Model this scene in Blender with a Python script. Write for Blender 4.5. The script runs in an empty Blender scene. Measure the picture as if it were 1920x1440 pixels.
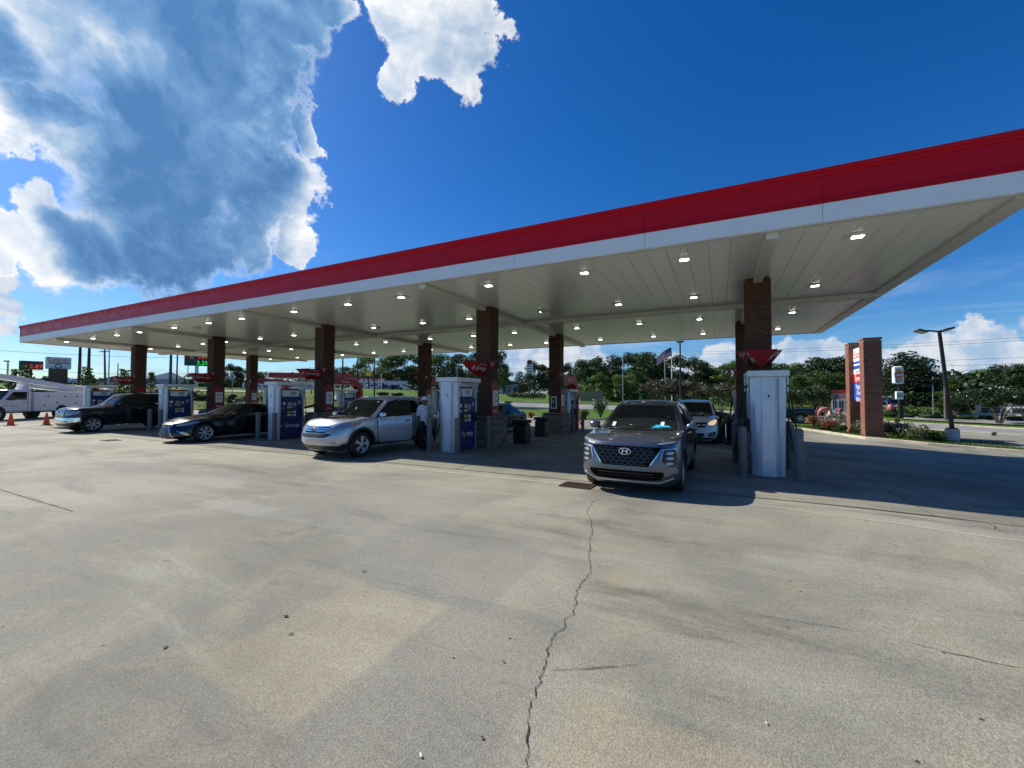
import bpy, bmesh, math, random
from math import sin, cos, tan, atan, atan2, pi, radians, sqrt, hypot
from mathutils import Vector, Matrix
from mathutils.bvhtree import BVHTree
from mathutils.geometry import delaunay_2d_cdt
random.seed(7)
SC = bpy.context.scene
COL = SC.collection

# ---------------------------------------------------------------- camera
F = 782.305; YAW = radians(-26.4014); PITCH = radians(1.7215); ROLL = radians(0.1321); CAMH = 1.65
fw = Vector((sin(YAW)*cos(PITCH), cos(YAW)*cos(PITCH), sin(PITCH)))
rt0 = Vector((cos(YAW), -sin(YAW), 0)); up0 = rt0.cross(fw)
rt = rt0*cos(ROLL)+up0*sin(ROLL); up = -rt0*sin(ROLL)+up0*cos(ROLL)
cd = bpy.data.cameras.new('camera'); cam = bpy.data.objects.new('camera', cd); COL.objects.link(cam)
cd.sensor_width = 36; cd.sensor_fit = 'HORIZONTAL'; cd.lens = F/1920*36; cd.clip_start = 0.05; cd.clip_end = 4000
M = Matrix((rt, up, -fw)).transposed().to_4x4(); M.translation = (0, 0, CAMH)
cam.matrix_world = M
SC.camera = cam

# ---------------------------------------------------------------- light and sky
SUN_EL = radians(42); SUN_AZ = radians(-88.2)      # azimuth from +Y towards +X
sd = Vector((sin(SUN_AZ)*cos(SUN_EL), cos(SUN_AZ)*cos(SUN_EL), sin(SUN_EL)))
sl = bpy.data.lights.new('sun', 'SUN'); sl.energy = 5.0; sl.angle = radians(0.53); sl.color = (1, 0.945, 0.83)
so = bpy.data.objects.new('sun', sl); COL.objects.link(so); so.rotation_euler = sd.to_track_quat('Z', 'Y').to_euler(); so.location = (-20, 5, 30)
vs = SC.view_settings; vs.view_transform = 'Standard'; vs.look = 'None'; vs.gamma = 1; vs.use_curve_mapping = False; vs.exposure = 0.38
SC.cycles.max_bounces = 8; SC.cycles.diffuse_bounces = 3; SC.cycles.glossy_bounces = 3

def raydir(x, y):
    return (fw*F+rt*(x-960)-up*(y-720)).normalized()
W = bpy.data.worlds.new('World'); SC.world = W; W.use_nodes = True
wn = W.node_tree; wn.nodes.clear()
class NT:
    """tiny node-graph helper"""
    def __init__(s, nt): s.nt = nt
    def n(s, t, **k):
        nd = s.nt.nodes.new(t)
        for a, b in k.items():
            if a == 'inp':
                for i, v in b.items():
                    if isinstance(v, bpy.types.NodeSocket): s.nt.links.new(v, nd.inputs[i])
                    else: nd.inputs[i].default_value = v
            else: setattr(nd, a, b)
        return nd
    def m(s, op, a, b=0.0, c=None, clamp=False):
        d = {0: a, 1: b}
        if c is not None: d[2] = c
        return s.n('ShaderNodeMath', operation=op, use_clamp=clamp, inp=d).outputs[0]
    def v(s, op, a, b=(0, 0, 0)):
        nd = s.n('ShaderNodeVectorMath', operation=op, inp={0: a, 1: b})
        return nd.outputs[1] if op in ('DOT_PRODUCT', 'LENGTH') else nd.outputs[0]
    def scale(s, a, f):
        nd = s.n('ShaderNodeVectorMath', operation='SCALE', inp={0: a}); nd.inputs['Scale'].default_value = f; return nd.outputs[0]
    def rng(s, x, a, b, c=0.0, d=1.0, smooth=True):
        nd = s.n('ShaderNodeMapRange', interpolation_type='SMOOTHSTEP' if smooth else 'LINEAR', inp={0: x, 1: a, 2: b, 3: c, 4: d}); return nd.outputs[0]
    def noise(s, vec, sc, det=4, rough=.5, dist=0.0, out=0):
        return s.n('ShaderNodeTexNoise', inp={'Vector': vec, 'Scale': sc, 'Detail': det, 'Roughness': rough, 'Distortion': dist}).outputs[out]
    def mix(s, f, a, b, bt='MIX'):
        nd = s.n('ShaderNodeMix', data_type='RGBA', blend_type=bt)
        for i, v in ((0, f), (6, a), (7, b)):
            if isinstance(v, bpy.types.NodeSocket): s.nt.links.new(v, nd.inputs[i])
            else: nd.inputs[i].default_value = (*v, 1) if (i > 0 and len(v) == 3) else v
        return nd.outputs[2]
g = NT(wn)
geo = g.n('ShaderNodeTexCoord').outputs['Generated']
sky = g.n('ShaderNodeTexSky', sky_type='NISHITA', sun_disc=False)
sky.sun_elevation = SUN_EL; sky.sun_rotation = SUN_AZ % (2*pi); sky.altitude = 200; sky.air_density = 1.0; sky.dust_density = 0.6; sky.ozone_density = 2.5
skyc = g.n('ShaderNodeHueSaturation', inp={'Saturation': 1.42, 'Value': 1.0, 'Color': sky.outputs[0]}).outputs[0]
skyc = g.mix(1.0, skyc, (0.66, 0.90, 1.18), 'MULTIPLY')
sep = g.n('ShaderNodeSeparateXYZ', inp={0: geo}).outputs
# cloud field: round masks about fixed sky directions, broken up by fractal noise
def centred(n, k): return g.scale(g.v('SUBTRACT', n, (.5, .5, .5)), k)
wdir = g.v('NORMALIZE', g.v('ADD', geo, centred(g.noise(geo, 2.6, 4, .55, out=1), .20)))
wdir = g.v('NORMALIZE', g.v('ADD', wdir, centred(g.noise(geo, 9, 9, .66, out=1), .14)))
def blobs(lst, vec, a=1.22, b=.62, mode='MAXIMUM'):
    acc = None
    for x, y, r in lst:
        c = raydir(x, y); ca = c.dot(fw)
        R = atan(r/F*ca**1.5)
        t = g.rng(g.v('DOT_PRODUCT', vec, tuple(c)), cos(R*a), cos(R*b))
        acc = t if acc is None else g.m(mode, acc, t)
    return acc
A = [(330,90,230),(510,50,125),(120,50,190),(470,200,105),(450,330,110),(330,330,180),(210,230,150),(300,440,110),(170,460,105),
     (400,450,75),(578,275,42),(545,360,60),(60,450,60),(20,500,60),(520,440,40),(10,240,60),(60,200,90),(95,380,50),(600,40,60),(-120,120,220),(-60,520,90),(200,-200,300),(460,-160,200)]
B = [(790,40,106),(872,85,64),(735,45,80),(700,10,52),(790,120,74),(855,168,48),(765,182,42),(905,35,45),(800,-90,120)]
LOW = [(1868,652,46),(1815,670,42),(1915,662,50),(1760,678,42),(1705,664,36),(1350,668,46),(1310,688,40),(1500,672,50),(1560,680,46),(1440,684,42),(1040,668,56),(1100,672,50),(1880,694,62),(1600,668,36),(1250,680,40),(30,560,50),(90,600,40),(1650,668,45),(960,690,60),
       (2100,640,120),(2300,500,160),(-400,560,200)]
DARK = [(330,350,190),(300,450,110),(450,180,130),(520,40,120),(215,220,120),(400,40,130),(90,210,50),(500,330,70),(330,480,110),(200,330,90),(200,-200,280),(150,470,70),(560,150,90),(590,60,80),(540,250,60),(30,110,70)]
mA = g.m('MAXIMUM', blobs(A, wdir), blobs(B, wdir))
nz = g.noise(geo, 6.0, 12, .60, .3)
nzf = g.noise(geo, 30, 8, .65, .4)
bil = g.m('ABSOLUTE', g.m('SUBTRACT', g.noise(geo, 12, 8, .6, .2), .5))
dens = g.m('ADD', mA, g.m('MULTIPLY', g.m('SUBTRACT', nz, .5), 1.15))
dens = g.m('ADD', dens, g.m('MULTIPLY', g.m('SUBTRACT', nzf, .5), .45))
dens = g.m('SUBTRACT', dens, g.m('MULTIPLY', bil, .8))
aA = g.m('POWER', g.rng(dens, .22, .80), 1.5)
mL = blobs(LOW, wdir, 1.3, .3)
flat = g.v('MULTIPLY', geo, (1, 1, 3.2))
nl = g.noise(flat, 9, 9, .6, .2)
dl = g.m('ADD', mL, g.m('MULTIPLY', g.m('SUBTRACT', nl, .5), 1.7))
aL = g.m('MULTIPLY', g.rng(dl, .35, .75), .92)
nv = g.noise(g.v('MULTIPLY', geo, (1, 1, 7)), 3.2, 9, .62, .6)
veil = g.m('MULTIPLY', g.rng(nv, .44, .74), g.m('MULTIPLY', g.rng(sep[2], .34, .06), .6))
# shading of the clouds: thick cores grey blue, rims white
wd2 = g.v('NORMALIZE', g.v('ADD', geo, centred(g.noise(geo, 5, 5, .55, out=1), .16)))
core = blobs(DARK, wd2, 1.5, .15)
shadn = g.noise(geo, 4.2, 8, .58, .7); sh2 = g.noise(geo, 14, 9, .6, .6)
rel = g.m('ADD', g.m('MULTIPLY', g.m('SUBTRACT', shadn, .5), 1.5), g.m('MULTIPLY', g.m('SUBTRACT', sh2, .5), .75))
edge_ = g.rng(dens, .45, 1.0, .0, 1.0)
thick = g.m('ADD', g.m('MULTIPLY', g.m('MULTIPLY', core, g.m('MULTIPLY_ADD', edge_, .55, .45)), .72), g.m('MULTIPLY', rel, .95))
thick = g.m('ADD', thick, g.m('MULTIPLY_ADD', edge_, .16, .05), clamp=True)
cr_ = g.n('ShaderNodeValToRGB', inp={0: thick}); el = cr_.color_ramp.elements
K = 8.6
el[0].position = 0.04; el[0].color = (1.0, 1.0, 1.0, 1); el[1].position = .98; el[1].color = (.085, .215, .46, 1)
for pos, c in ((.24, (.66, .74, .85)), (.46, (.36, .50, .70)), (.70, (.17, .34, .60))):
    e = el.new(pos); e.color = (*c, 1)
glow = g.rng(g.v('DOT_PRODUCT', geo, tuple(sd)), .45, 1.0, .86*K, 1.25*K)
ccol = g.n('ShaderNodeVectorMath', operation='SCALE', inp={0: cr_.outputs[0], 3: glow}).outputs[0]
lowc = g.mix(g.rng(g.noise(geo, 22, 7, .6, .3), .35, .65), (0.42*K, 0.58*K, 0.82*K), (0.84*K, 0.88*K, 0.94*K))
c1 = g.mix(veil, skyc, (0.52*K, 0.70*K, 0.92*K))
c2 = g.mix(aL, c1, lowc)
c3 = g.mix(aA, c2, ccol)
bg = g.n('ShaderNodeBackground', inp={'Color': c3, 'Strength': 0.081})
wn.links.new(bg.outputs[0], g.n('ShaderNodeOutputWorld').inputs[0])

# ---------------------------------------------------------------- terrain
RNG = [0, 8, 13, 19, 25, 32, 40, 50, 65, 90, 150, 1500]
TAB = {0:   [0,0,0,0,0,0,0,-.02,2.2,3.4,4.4,8],
       250: [0,0,0,0,0,0,0,.2,2.3,3.4,4.4,8],
       450: [0,0,0,0,-.05,-.05,0,.5,2.2,3.2,4,7],
       650: [0,0,0,-.05,-.1,-.1,.15,.8,2.2,3.3,4,7],
       1000:[0,0,0,-.12,-.2,-.2,0,.4,1.1,1.9,2.5,5],
       1350:[0,0,0,-.2,-.4,-.45,-.4,-.2,.2,1,2,5],
       1600:[0,0,-.05,-.3,-.5,-.6,-.65,-.7,-.6,-.3,.5,4],
       1920:[0,-.03,-.15,-.45,-.72,-.75,-.8,-.8,-.7,-.3,.5,4]}
AZS = sorted((YAW+atan((k-960)/F), v) for k, v in TAB.items())
def sst(t): t = min(1, max(0, t)); return t*t*(3-2*t)
def T(x, y):
    r = min(1499, hypot(x, y)); az = atan2(x, y)
    i = 0
    while r > RNG[i+1]: i += 1
    u = (r-RNG[i])/(RNG[i+1]-RNG[i])
    def col(v): return v[i]+(v[i+1]-v[i])*u
    if az <= AZS[0][0]:
        if az < -2.2: return 0 if r < 50 else col(AZS[0][1])*max(0, 1-(-2.2-az)*3)
        return col(AZS[0][1])
    if az >= AZS[-1][0]: return col(AZS[-1][1])*(1 if az < 1.6 else max(0, 1-(az-1.6)*2))
    j = 0
    while az > AZS[j+1][0]: j += 1
    w = sst((az-AZS[j][0])/(AZS[j+1][0]-AZS[j][0]))
    return col(AZS[j][1])*(1-w)+col(AZS[j+1][1])*w
def gnd(px, py, z=0):
    """point of the terrain seen at (px, py) of the photograph"""
    d = raydir(px, py); t = 1.0
    for k in range(4000):
        p = Vector((0, 0, CAMH))+d*t
        if p.z <= T(p.x, p.y)+z: break
        t += 0.02+t*0.002
    return Vector((p.x, p.y, T(p.x, p.y)))
def pr(px, r):
    az = YAW+atan((px-960)/F); x, y = r*sin(az), r*cos(az)
    return Vector((x, y, T(x, y)))
def mpp(p):
    """metres per photograph pixel at a point"""
    return (Vector(p)-Vector((0, 0, CAMH))).dot(fw)/F
def zat(p, py):
    """height seen at row py above/below ground point p"""
    d = (Vector((p[0], p[1], 0))); f = d.dot(fw)
    for _ in range(3):
        f = (Vector((p[0], p[1], 0))).dot(fw)+(0)
    # solve row(z)=py
    lo, hi = -20, 80
    for _ in range(40):
        m = (lo+hi)/2; q = Vector((p[0], p[1], m-CAMH)); yy = 720-F*q.dot(up)/q.dot(fw)
        if yy > py: lo = m
        else: hi = m
    return lo

# ---------------------------------------------------------------- materials
MATS = {}
def mat(name, col=(.5,.5,.5), rough=.6, metal=0.0, spec=.5, coat=0.0, emit=None, es=1.0, alpha=1.0, var=0.0, vs_=8.0, bump=0.0, bs=60.0, sub=None, trans=0.0):
    if name in MATS: return MATS[name]
    m = bpy.data.materials.new(name); m.use_nodes = True; nt = m.node_tree; h = NT(nt)
    b = nt.nodes['Principled BSDF']; I = b.inputs
    I['Base Color'].default_value = (*col, 1); I['Roughness'].default_value = rough; I['Metallic'].default_value = metal
    I['Specular IOR Level'].default_value = spec; I['Coat Weight'].default_value = coat; I['Coat Roughness'].default_value = .03
    I['Transmission Weight'].default_value = trans
    if emit: I['Emission Color'].default_value = (*emit, 1); I['Emission Strength'].default_value = es
    tc = h.n('ShaderNodeTexCoord').outputs['Object']
    if var:
        nz_ = h.noise(tc, vs_, 6, .6)
        c = h.mix(h.rng(nz_, .3, .7), tuple(x*(1-var) for x in col), tuple(min(1, x*(1+var)) for x in col))
        nt.links.new(c, I['Base Color'])
        r = h.rng(h.noise(tc, vs_*2.3, 4), .3, .7, max(.02, rough-.08), min(1, rough+.1)); nt.links.new(r, I['Roughness'])
    if bump:
        bn = h.n('ShaderNodeBump', inp={'Height': h.noise(tc, bs, 4, .6), 'Strength': bump, 'Distance': .02}); nt.links.new(bn.outputs[0], I['Normal'])
    MATS[name] = m; return m

def m_concrete(name, kind):
    m = bpy.data.materials.new(name); m.use_nodes = True; nt = m.node_tree; h = NT(nt); I = nt.nodes['Principled BSDF'].inputs
    P = h.n('ShaderNodeNewGeometry').outputs['Position']; s = h.n('ShaderNodeSeparateXYZ', inp={0: P}).outputs
    big = h.noise(P, .28, 6, .62, .5); mid = h.noise(P, 1.3, 8, .66, .8); fine = h.noise(P, 24, 5, .7); grain = h.noise(P, 85, 3, .7)
    strk = h.noise(h.v('MULTIPLY', P, (.35, 1.6, 1)), 1.0, 7, .65, .6)
    if kind == 'old': ca, cb, cc_ = (.312,.295,.232), (.182,.176,.146), (.325,.280,.190)
    elif kind == 'pad': ca, cb, cc_ = (.29,.275,.215), (.15,.145,.115), (.25,.22,.155)
    else: ca, cb, cc_ = (.30,.29,.27), (.22,.215,.205), (.28,.26,.22)
    c = h.mix(h.rng(big, .36, .64), ca, cb)
    c = h.mix(h.m('MULTIPLY', h.rng(mid, .48, .72), .55), c, cc_)
    c = h.mix(h.m('MULTIPLY', h.rng(strk, .5, .72), .6), c, (.35,.34,.275) if kind == 'old' else ca)
    c = h.mix(h.m('MULTIPLY', h.rng(strk, .47, .27), .75), c, (.105,.102,.085))
    if kind == 'old':
        # rectangular repair pours with slightly different tone (x0,x1,y0,y1,colour,amount)
        for x0, x1, y0, y1, cl, am in ((-1.9,-.92,1.2,3.0,(.15,.148,.14),.30),(-2.9,-1.9,1.4,2.75,(.40,.32,.18),.20),(-3.6,-1.6,2.75,4.6,(.18,.178,.17),.32),
                                      (-6.6,-3.2,3.6,6.2,(.19,.19,.18),.30),(-12.5,-8.2,3.1,5.6,(.20,.198,.185),.28),(-7.2,-5.7,3.55,4.05,(.42,.40,.35),.22),(-.7,2.6,.9,2.3,(.36,.29,.17),.28),(2.2,9,2.0,5.8,(.19,.19,.175),.25),(-20,-9,6.2,7.5,(.36,.33,.27),.3)):
            k = h.m('MULTIPLY', h.m('MULTIPLY', h.rng(h.m('ADD', s[0], h.m('MULTIPLY', mid, .12)), x0, x0+.06), h.rng(s[0], x1, x1-.07)), h.m('MULTIPLY', h.rng(s[1], y0, y0+.05), h.rng(s[1], y1, y1-.06)))
            c = h.mix(h.m('MULTIPLY', k, am), c, cl)
        # rust-orange wash
        c = h.mix(h.m('MULTIPLY', h.rng(h.noise(P, .8, 5, .6, 1.0), .60, .78), .32), c, (.40,.28,.15))
    # oil spots and dark scuffs
    sp = h.n('ShaderNodeTexVoronoi', inp={'Vector': h.v('ADD', P, h.scale(h.noise(P, 9, 3, .6, out=1), .1)), 'Scale': 1.6}).outputs['Distance']
    c = h.mix(h.m('MULTIPLY', h.rng(sp, .085, .03), .5), c, (.07,.068,.06))
    sp2 = h.n('ShaderNodeTexVoronoi', inp={'Vector': P, 'Scale': 5.5}).outputs['Distance']
    c = h.mix(h.m('MULTIPLY', h.rng(sp2, .07, .05), h.rng(mid, .5, .56)), c, (.045,.045,.045))
    # tyre and drip stains along the pump lanes
    lane = h.m('ABSOLUTE', h.m('SUBTRACT', h.m('FRACT', h.m('DIVIDE', h.m('ADD', s[0], 98.5), 8.09)), .5))
    st = h.m('MULTIPLY', h.m('MULTIPLY', h.rng(lane, .30, .12), h.rng(s[1], 7.6, 10)), h.rng(h.noise(h.v('MULTIPLY', P, (1, .4, 1)), 2, 6, .6), .42, .7))
    c = h.mix(h.m('MULTIPLY', st, .5), c, (.10,.098,.09))
    gr = h.rng(grain, .3, .72, .60, 1.40, False); c = h.n('ShaderNodeVectorMath', operation='SCALE', inp={0: c, 3: gr}).outputs[0]
    gf = h.rng(fine, .3, .7, .84, 1.15, False); c = h.n('ShaderNodeVectorMath', operation='SCALE', inp={0: c, 3: gf}).outputs[0]
    nt.links.new(c, I['Base Color']); I['Roughness'].default_value = .82; I['Specular IOR Level'].default_value = .35
    hgt = h.m('ADD', h.m('MULTIPLY', fine, .5), h.m('MULTIPLY', grain, .9))
    bn = h.n('ShaderNodeBump', inp={'Height': hgt, 'Strength': .55 if kind == 'old' else .3, 'Distance': .012}); nt.links.new(bn.outputs[0], I['Normal'])
    return m
def m_grass(name, a=(.045,.10,.012), b=(.09,.16,.022), c_=(.16,.14,.05)):
    m = bpy.data.materials.new(name); m.use_nodes = True; nt = m.node_tree; h = NT(nt); I = nt.nodes['Principled BSDF'].inputs
    P = h.n('ShaderNodeNewGeometry').outputs['Position']
    c = h.mix(h.rng(h.noise(P, .35, 6, .65), .35, .65), a, b)
    c = h.mix(h.m('MULTIPLY', h.rng(h.noise(P, .12, 5, .6), .5, .72), .7), c, c_)
    c = h.mix(h.m('MULTIPLY', h.rng(h.noise(P, 9, 4, .7), .35, .65), .45), c, tuple(x*.45 for x in a))
    nt.links.new(c, I['Base Color']); I['Roughness'].default_value = .9; I['Specular IOR Level'].default_value = .15
    bn = h.n('ShaderNodeBump', inp={'Height': h.noise(P, 14, 5, .7), 'Strength': .8, 'Distance': .12}); nt.links.new(bn.outputs[0], I['Normal'])
    return m
def m_leaf(name, a, b, sc=.9, tr=.35):
    m = bpy.data.materials.new(name); m.use_nodes = True; nt = m.node_tree; h = NT(nt)
    I = nt.nodes['Principled BSDF'].inputs
    tc = h.n('ShaderNodeTexCoord').outputs['Object']; oi = h.n('ShaderNodeObjectInfo').outputs['Random']
    gi = h.n('ShaderNodeNewGeometry').outputs['Random Per Island']
    f = h.m('ADD', h.rng(h.noise(tc, sc, 4, .6), .3, .7), h.m('MULTIPLY', h.m('SUBTRACT', gi, .5), .7), clamp=True)
    c = h.mix(f, a, b); v = h.rng(oi, 0, 1, .72, 1.28, False)
    c = h.n('ShaderNodeVectorMath', operation='SCALE', inp={0: c, 3: v}).outputs[0]
    nt.links.new(c, I['Base Color']); I['Roughness'].default_value = .55; I['Specular IOR Level'].default_value = .3
    t = h.n('ShaderNodeBsdfTranslucent', inp={'Color': c}); mx = h.n('ShaderNodeMixShader', inp={0: tr, 1: nt.nodes['Principled BSDF'].outputs[0], 2: t.outputs[0]})
    nt.links.new(mx.outputs[0], nt.nodes['Material Output'].inputs[0]); return m
def m_brick(name, a, b, c2, sc=1.0):
    m = bpy.data.materials.new(name); m.use_nodes = True; nt = m.node_tree; h = NT(nt); I = nt.nodes['Principled BSDF'].inputs
    P = h.n('ShaderNodeNewGeometry'); oi = h.n('ShaderNodeObjectInfo').outputs['Random']
    r = h.m('FRACT', h.m('ADD', P.outputs['Random Per Island'], h.m('MULTIPLY', oi, 7.31)))
    c = h.mix(r, a, b); c = h.mix(h.rng(r, .82, .95), c, c2)
    n_ = h.noise(P.outputs['Position'], 40*sc, 5, .65); c = h.n('ShaderNodeVectorMath', operation='SCALE', inp={0: c, 3: h.rng(n_, .3, .7, .72, 1.25, False)}).outputs[0]
    nt.links.new(c, I['Base Color']); I['Roughness'].default_value = .85
    bn = h.n('ShaderNodeBump', inp={'Height': n_, 'Strength': .5, 'Distance': .006}); nt.links.new(bn.outputs[0], I['Normal'])
    return m
def paint(name, col, metal=.55, rough=.28, coat=1.0):
    m = mat(name, col, rough, metal, .5, coat); return m
m_white = mat('white_enamel', (.78,.78,.76), .35, var=.04)
m_fasc_w = mat('white_fascia_panel', (.80,.82,.84), .38, spec=.4, var=.03, vs_=1.5)
m_fasc_r = mat('red_fascia_panel', (.58,.005,.016), .42, spec=.22, var=.06, vs_=1.2)
m_fasc_refl = mat('reflection_red_fascia_band', (.52,.004,.012), .40, spec=.25)  # reflection along the lower fascia, put into the band's own red
m_soffit = mat('soffit_metal', (.84,.84,.79), .24, spec=.5)
m_beamw = mat('beam_enamel', (.68,.65,.58), .4, var=.05, vs_=2)
m_brk = m_brick('dark_column_brick', (.080,.040,.027), (.135,.060,.038), (.05,.034,.028))
m_brk2 = m_brick('red_sign_brick', (.23,.095,.062), (.31,.135,.088), (.15,.075,.058))
m_mort = mat('mortar', (.065,.05,.04), .9, var=.1, vs_=20)
m_stone = m_brick('ledge_stone', (.20,.165,.125), (.33,.28,.22), (.12,.11,.10), .5)
m_red = mat('red_plastic', (.36,.010,.013), .35, var=.05)
m_redd = mat('dark_red_plastic', (.28,.010,.012), .4, var=.08)
m_txtw = mat('white_lettering', (.82,.82,.82), .5)
m_txtk = mat('black_lettering', (.02,.02,.02), .5)
m_txtr = mat('red_lettering', (.55,.02,.02), .5)
m_silver = mat('silver_cladding', (.34,.38,.46), .36, .35, var=.06, vs_=4)
m_silverl = mat('pale_silver_cladding', (.60,.66,.76), .36, .35, var=.03, vs_=3)
m_blue = mat('blue_pump_cladding', (.006,.022,.15), .32, var=.1)
m_black = mat('black_rubber', (.012,.012,.013), .55)
m_blackp = mat('black_plastic', (.022,.022,.024), .4)
m_grey = mat('bollard_grey', (.155,.15,.13), .6, var=.12, vs_=6, bump=.2)
m_steel = mat('steel', (.45,.45,.46), .35, .9)
m_chrome = mat('chrome', (.82,.83,.85), .08, 1.0)
m_alloy = mat('alloy_rim', (.70,.71,.73), .30, .6)
m_glass = mat('dark_car_glass', (.008,.011,.013), .04, 0, .45, .1)
m_glassm = mat('tinted_windscreen', (.010,.014,.014), .04, 0, .35, .0)
m_lamp = mat('clear_lamp_lens', (.34,.36,.38), .08, .2, .8, .9); m_lampw = mat('bright_lamp_lens', (.30,.33,.36), .06, .3, .8, 1.0)
m_amber = mat('amber_lens', (.75,.20,.03), .2, 0, .6, .6)
m_taill = mat('red_tail_lens', (.45,.01,.01), .15, 0, .6, .8)
m_yellow = mat('yellow_plastic', (.75,.50,.04), .4)
m_lens = mat('lit_lamp_lens', (.9,.9,.85), .3, emit=(1.0,.96,.86), es=7.0)
m_wood = mat('weathered_wood', (.30,.22,.15), .8, var=.2, vs_=3)
m_pole = mat('bronze_pole', (.035,.028,.026), .45, .3, var=.15)
m_timb = mat('timber_pole', (.11,.085,.065), .85, var=.2)
m_conc_f = mat('cast_concrete', (.52,.50,.44), .85, var=.12, vs_=5, bump=.3)
m_skin = mat('skin', (.20,.10,.065), .55); m_tee = mat('white_cotton', (.78,.78,.80), .85, var=.05, vs_=9); m_dark = mat('black_denim', (.02,.021,.026), .85)
m_olive = mat('olive_cotton', (.085,.08,.045), .9, var=.15)
m_cone = mat('orange_cone', (.85,.11,.02), .5)
m_bark = mat('bark', (.10,.075,.055), .9, var=.25, vs_=5)
m_rust = mat('rusty_iron', (.055,.032,.022), .75, .2, var=.3, vs_=14)
m_fabric = mat('black_silt_fabric', (.018,.018,.018), .8)
m_lf1 = m_leaf('leaf_green', (.020,.055,.009), (.070,.125,.020), tr=.32)
m_lf2 = m_leaf('leaf_dark', (.009,.027,.007), (.030,.064,.014), tr=.25)
m_lf3 = m_leaf('leaf_bright', (.035,.080,.012), (.095,.155,.025), tr=.3)
m_lf4 = m_leaf('leaf_bronze', (.030,.032,.015), (.066,.056,.032), tr=.25)
m_lfr = m_leaf('leaf_rust', (.26,.08,.035), (.34,.17,.08), 3)
m_lfo = m_leaf('leaf_olive', (.06,.085,.025), (.17,.17,.09), 3)
m_flow = mat('white_blossom', (.78,.78,.74), .7)
m_flowr = mat('crimson_blossom', (.42,.05,.06), .7)
m_con_old = m_concrete('old_forecourt_concrete', 'old'); m_con_pad = m_concrete('pump_pad_concrete', 'pad'); m_road = m_concrete('road_concrete', 'road')
m_gr = m_grass('lawn_grass', (.065,.145,.015), (.11,.20,.028), (.17,.17,.05)); m_gr2 = m_grass('rough_bank_grass', (.07,.11,.02), (.15,.16,.04), (.30,.20,.09))

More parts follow.
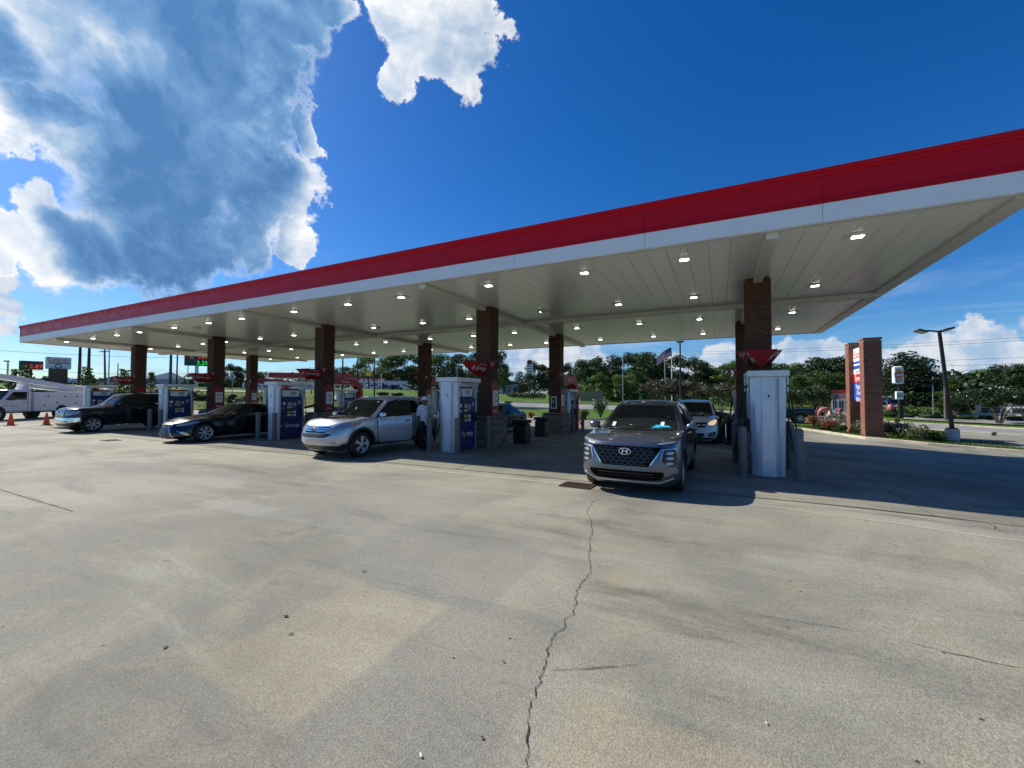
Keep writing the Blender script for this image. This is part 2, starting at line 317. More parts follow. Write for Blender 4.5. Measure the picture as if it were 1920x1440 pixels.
# ---------------------------------------------------------------- mesh helpers
class MB:
    def __init__(s): s.v = []; s.f = []; s.mi = []; s.mats = []
    def slot(s, m):
        if m is None: return 0
        if m not in s.mats: s.mats.append(m)
        return s.mats.index(m)
    def add(s, vs_, fs, m=None):
        o = len(s.v); s.v += [tuple(v) for v in vs_]; k = s.slot(m)
        for f in fs: s.f.append(tuple(i+o for i in f)); s.mi.append(k)
        return s
    def box(s, c, d, m=None, rz=0.0, tx=None, bev=0.0):
        hx, hy, hz = d[0]/2, d[1]/2, d[2]/2; ca, sa = cos(rz), sin(rz)
        if bev > 0:
            pts = []; b = min(bev, hx*.45, hy*.45, hz*.45)
            for z, ins in ((-hz, b), (-hz+b, 0), (hz-b, 0), (hz, b)):
                x1, y1 = hx-ins, hy-ins
                cb = b*.7 if not ins else b*.7
                for px, py in ((-x1+cb,-y1),(x1-cb,-y1),(x1,-y1+cb),(x1,y1-cb),(x1-cb,y1),(-x1+cb,y1),(-x1,y1-cb),(-x1,-y1+cb)): pts.append((px, py, z))
            fs = [tuple(range(7,-1,-1)), tuple(range(24,32))]
            for k in range(3):
                for i in range(8): fs.append((k*8+i, k*8+(i+1)%8, k*8+8+(i+1)%8, k*8+8+i))
        else:
            pts = [(x, y, z) for z in (-hz, hz) for x, y in ((-hx,-hy),(hx,-hy),(hx,hy),(-hx,hy))]
            fs = [(3,2,1,0),(4,5,6,7),(0,1,5,4),(1,2,6,5),(2,3,7,6),(3,0,4,7)]
        out = []
        for x, y, z in pts:
            p = Vector((c[0]+x*ca-y*sa, c[1]+x*sa+y*ca, c[2]+z)); out.append(tx @ p if tx else p)
        return s.add(out, fs, m)
    def tube(s, path, r, n=10, m=None, cap=True):
        path = [Vector(p) for p in path]; rs = r if isinstance(r, (list, tuple)) else [r]*len(path)
        vs_ = []; a = None
        for i, p in enumerate(path):
            t = (path[min(i+1, len(path)-1)]-path[max(i-1, 0)]).normalized()
            if a is None: a = t.orthogonal().normalized()
            a = (a-t*a.dot(t)); a = a.normalized() if a.length > 1e-6 else t.orthogonal().normalized(); b = t.cross(a)
            for k in range(n):
                q = 2*pi*k/n; vs_.append(p+(a*cos(q)+b*sin(q))*rs[i])
        fs = []
        for i in range(len(path)-1):
            for k in range(n): fs.append((i*n+k, i*n+(k+1)%n, (i+1)*n+(k+1)%n, (i+1)*n+k))
        if cap: fs.append(tuple(range(n-1,-1,-1))); fs.append(tuple(range((len(path)-1)*n, len(path)*n)))
        return s.add(vs_, fs, m)
    def prism(s, poly, axis, a, b, m=None):
        """poly of 2D points extruded along axis x, y or z from a to b"""
        def P(u, v, w): return {'x': (w, u, v), 'y': (u, w, v), 'z': (u, v, w)}[axis]
        n = len(poly); vs_ = [P(u, v, a) for u, v in poly]+[P(u, v, b) for u, v in poly]
        fs = [tuple(range(n)), tuple(range(2*n-1, n-1, -1))]+[(i, i+n, (i+1)%n+n, (i+1)%n) for i in range(n)]
        return s.add(vs_, fs, m)
    def lathe(s, prof, n=24, m=None, axis='z', c=(0,0,0)):
        vs_ = []; c = Vector(c)
        for r, h_ in prof:
            for k in range(n):
                q = 2*pi*k/n; u, v = r*cos(q), r*sin(q)
                vs_.append(c+Vector({'z': (u, v, h_), 'x': (h_, u, v), 'y': (v, h_, u)}[axis]))
        fs = [(i*n+k, i*n+(k+1)%n, (i+1)*n+(k+1)%n, (i+1)*n+k) for i in range(len(prof)-1) for k in range(n)]
        return s.add(vs_, fs, m)
    def mesh(s, name, m=None, smooth=False, fix=True):
        me = bpy.data.meshes.new(name); me.from_pydata(s.v, [], s.f)
        ms = s.mats or ([m] if m else [])
        for q in ms: me.materials.append(q)
        if len(ms) > 1: me.polygons.foreach_set('material_index', s.mi)
        if fix:
            bm = bmesh.new(); bm.from_mesh(me); bmesh.ops.recalc_face_normals(bm, faces=bm.faces); bm.to_mesh(me); bm.free()
        if smooth:
            me.polygons.foreach_set('use_smooth', [True]*len(me.polygons))
            if smooth != 'all': me.set_sharp_from_angle(angle=radians(smooth if smooth is not True else 40))
        me.update(); return me
    def obj(s, name, m=None, parent=None, smooth=False, fix=True, **k):
        return link(name, s.mesh(name, m, smooth, fix), parent, **k)
def link(name, data, parent=None, loc=None, rz=None, **k):
    o = bpy.data.objects.new(name, data); COL.objects.link(o)
    if parent: o.parent = parent
    if loc is not None: o.location = loc
    if rz is not None: o.rotation_euler[2] = rz
    for a, b in k.items(): o[a] = b
    return o
def thing(name, label, cat, loc=(0,0,0), rz=0.0, group=None):
    o = link(name, None, None, loc, rz); o.empty_display_size = .2; o['label'] = label; o['category'] = cat
    if group: o['group'] = group
    return o
def tag(o, label, cat, group=None):
    o['label'] = label; o['category'] = cat
    if group: o['group'] = group
    return o
def dup(root, loc=None, rz=None, label=None, parent=None, swap=None, top=True):
    c = root.copy(); COL.objects.link(c)
    if parent: c.parent = parent
    if top:
        if loc is not None: c.location = loc
        if rz is not None: c.rotation_euler[2] = rz
        if label: c['label'] = label
    if swap and c.data:
        for a, b in swap:
            if c.data.materials and any(m_ == a for m_ in c.data.materials):
                key = c.data.name+b.name
                if key not in SW:
                    d = c.data.copy()
                    for i in range(len(d.materials)):
                        if d.materials[i] == a: d.materials[i] = b
                    SW[key] = d
                c.data = SW[key]
    for ch in list(root.children): dup(ch, parent=c, swap=swap, top=False)
    return c
SW = {}
def text(name, s, size, m, parent, loc, rot, ext=.004, align='CENTER', sx=1.0, **k):
    cu = bpy.data.curves.new(name, 'FONT'); cu.body = s; cu.size = size; cu.extrude = ext; cu.align_x = align; cu.align_y = 'CENTER'; cu.resolution_u = 2
    o = bpy.data.objects.new('tmp_text', cu); COL.objects.link(o)
    dg = bpy.context.evaluated_depsgraph_get(); me = bpy.data.meshes.new_from_object(o.evaluated_get(dg)); COL.objects.unlink(o); bpy.data.objects.remove(o)
    me.materials.clear(); me.materials.append(m)
    r = link(name, me, parent, loc, **k); r.rotation_euler = rot; r.scale = (sx, 1, 1); return r
def children(o): return list(o.children)
def prot(m, **k): pass

# ---------------------------------------------------------------- ground, roads, lawns
def inside(p, poly):
    x, y = p; c = False; n = len(poly)
    for i in range(n):
        x1, y1 = poly[i]; x2, y2 = poly[(i+1) % n]
        if (y1 > y) != (y2 > y) and x < (x2-x1)*(y-y1)/(y2-y1)+x1: c = not c
    return c
def drape(name, poly, step, off, m, kind='structure', parent=None):
    pts = []; n = len(poly)
    for i in range(n):
        a, b = Vector(poly[i][:2]), Vector(poly[(i+1) % n][:2]); k = max(1, int((b-a).length/step))
        for j in range(k): pts.append(a+(b-a)*(j/k))
    nb = len(pts); edges = [(i, (i+1) % nb) for i in range(nb)]; P2 = [(p.x, p.y) for p in pts]
    xs = [p.x for p in pts]; ys = [p.y for p in pts]
    x = min(xs)+step/2
    while x < max(xs):
        y = min(ys)+step/2
        while y < max(ys):
            if inside((x, y), P2): pts.append(Vector((x+random.uniform(-.1, .1)*step, y)))
            y += step
        x += step
    v, e, f, *_ = delaunay_2d_cdt(pts, edges, [], 1, 1e-5)
    mb = MB(); mb.add([(p.x, p.y, T(p.x, p.y)+off) for p in v], [tuple(q) for q in f])
    me = mb.mesh(name, m, fix=False)
    for p in me.polygons:
        if p.normal.z < 0: p.flip()
    me.polygons.foreach_set('use_smooth', [True]*len(me.polygons))
    o = link(name, me, parent)
    if kind: o['kind'] = kind
    return o
# base terrain: polar grid out to the horizon
mb = MB(); rr = [0, 4, 8, 13, 19, 25, 28, 32, 36, 40, 45, 50, 57, 65, 73, 81, 90, 105, 120, 150, 200, 300, 500, 900, 1499]
na = 120
vs_ = []
for r in rr:
    for k in range(na):
        a = -pi+2*pi*k/na; x, y = r*sin(a), r*cos(a); vs_.append((x, y, T(x, y)-(.16 if r < 60 else .1)))
fs = [(i*na+k, i*na+(k+1) % na, (i+1)*na+(k+1) % na, (i+1)*na+k) for i in range(len(rr)-1) for k in range(na)]
mb.add(vs_, fs); o = mb.obj('ground', m_gr, smooth='all'); o['kind'] = 'structure'
edge_px = [(1935,851),(1830,843),(1740,835),(1625,824),(1560,814),(1505,806),(1400,799),(1300,793),(1180,790),(1050,786),(950,782),(860,777)]
edge = [gnd(*q) for q in edge_px]
back = [pr(700, 44), pr(560, 46), pr(400, 48), pr(200, 58), pr(0, 64), pr(-300, 80)]
fore = [(v.x, v.y) for v in edge]+[(v.x, v.y) for v in back]+[(-110, -5), (-60, -22), (30, -22), (60, 5), (45, 24)]
drape('forecourt', fore, 1.25, 0.0, m_con_old)
pad = [(-39.5, 7.95), (4.6, 7.95), (14, 7.2), (22, 16), (edge[0].x+6, edge[0].y-.5), (edge[0].x-.3, edge[0].y-.3)]+[(v.x-.3, v.y-.35) for v in edge[1:9]]+[(-10, 26.2), (-39.5, 26.2)]
drape('pump_pad', pad, .9, .005, m_con_pad)
road_t = [(2100,816),(1960,808),(1800,799),(1700,794),(1560,786),(1440,778),(1350,771),(1220,763),(1050,757.5),(900,752),(700,744),(600,741)]
road_b = [(2100,834),(1960,821),(1800,812),(1700,805),(1560,797),(1440,790),(1350,783),(1220,774),(1050,767),(900,761),(700,752.5),(600,749)]
RT = [gnd(*q) for q in road_t]; RB = [gnd(*q) for q in road_b]
drape('road', [(v.x, v.y) for v in RT]+[(v.x, v.y) for v in reversed(RB)], 2.0, .03, m_road)
# planted strip between the forecourt kerb and the road
strip = [(v.x+.05, v.y+.12) for v in edge]+[(v.x, v.y-.4) for v in reversed(RB) if v.x > edge[-1].x-3]
drape('verge', strip, 1.2, .10, m_gr)
dr = [gnd(*q) for q in [(2000,826),(1880,818),(1800,814),(1765,822),(1790,836),(1860,842),(2000,852)]]
drape('driveway', [(v.x, v.y) for v in dr], 1.2, .125, m_con_pad)
def strip_mesh(path, w, h, base=0.0, mb=None):
    """kerb-like solid strip following the terrain"""
    mb = mb or MB(); path = [Vector((p[0], p[1], 0)) for p in path]; fine = []
    for a, b in zip(path, path[1:]):
        k = max(1, int((b-a).length/1.0)); fine += [a+(b-a)*(j/k) for j in range(k)]
    fine.append(path[-1]); vs_ = []
    for i, p in enumerate(fine):
        t = (fine[min(i+1, len(fine)-1)]-fine[max(0, i-1)]).normalized(); n = Vector((-t.y, t.x, 0)); z = T(p.x, p.y)+base
        for sx, zz in ((-.5, -.12), (-.5, h-.02), (-.38, h), (.42, h), (.5, h-.03), (.5, -.12)): vs_.append(p+n*(w*sx)+Vector((0, 0, z+zz)))
    fs = [(i*6+k, i*6+k+1, (i+1)*6+k+1, (i+1)*6+k) for i in range(len(fine)-1) for k in range(5)]
    fs += [tuple(range(6)), tuple(range(len(fine)*6-1, len(fine)*6-7, -1))]
    return mb.add(vs_, fs)
m_kerb = mat('kerb_concrete', (.42,.38,.29), .85, var=.2, vs_=1.5, bump=.3)
strip_mesh(edge, .17, .14).obj('kerb', m_kerb, kind='structure')
strip_mesh(RB[:-1], .18, .13).obj('kerb', m_kerb, kind='structure')
strip_mesh(RT[:-1], .18, .13).obj('kerb', m_kerb, kind='structure')
# lots and streets beyond
def pp(l): return [(v.x, v.y) for v in (pr(*q) for q in l)]
drape('parking_lot', pp([(1690,62),(1960,58),(2100,58),(2100,88),(1900,84),(1690,80)]), 3, -.02, m_road)
drape('parking_lot', pp([(540,112),(980,118),(980,200),(540,200)]), 4, -.02, m_road)
drape('parking_lot', pp([(-60,92),(520,90),(520,190),(-60,190)]), 5, -.02, m_road)
drape('side_road', pp([(-100,67),(560,66.5),(600,72),(-100,76)]), 3, -.02, m_con_pad)
drape('rough_bank', pp([(-100,60.5),(200,56),(400,47.5),(560,46),(600,52),(560,64),(-100,65)]), 1.5, .04, m_gr2)
drape('parking_lot', pp([(1380,58),(1600,58),(1600,74),(1380,72)]), 3, -.02, m_road)

# slab joints, cracks, stains that have a shape
def ribbon(name, pts, w, m, off=.009, jit=0.0, step=.12, taper=True, parent=None, label=None):
    path = [Vector((p[0], p[1], 0)) for p in pts]; fine = []
    for a, b in zip(path, path[1:]):
        k = max(1, int((b-a).length/step)); fine += [a+(b-a)*(j/k) for j in range(k)]
    fine.append(path[-1]); n_ = len(fine); vs_ = []; off_ = 0
    for i, p in enumerate(fine):
        t = (fine[min(i+1, n_-1)]-fine[max(0, i-1)]).normalized(); n = Vector((-t.y, t.x, 0))
        off_ = off_*.7+random.uniform(-jit, jit); ww = w*(random.uniform(.35, 1.3) if jit else 1)
        if taper: ww *= min(1, .25+4*min(i, n_-1-i)/n_)
        q = p+n*off_
        for s_ in (-.5, .5): vs_.append((q.x+n.x*ww*s_, q.y+n.y*ww*s_, T(q.x, q.y)+off))
    mb = MB(); mb.add(vs_, [(2*i, 2*i+1, 2*i+3, 2*i+2) for i in range(n_-1)])
    return mb.obj(name, m, parent, kind='structure')
m_crack = mat('crack_dark', (.030,.027,.022), .95)
m_joint = mat('joint_sealer_pale', (.47,.43,.32), .85, var=.15, vs_=2)
m_jdark = mat('joint_dark', (.07,.066,.058), .9)
cr = [(-1.63,7.17),(-1.80,6.5),(-1.72,5.86),(-1.45,5.25),(-1.33,4.6),(-1.10,3.9),(-1.10,3.45),(-1.02,3.05),(-1.03,2.58),(-.93,2.25),(-.92,2.05),(-.86,1.85),(-.79,1.70),(-.76,1.5),(-.7,1.2)]
ribbon('crack', cr, .0065, m_crack, .006, .016, .03, False)
mb = MB()
def crk(px, w=.006, jit=.012): 
    pts = [gnd(*q) for q in px]; return ribbon('crack', [(p.x, p.y) for p in pts], w, m_crack, .006, jit, .05)
crk([(1030,1258),(1110,1255),(1200,1251)], .006); crk([(1385,1151),(1450,1158),(1530,1172),(1615,1188)], .005); crk([(1690,1203),(1760,1222),(1840,1240),(1920,1255)], .006)
crk([(960,962),(1030,966),(1098,974)], .006); crk([(1840,978),(1880,1000)], .010, .03); crk([(1660,1018),(1690,1030)], .010, .02)
ribbon('expansion_joint', [(-39, 7.45), (-20, 7.5), (-4, 7.56), (-2.7, 7.56)], .05, m_joint, .004, 0, .5, False)
ribbon('expansion_joint', [(.45, 7.42), (2.0, 7.2), (6, 6.75)], .035, m_joint, .004, 0, .5, False)
ribbon('expansion_joint', [(-39.5, 7.95), (4.6, 7.95), (14, 7.2)], .022, m_jdark, .008, .004, .2, False)
ribbon('expansion_joint', [(-16.5, 2.63), (-8.25, 2.59)], .022, m_jdark, .004, .002, .2, False)
ribbon('expansion_joint', [(-24, 5.95), (-12, 6.05), (-6.8, 7.25)], .02, m_joint, .004, .004, .3, False)
for k in range(-4, 3):
    ribbon('expansion_joint', [(2.7+k*8.09, 7.97), (2.7+k*8.09, 25.5)], .018, m_jdark, .009, .002, .4, False)
ribbon('expansion_joint', [(-39, 15.9), (7, 15.9)], .02, m_jdark, .009, .002, .5, False)
# small flat litter and leaves on the concrete
m_leafl = mat('dry_leaf', (.06,.05,.04), .8); m_gum = mat('tar_spot', (.02,.022,.03), .35)
m_leafw = mat('pale_leaf', (.62,.60,.52), .8)
for i, (x, y, r, mm, lab) in enumerate([(536,1158,.035,m_gum,'blue black tar blob, larger of the pair left of the long crack'),(545,1193,.027,m_gum,'dark tar blob, smaller and lower of the pair left of the long crack'),
        (789,1421,.018,m_leafw,'pale dry leaf on the concrete near the bottom edge, left of the long crack'),(682,1073,.03,m_leafl,'brown dry leaf on the concrete between the tar blobs and the silver car'),
        (1437,1362,.013,m_leafw,'small white leaf on the concrete at lower right of the long crack'),(904,1389,.018,m_leafl,'tiny dark leaf on the concrete near the bottom, just left of the long crack'),
        (310,1215,.03,m_leafl,'curled dark leaf alone on the concrete at the far lower left'),(944,1243,.018,m_leafl,'tiny dark leaf on the concrete close to the left side of the long crack')]):
    r *= .66; p = gnd(x, y); mb = MB(); n = 9; vs_ = [(0, 0, .006)]
    for k in range(n):
        a = 2*pi*k/n; q = r*(1+.35*sin(a*2+i))*random.uniform(.75, 1.1); vs_.append((q*cos(a), q*sin(a)*.6, .003))
    mb.add(vs_, [(0, k+1, (k+1) % n+1) for k in range(n)])
    o = mb.obj('tar_spot' if mm is m_gum else 'leaf', mm, smooth='all'); o.location = (p.x, p.y, p.z+.006); o.rotation_euler[2] = i*1.3
    tag(o, lab, 'tar spot' if mm is m_gum else 'leaf')
# drain grates
def grate(p, lab):
    t = thing('drain_grate', lab, 'drain grate', (p.x, p.y, p.z+.005), -.05)
    mb = MB()
    t.scale = (.86, .86, 1)
    for a, b, c, d in ((0, -.23, .68, .05), (0, .23, .68, .05), (-.32, 0, .05, .42), (.32, 0, .05, .42)): mb.box((a, b, .006), (c, d, .014))
    mb.obj('frame', m_rust, t)
    MB().box((0, 0, .001), (.6, .42, .004)).obj('pit', m_black, t)
    bar = MB().box((0, 0, .007), (.022, .41, .012)).mesh('bar', m_rust)
    for k in range(13): link('bar', bar, t, (-.27+k*.045, 0, 0))
grate(gnd(1083, 911), 'rusty iron drain grate in the concrete by the front wheel of the grey SUV')
grate(gnd(208, 826), 'dark drain grate in the concrete in front of the gap between the two black cars')

# ---------------------------------------------------------------- canopy
X0, CD, Y1, Y2, CW = .913, -8.09, 12.53, 19.37, .56
XL, XR, YF, YB, ZS, ZM, ZT = -36.03, 4.36, 8.83, 24.09, 4.708, 5.02, 5.62
can = thing('canopy', 'long flat fuel station canopy with red and white fascia on ten brick columns', 'canopy', ((XL+XR)/2, (YF+YB)/2, ZS))
cx, cy = can.location[0], can.location[1]
def cobj(mb, name, m, smooth=False, **k):
    o = mb.obj(name, m, can, smooth, **k); o.location = (-cx, -cy, -ZS); return o
cobj(MB().box((cx, cy, ZS+.40), (XR-XL-.12, YB-YF-.12, .56)), 'roof_deck', m_beamw)
pw = .4; npan = int(round((XR-XL-.2)/pw)); pw = (XR-XL-.2)/npan
ly = YB-YF-.2
sp = MB().prism([(0.004, 0), (pw-.004, 0), (pw-.004, .05), (.004, .05)], 'y', 0, ly).mesh('soffit_panel', m_soffit)
sp2 = MB().prism([(0, .012), (.006, 0), (pw-.006, 0), (pw-.001, .012)], 'y', 0, ly).mesh('soffit_panel', m_soffit)
for i in range(npan):
    link('soffit_panel', sp2, can, (XL+.1+i*pw-cx, YF+.1-cy, .002+random.uniform(0, .0015)))
# joint pieces behind the gaps are the deck; perimeter gutter trim
for (c, d) in (((cx, YF+.06, ZS+.0), (XR-XL, .10, .05)), ((cx, YB-.06, ZS+.0), (XR-XL, .10, .05)), ((XL+.06, cy, ZS+.0), (.10, YB-YF-.24, .05)), ((XR-.16, cy, ZS-.02), (.30, YB-YF-.24, .06))):
    cobj(MB().box(c, d), 'edge_trim', m_beamw)
for i in range(5):
    x = X0+i*CD
    cobj(MB().box((x, cy, ZS-.07), (.20, YB-YF-.26, .135), bev=.01), 'beam', m_beamw)
cobj(MB().box((cx, 15.55, ZS-.075), (XR-XL-.26, .26, .14), bev=.01), 'beam', m_beamw)
xs = [XL]+[x for x in sorted(1.65-2.99*k for k in range(-1, 14)) if XL+.3 < x < XR-.3]+[XR]
def fas(x0, x1, face):
    """fascia pieces between joints on the front (face 0) or back (1)"""
    L = x1-x0-.006
    for nm, prof, m in (('white_fascia_panel', [(0, 0), (0, .315), (.05, .315), (.05, 0)], m_fasc_w),
                        ('red_fascia_band', [(-.012, .318), (-.002, .43), (.05, .43), (.05, .318)], m_fasc_refl),
                        ('red_fascia_panel', [(.004, .432), (.012, .80), (.05, .80), (.05, .432)], m_fasc_r),
                        ('red_crown', [(-.045, .86), (-.05, .925), (.10, .935), (.10, .80), (-.01, .802), (-.012, .85)], m_fasc_r)):
        key = (nm, round(L, 3))
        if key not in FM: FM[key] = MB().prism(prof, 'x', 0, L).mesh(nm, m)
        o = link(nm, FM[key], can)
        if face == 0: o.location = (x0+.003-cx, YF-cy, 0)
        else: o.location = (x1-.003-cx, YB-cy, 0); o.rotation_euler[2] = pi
FM = {}
for a, b in zip(xs, xs[1:]): fas(a, b, 0); fas(a, b, 1)
ys = [YF, YF+3.05, YF+6.1, YF+9.15, YF+12.2, YB]
for a, b in zip(ys, ys[1:]):
    L = b-a-.006
    for nm, z0, z1, m, pr_ in (('white_fascia_panel', 0, .315, m_fasc_w, 0), ('red_fascia_band', .318, .43, m_fasc_refl, .006), ('red_fascia_panel', .432, .80, m_fasc_r, 0), ('red_crown', .802, .93, m_fasc_r, .04)):
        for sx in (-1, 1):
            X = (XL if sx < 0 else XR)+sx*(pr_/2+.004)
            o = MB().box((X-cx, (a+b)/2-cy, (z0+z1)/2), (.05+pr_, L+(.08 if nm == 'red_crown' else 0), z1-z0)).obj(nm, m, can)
# lights
proto = thing('canopy_light', '', 'ceiling light')
MB().box((0, 0, -.008), (.42, .30, .016), bev=.004).obj('housing', m_white, proto)
MB().prism([(-.15, 0), (.15, 0), (.115, -.03), (-.115, -.03)], 'y', -.09, .09).obj('bezel', m_white, proto)
MB().box((0, 0, -.036), (.17, .13, .012), bev=.004).obj('lens', m_lens, proto)
lx = [X0+1.46]+[X0+d-8.04*i for i in range(4) for d in (-1.57, -3.84, -6.53)]+[X0+CD*4-1.6]
rown = ['front row', 'second row from the front', 'third row from the front', 'back row']
first = True
def nth(n): return {1: 'rightmost', 2: 'second from right', 3: 'third from right', 4: 'fourth from right', 5: 'fifth from right', 6: 'sixth from right', 7: 'seventh from right', 8: 'seventh from left', 9: 'sixth from left', 10: 'fifth from left', 11: 'fourth from left', 12: 'third from left', 13: 'second from left', 14: 'leftmost'}[n]
for j, y in enumerate([9.87, 13.76, 17.76, 21.85]):
    for i, x in enumerate(lx):
        lab = 'lit square canopy light, %s lamp of the %s' % (nth(i+1), rown[j])
        if first: o = proto; o.location = (x, y, ZS); first = False
        else: o = dup(proto, (x, y, ZS), 0)
        o['label'] = lab; o['group'] = 'square lights under the canopy'
for k, (px, py, w_) in enumerate([(1020, 584, 'right'), (706, 615, 'middle'), (368, 615, 'left')]):
    d = raydir(px, py); p = d*((ZS-.02-CAMH)/d.z)
    t = thing('ceiling_speaker', 'unlit flat fitting on the canopy underside between lamps, %s one of three' % {'right': 'rightmost', 'middle': 'middle', 'left': 'leftmost'}[w_], 'speaker', (p.x, p.y, ZS), 0, 'unlit ceiling fittings')
    MB().lathe([(0, -.05), (.10, -.05), (.17, -.02), (.19, 0)], 20).obj('cover', m_beamw, t, True); MB().lathe([(.03, -.055), (.08, -.055), (.085, -.048)], 16).obj('grille', m_steel, t)

# ---------------------------------------------------------------- brick columns
def brick_layout(w, z0, z1, nb, ch=.075):
    """boxes (centre, size, rot) of bricks round a square column; side 0 front(-y) 1 right(+x) 2 back 3 left"""
    out = {0: [], 1: [], 2: [], 3: []}; z = z0; r = 0; bl = w/nb
    while z+ch*.6 < z1:
        h_ = min(ch-.011, z1-z-.004); zc = z+h_/2
        for s in range(4):
            off = (bl/2 if (r+s) % 2 else 0); x = -w/2+(bl*.5 if off else 0)
            segs = []
            if off: segs.append((-w/2, -w/2+bl/2))
            while x < w/2-.01:
                segs.append((x, min(x+bl, w/2))); x += bl
            for a, b in segs:
                out[s].append(((a+b)/2, zc, b-a-.011, h_, random.uniform(0, .004)))
        z += ch; r += 1
    return out
def brick_side(mb, lay, w, s, dep=.03):
    for u, z, L, h_, pr_ in lay:
        q = w/2-dep/2+pr_+.006
        c, d = {0: ((u, -q, z), (L, dep, h_)), 1: ((q, u, z), (dep, L, h_)), 2: ((u, q, z), (L, dep, h_)), 3: ((-q, u, z), (dep, L, h_))}[s]
        mb.box(c, d)
unit = MB().box((0, 0, 0), (1, 1, 1)).mesh('brick', m_brk)
unitst = MB().box((0, 0, 0), (1, 1, 1), bev=.07).mesh('stone', m_stone)
def column(i, j, x, y, parts, stones):
    z0 = T(x, y)-.02; rowt = 'front' if j == 0 else 'back'
    names_ = ['rightmost', 'second from right', 'middle', 'second from left', 'leftmost']
    t = thing('brick_column', 'dark brick canopy column on a stone base, %s of the five in the %s row' % (names_[i], rowt), 'column', (x, y, z0), 0, 'brick columns holding up the canopy')
    top = ZS-z0
    MB().box((0, 0, (top)/2), (CW-.05, CW-.05, top-.01)).obj('mortar_core', m_mort, t)
    lay = brick_layout(CW, 1.02, top-.004, 3)
    if parts:
        for s in (0, 3):
            for u, z, L, h_, pr_ in lay[s][:150]:
                q = CW/2-.015+pr_+.006
                o = link('brick', unit, t, (u, -q, z) if s == 0 else (-q, u, z)); o.scale = (L, .03, h_) if s == 0 else (.03, L, h_)
        mb = MB()
        for s in (0, 3): brick_side(mb, lay[s][150:], CW, s)
        for s in (1, 2): brick_side(mb, lay[s], CW, s)
        mb.obj('brickwork', m_brk, t, kind='stuff')
    else:
        mb = MB()
        for s in range(4): brick_side(mb, lay[s], CW, s)
        mb.obj('brickwork', m_brk, t, kind='stuff')
    bw = 1.02
    MB().box((0, 0, .49), (bw-.10, bw-.10, .98)).obj('base_core', m_mort, t)
    mb = MB(); cnt = 0
    for s in range(4):
        z = .0
        while z < .93:
            h_ = random.uniform(.055, .11); h_ = min(h_, .965-z); u = -bw/2+random.uniform(-.02, .02)
            while u < bw/2-.03:
                L = random.uniform(.14, .36); L = min(L, bw/2+.02-u)
                if bw/2-(u+L) < .08: L = bw/2+.01-u
                q = bw/2-.03+random.uniform(-.012, .022); c = (u+L/2, z+h_/2)
                cc_, dd = {0: ((c[0], -q, c[1]), (L-.010, .08, h_-.010)), 1: ((q, c[0], c[1]), (.08, L-.010, h_-.010)), 2: ((c[0], q, c[1]), (L-.01, .08, h_-.01)), 3: ((-q, c[0], c[1]), (.08, L-.01, h_-.01))}[s]
                if stones and s in (0, 1): o = link('stone', unitst, t, cc_); o.scale = dd; cnt += 1
                else: mb.box(cc_, dd, bev=.006)
                u += L
            z += h_
    mb.obj('stone_veneer', m_stone, t, kind='stuff')
    MB().box((0, 0, 1.005), (bw+.10, bw+.10, .055), bev=.01).obj('base_cap', m_stone, t)
    return t
for i in range(5):
    column(i, 0, X0+CD*i, Y1, i == 0, i in (1, 2)); column(i, 1, X0+CD*i, Y2, False, i in (0, 1))

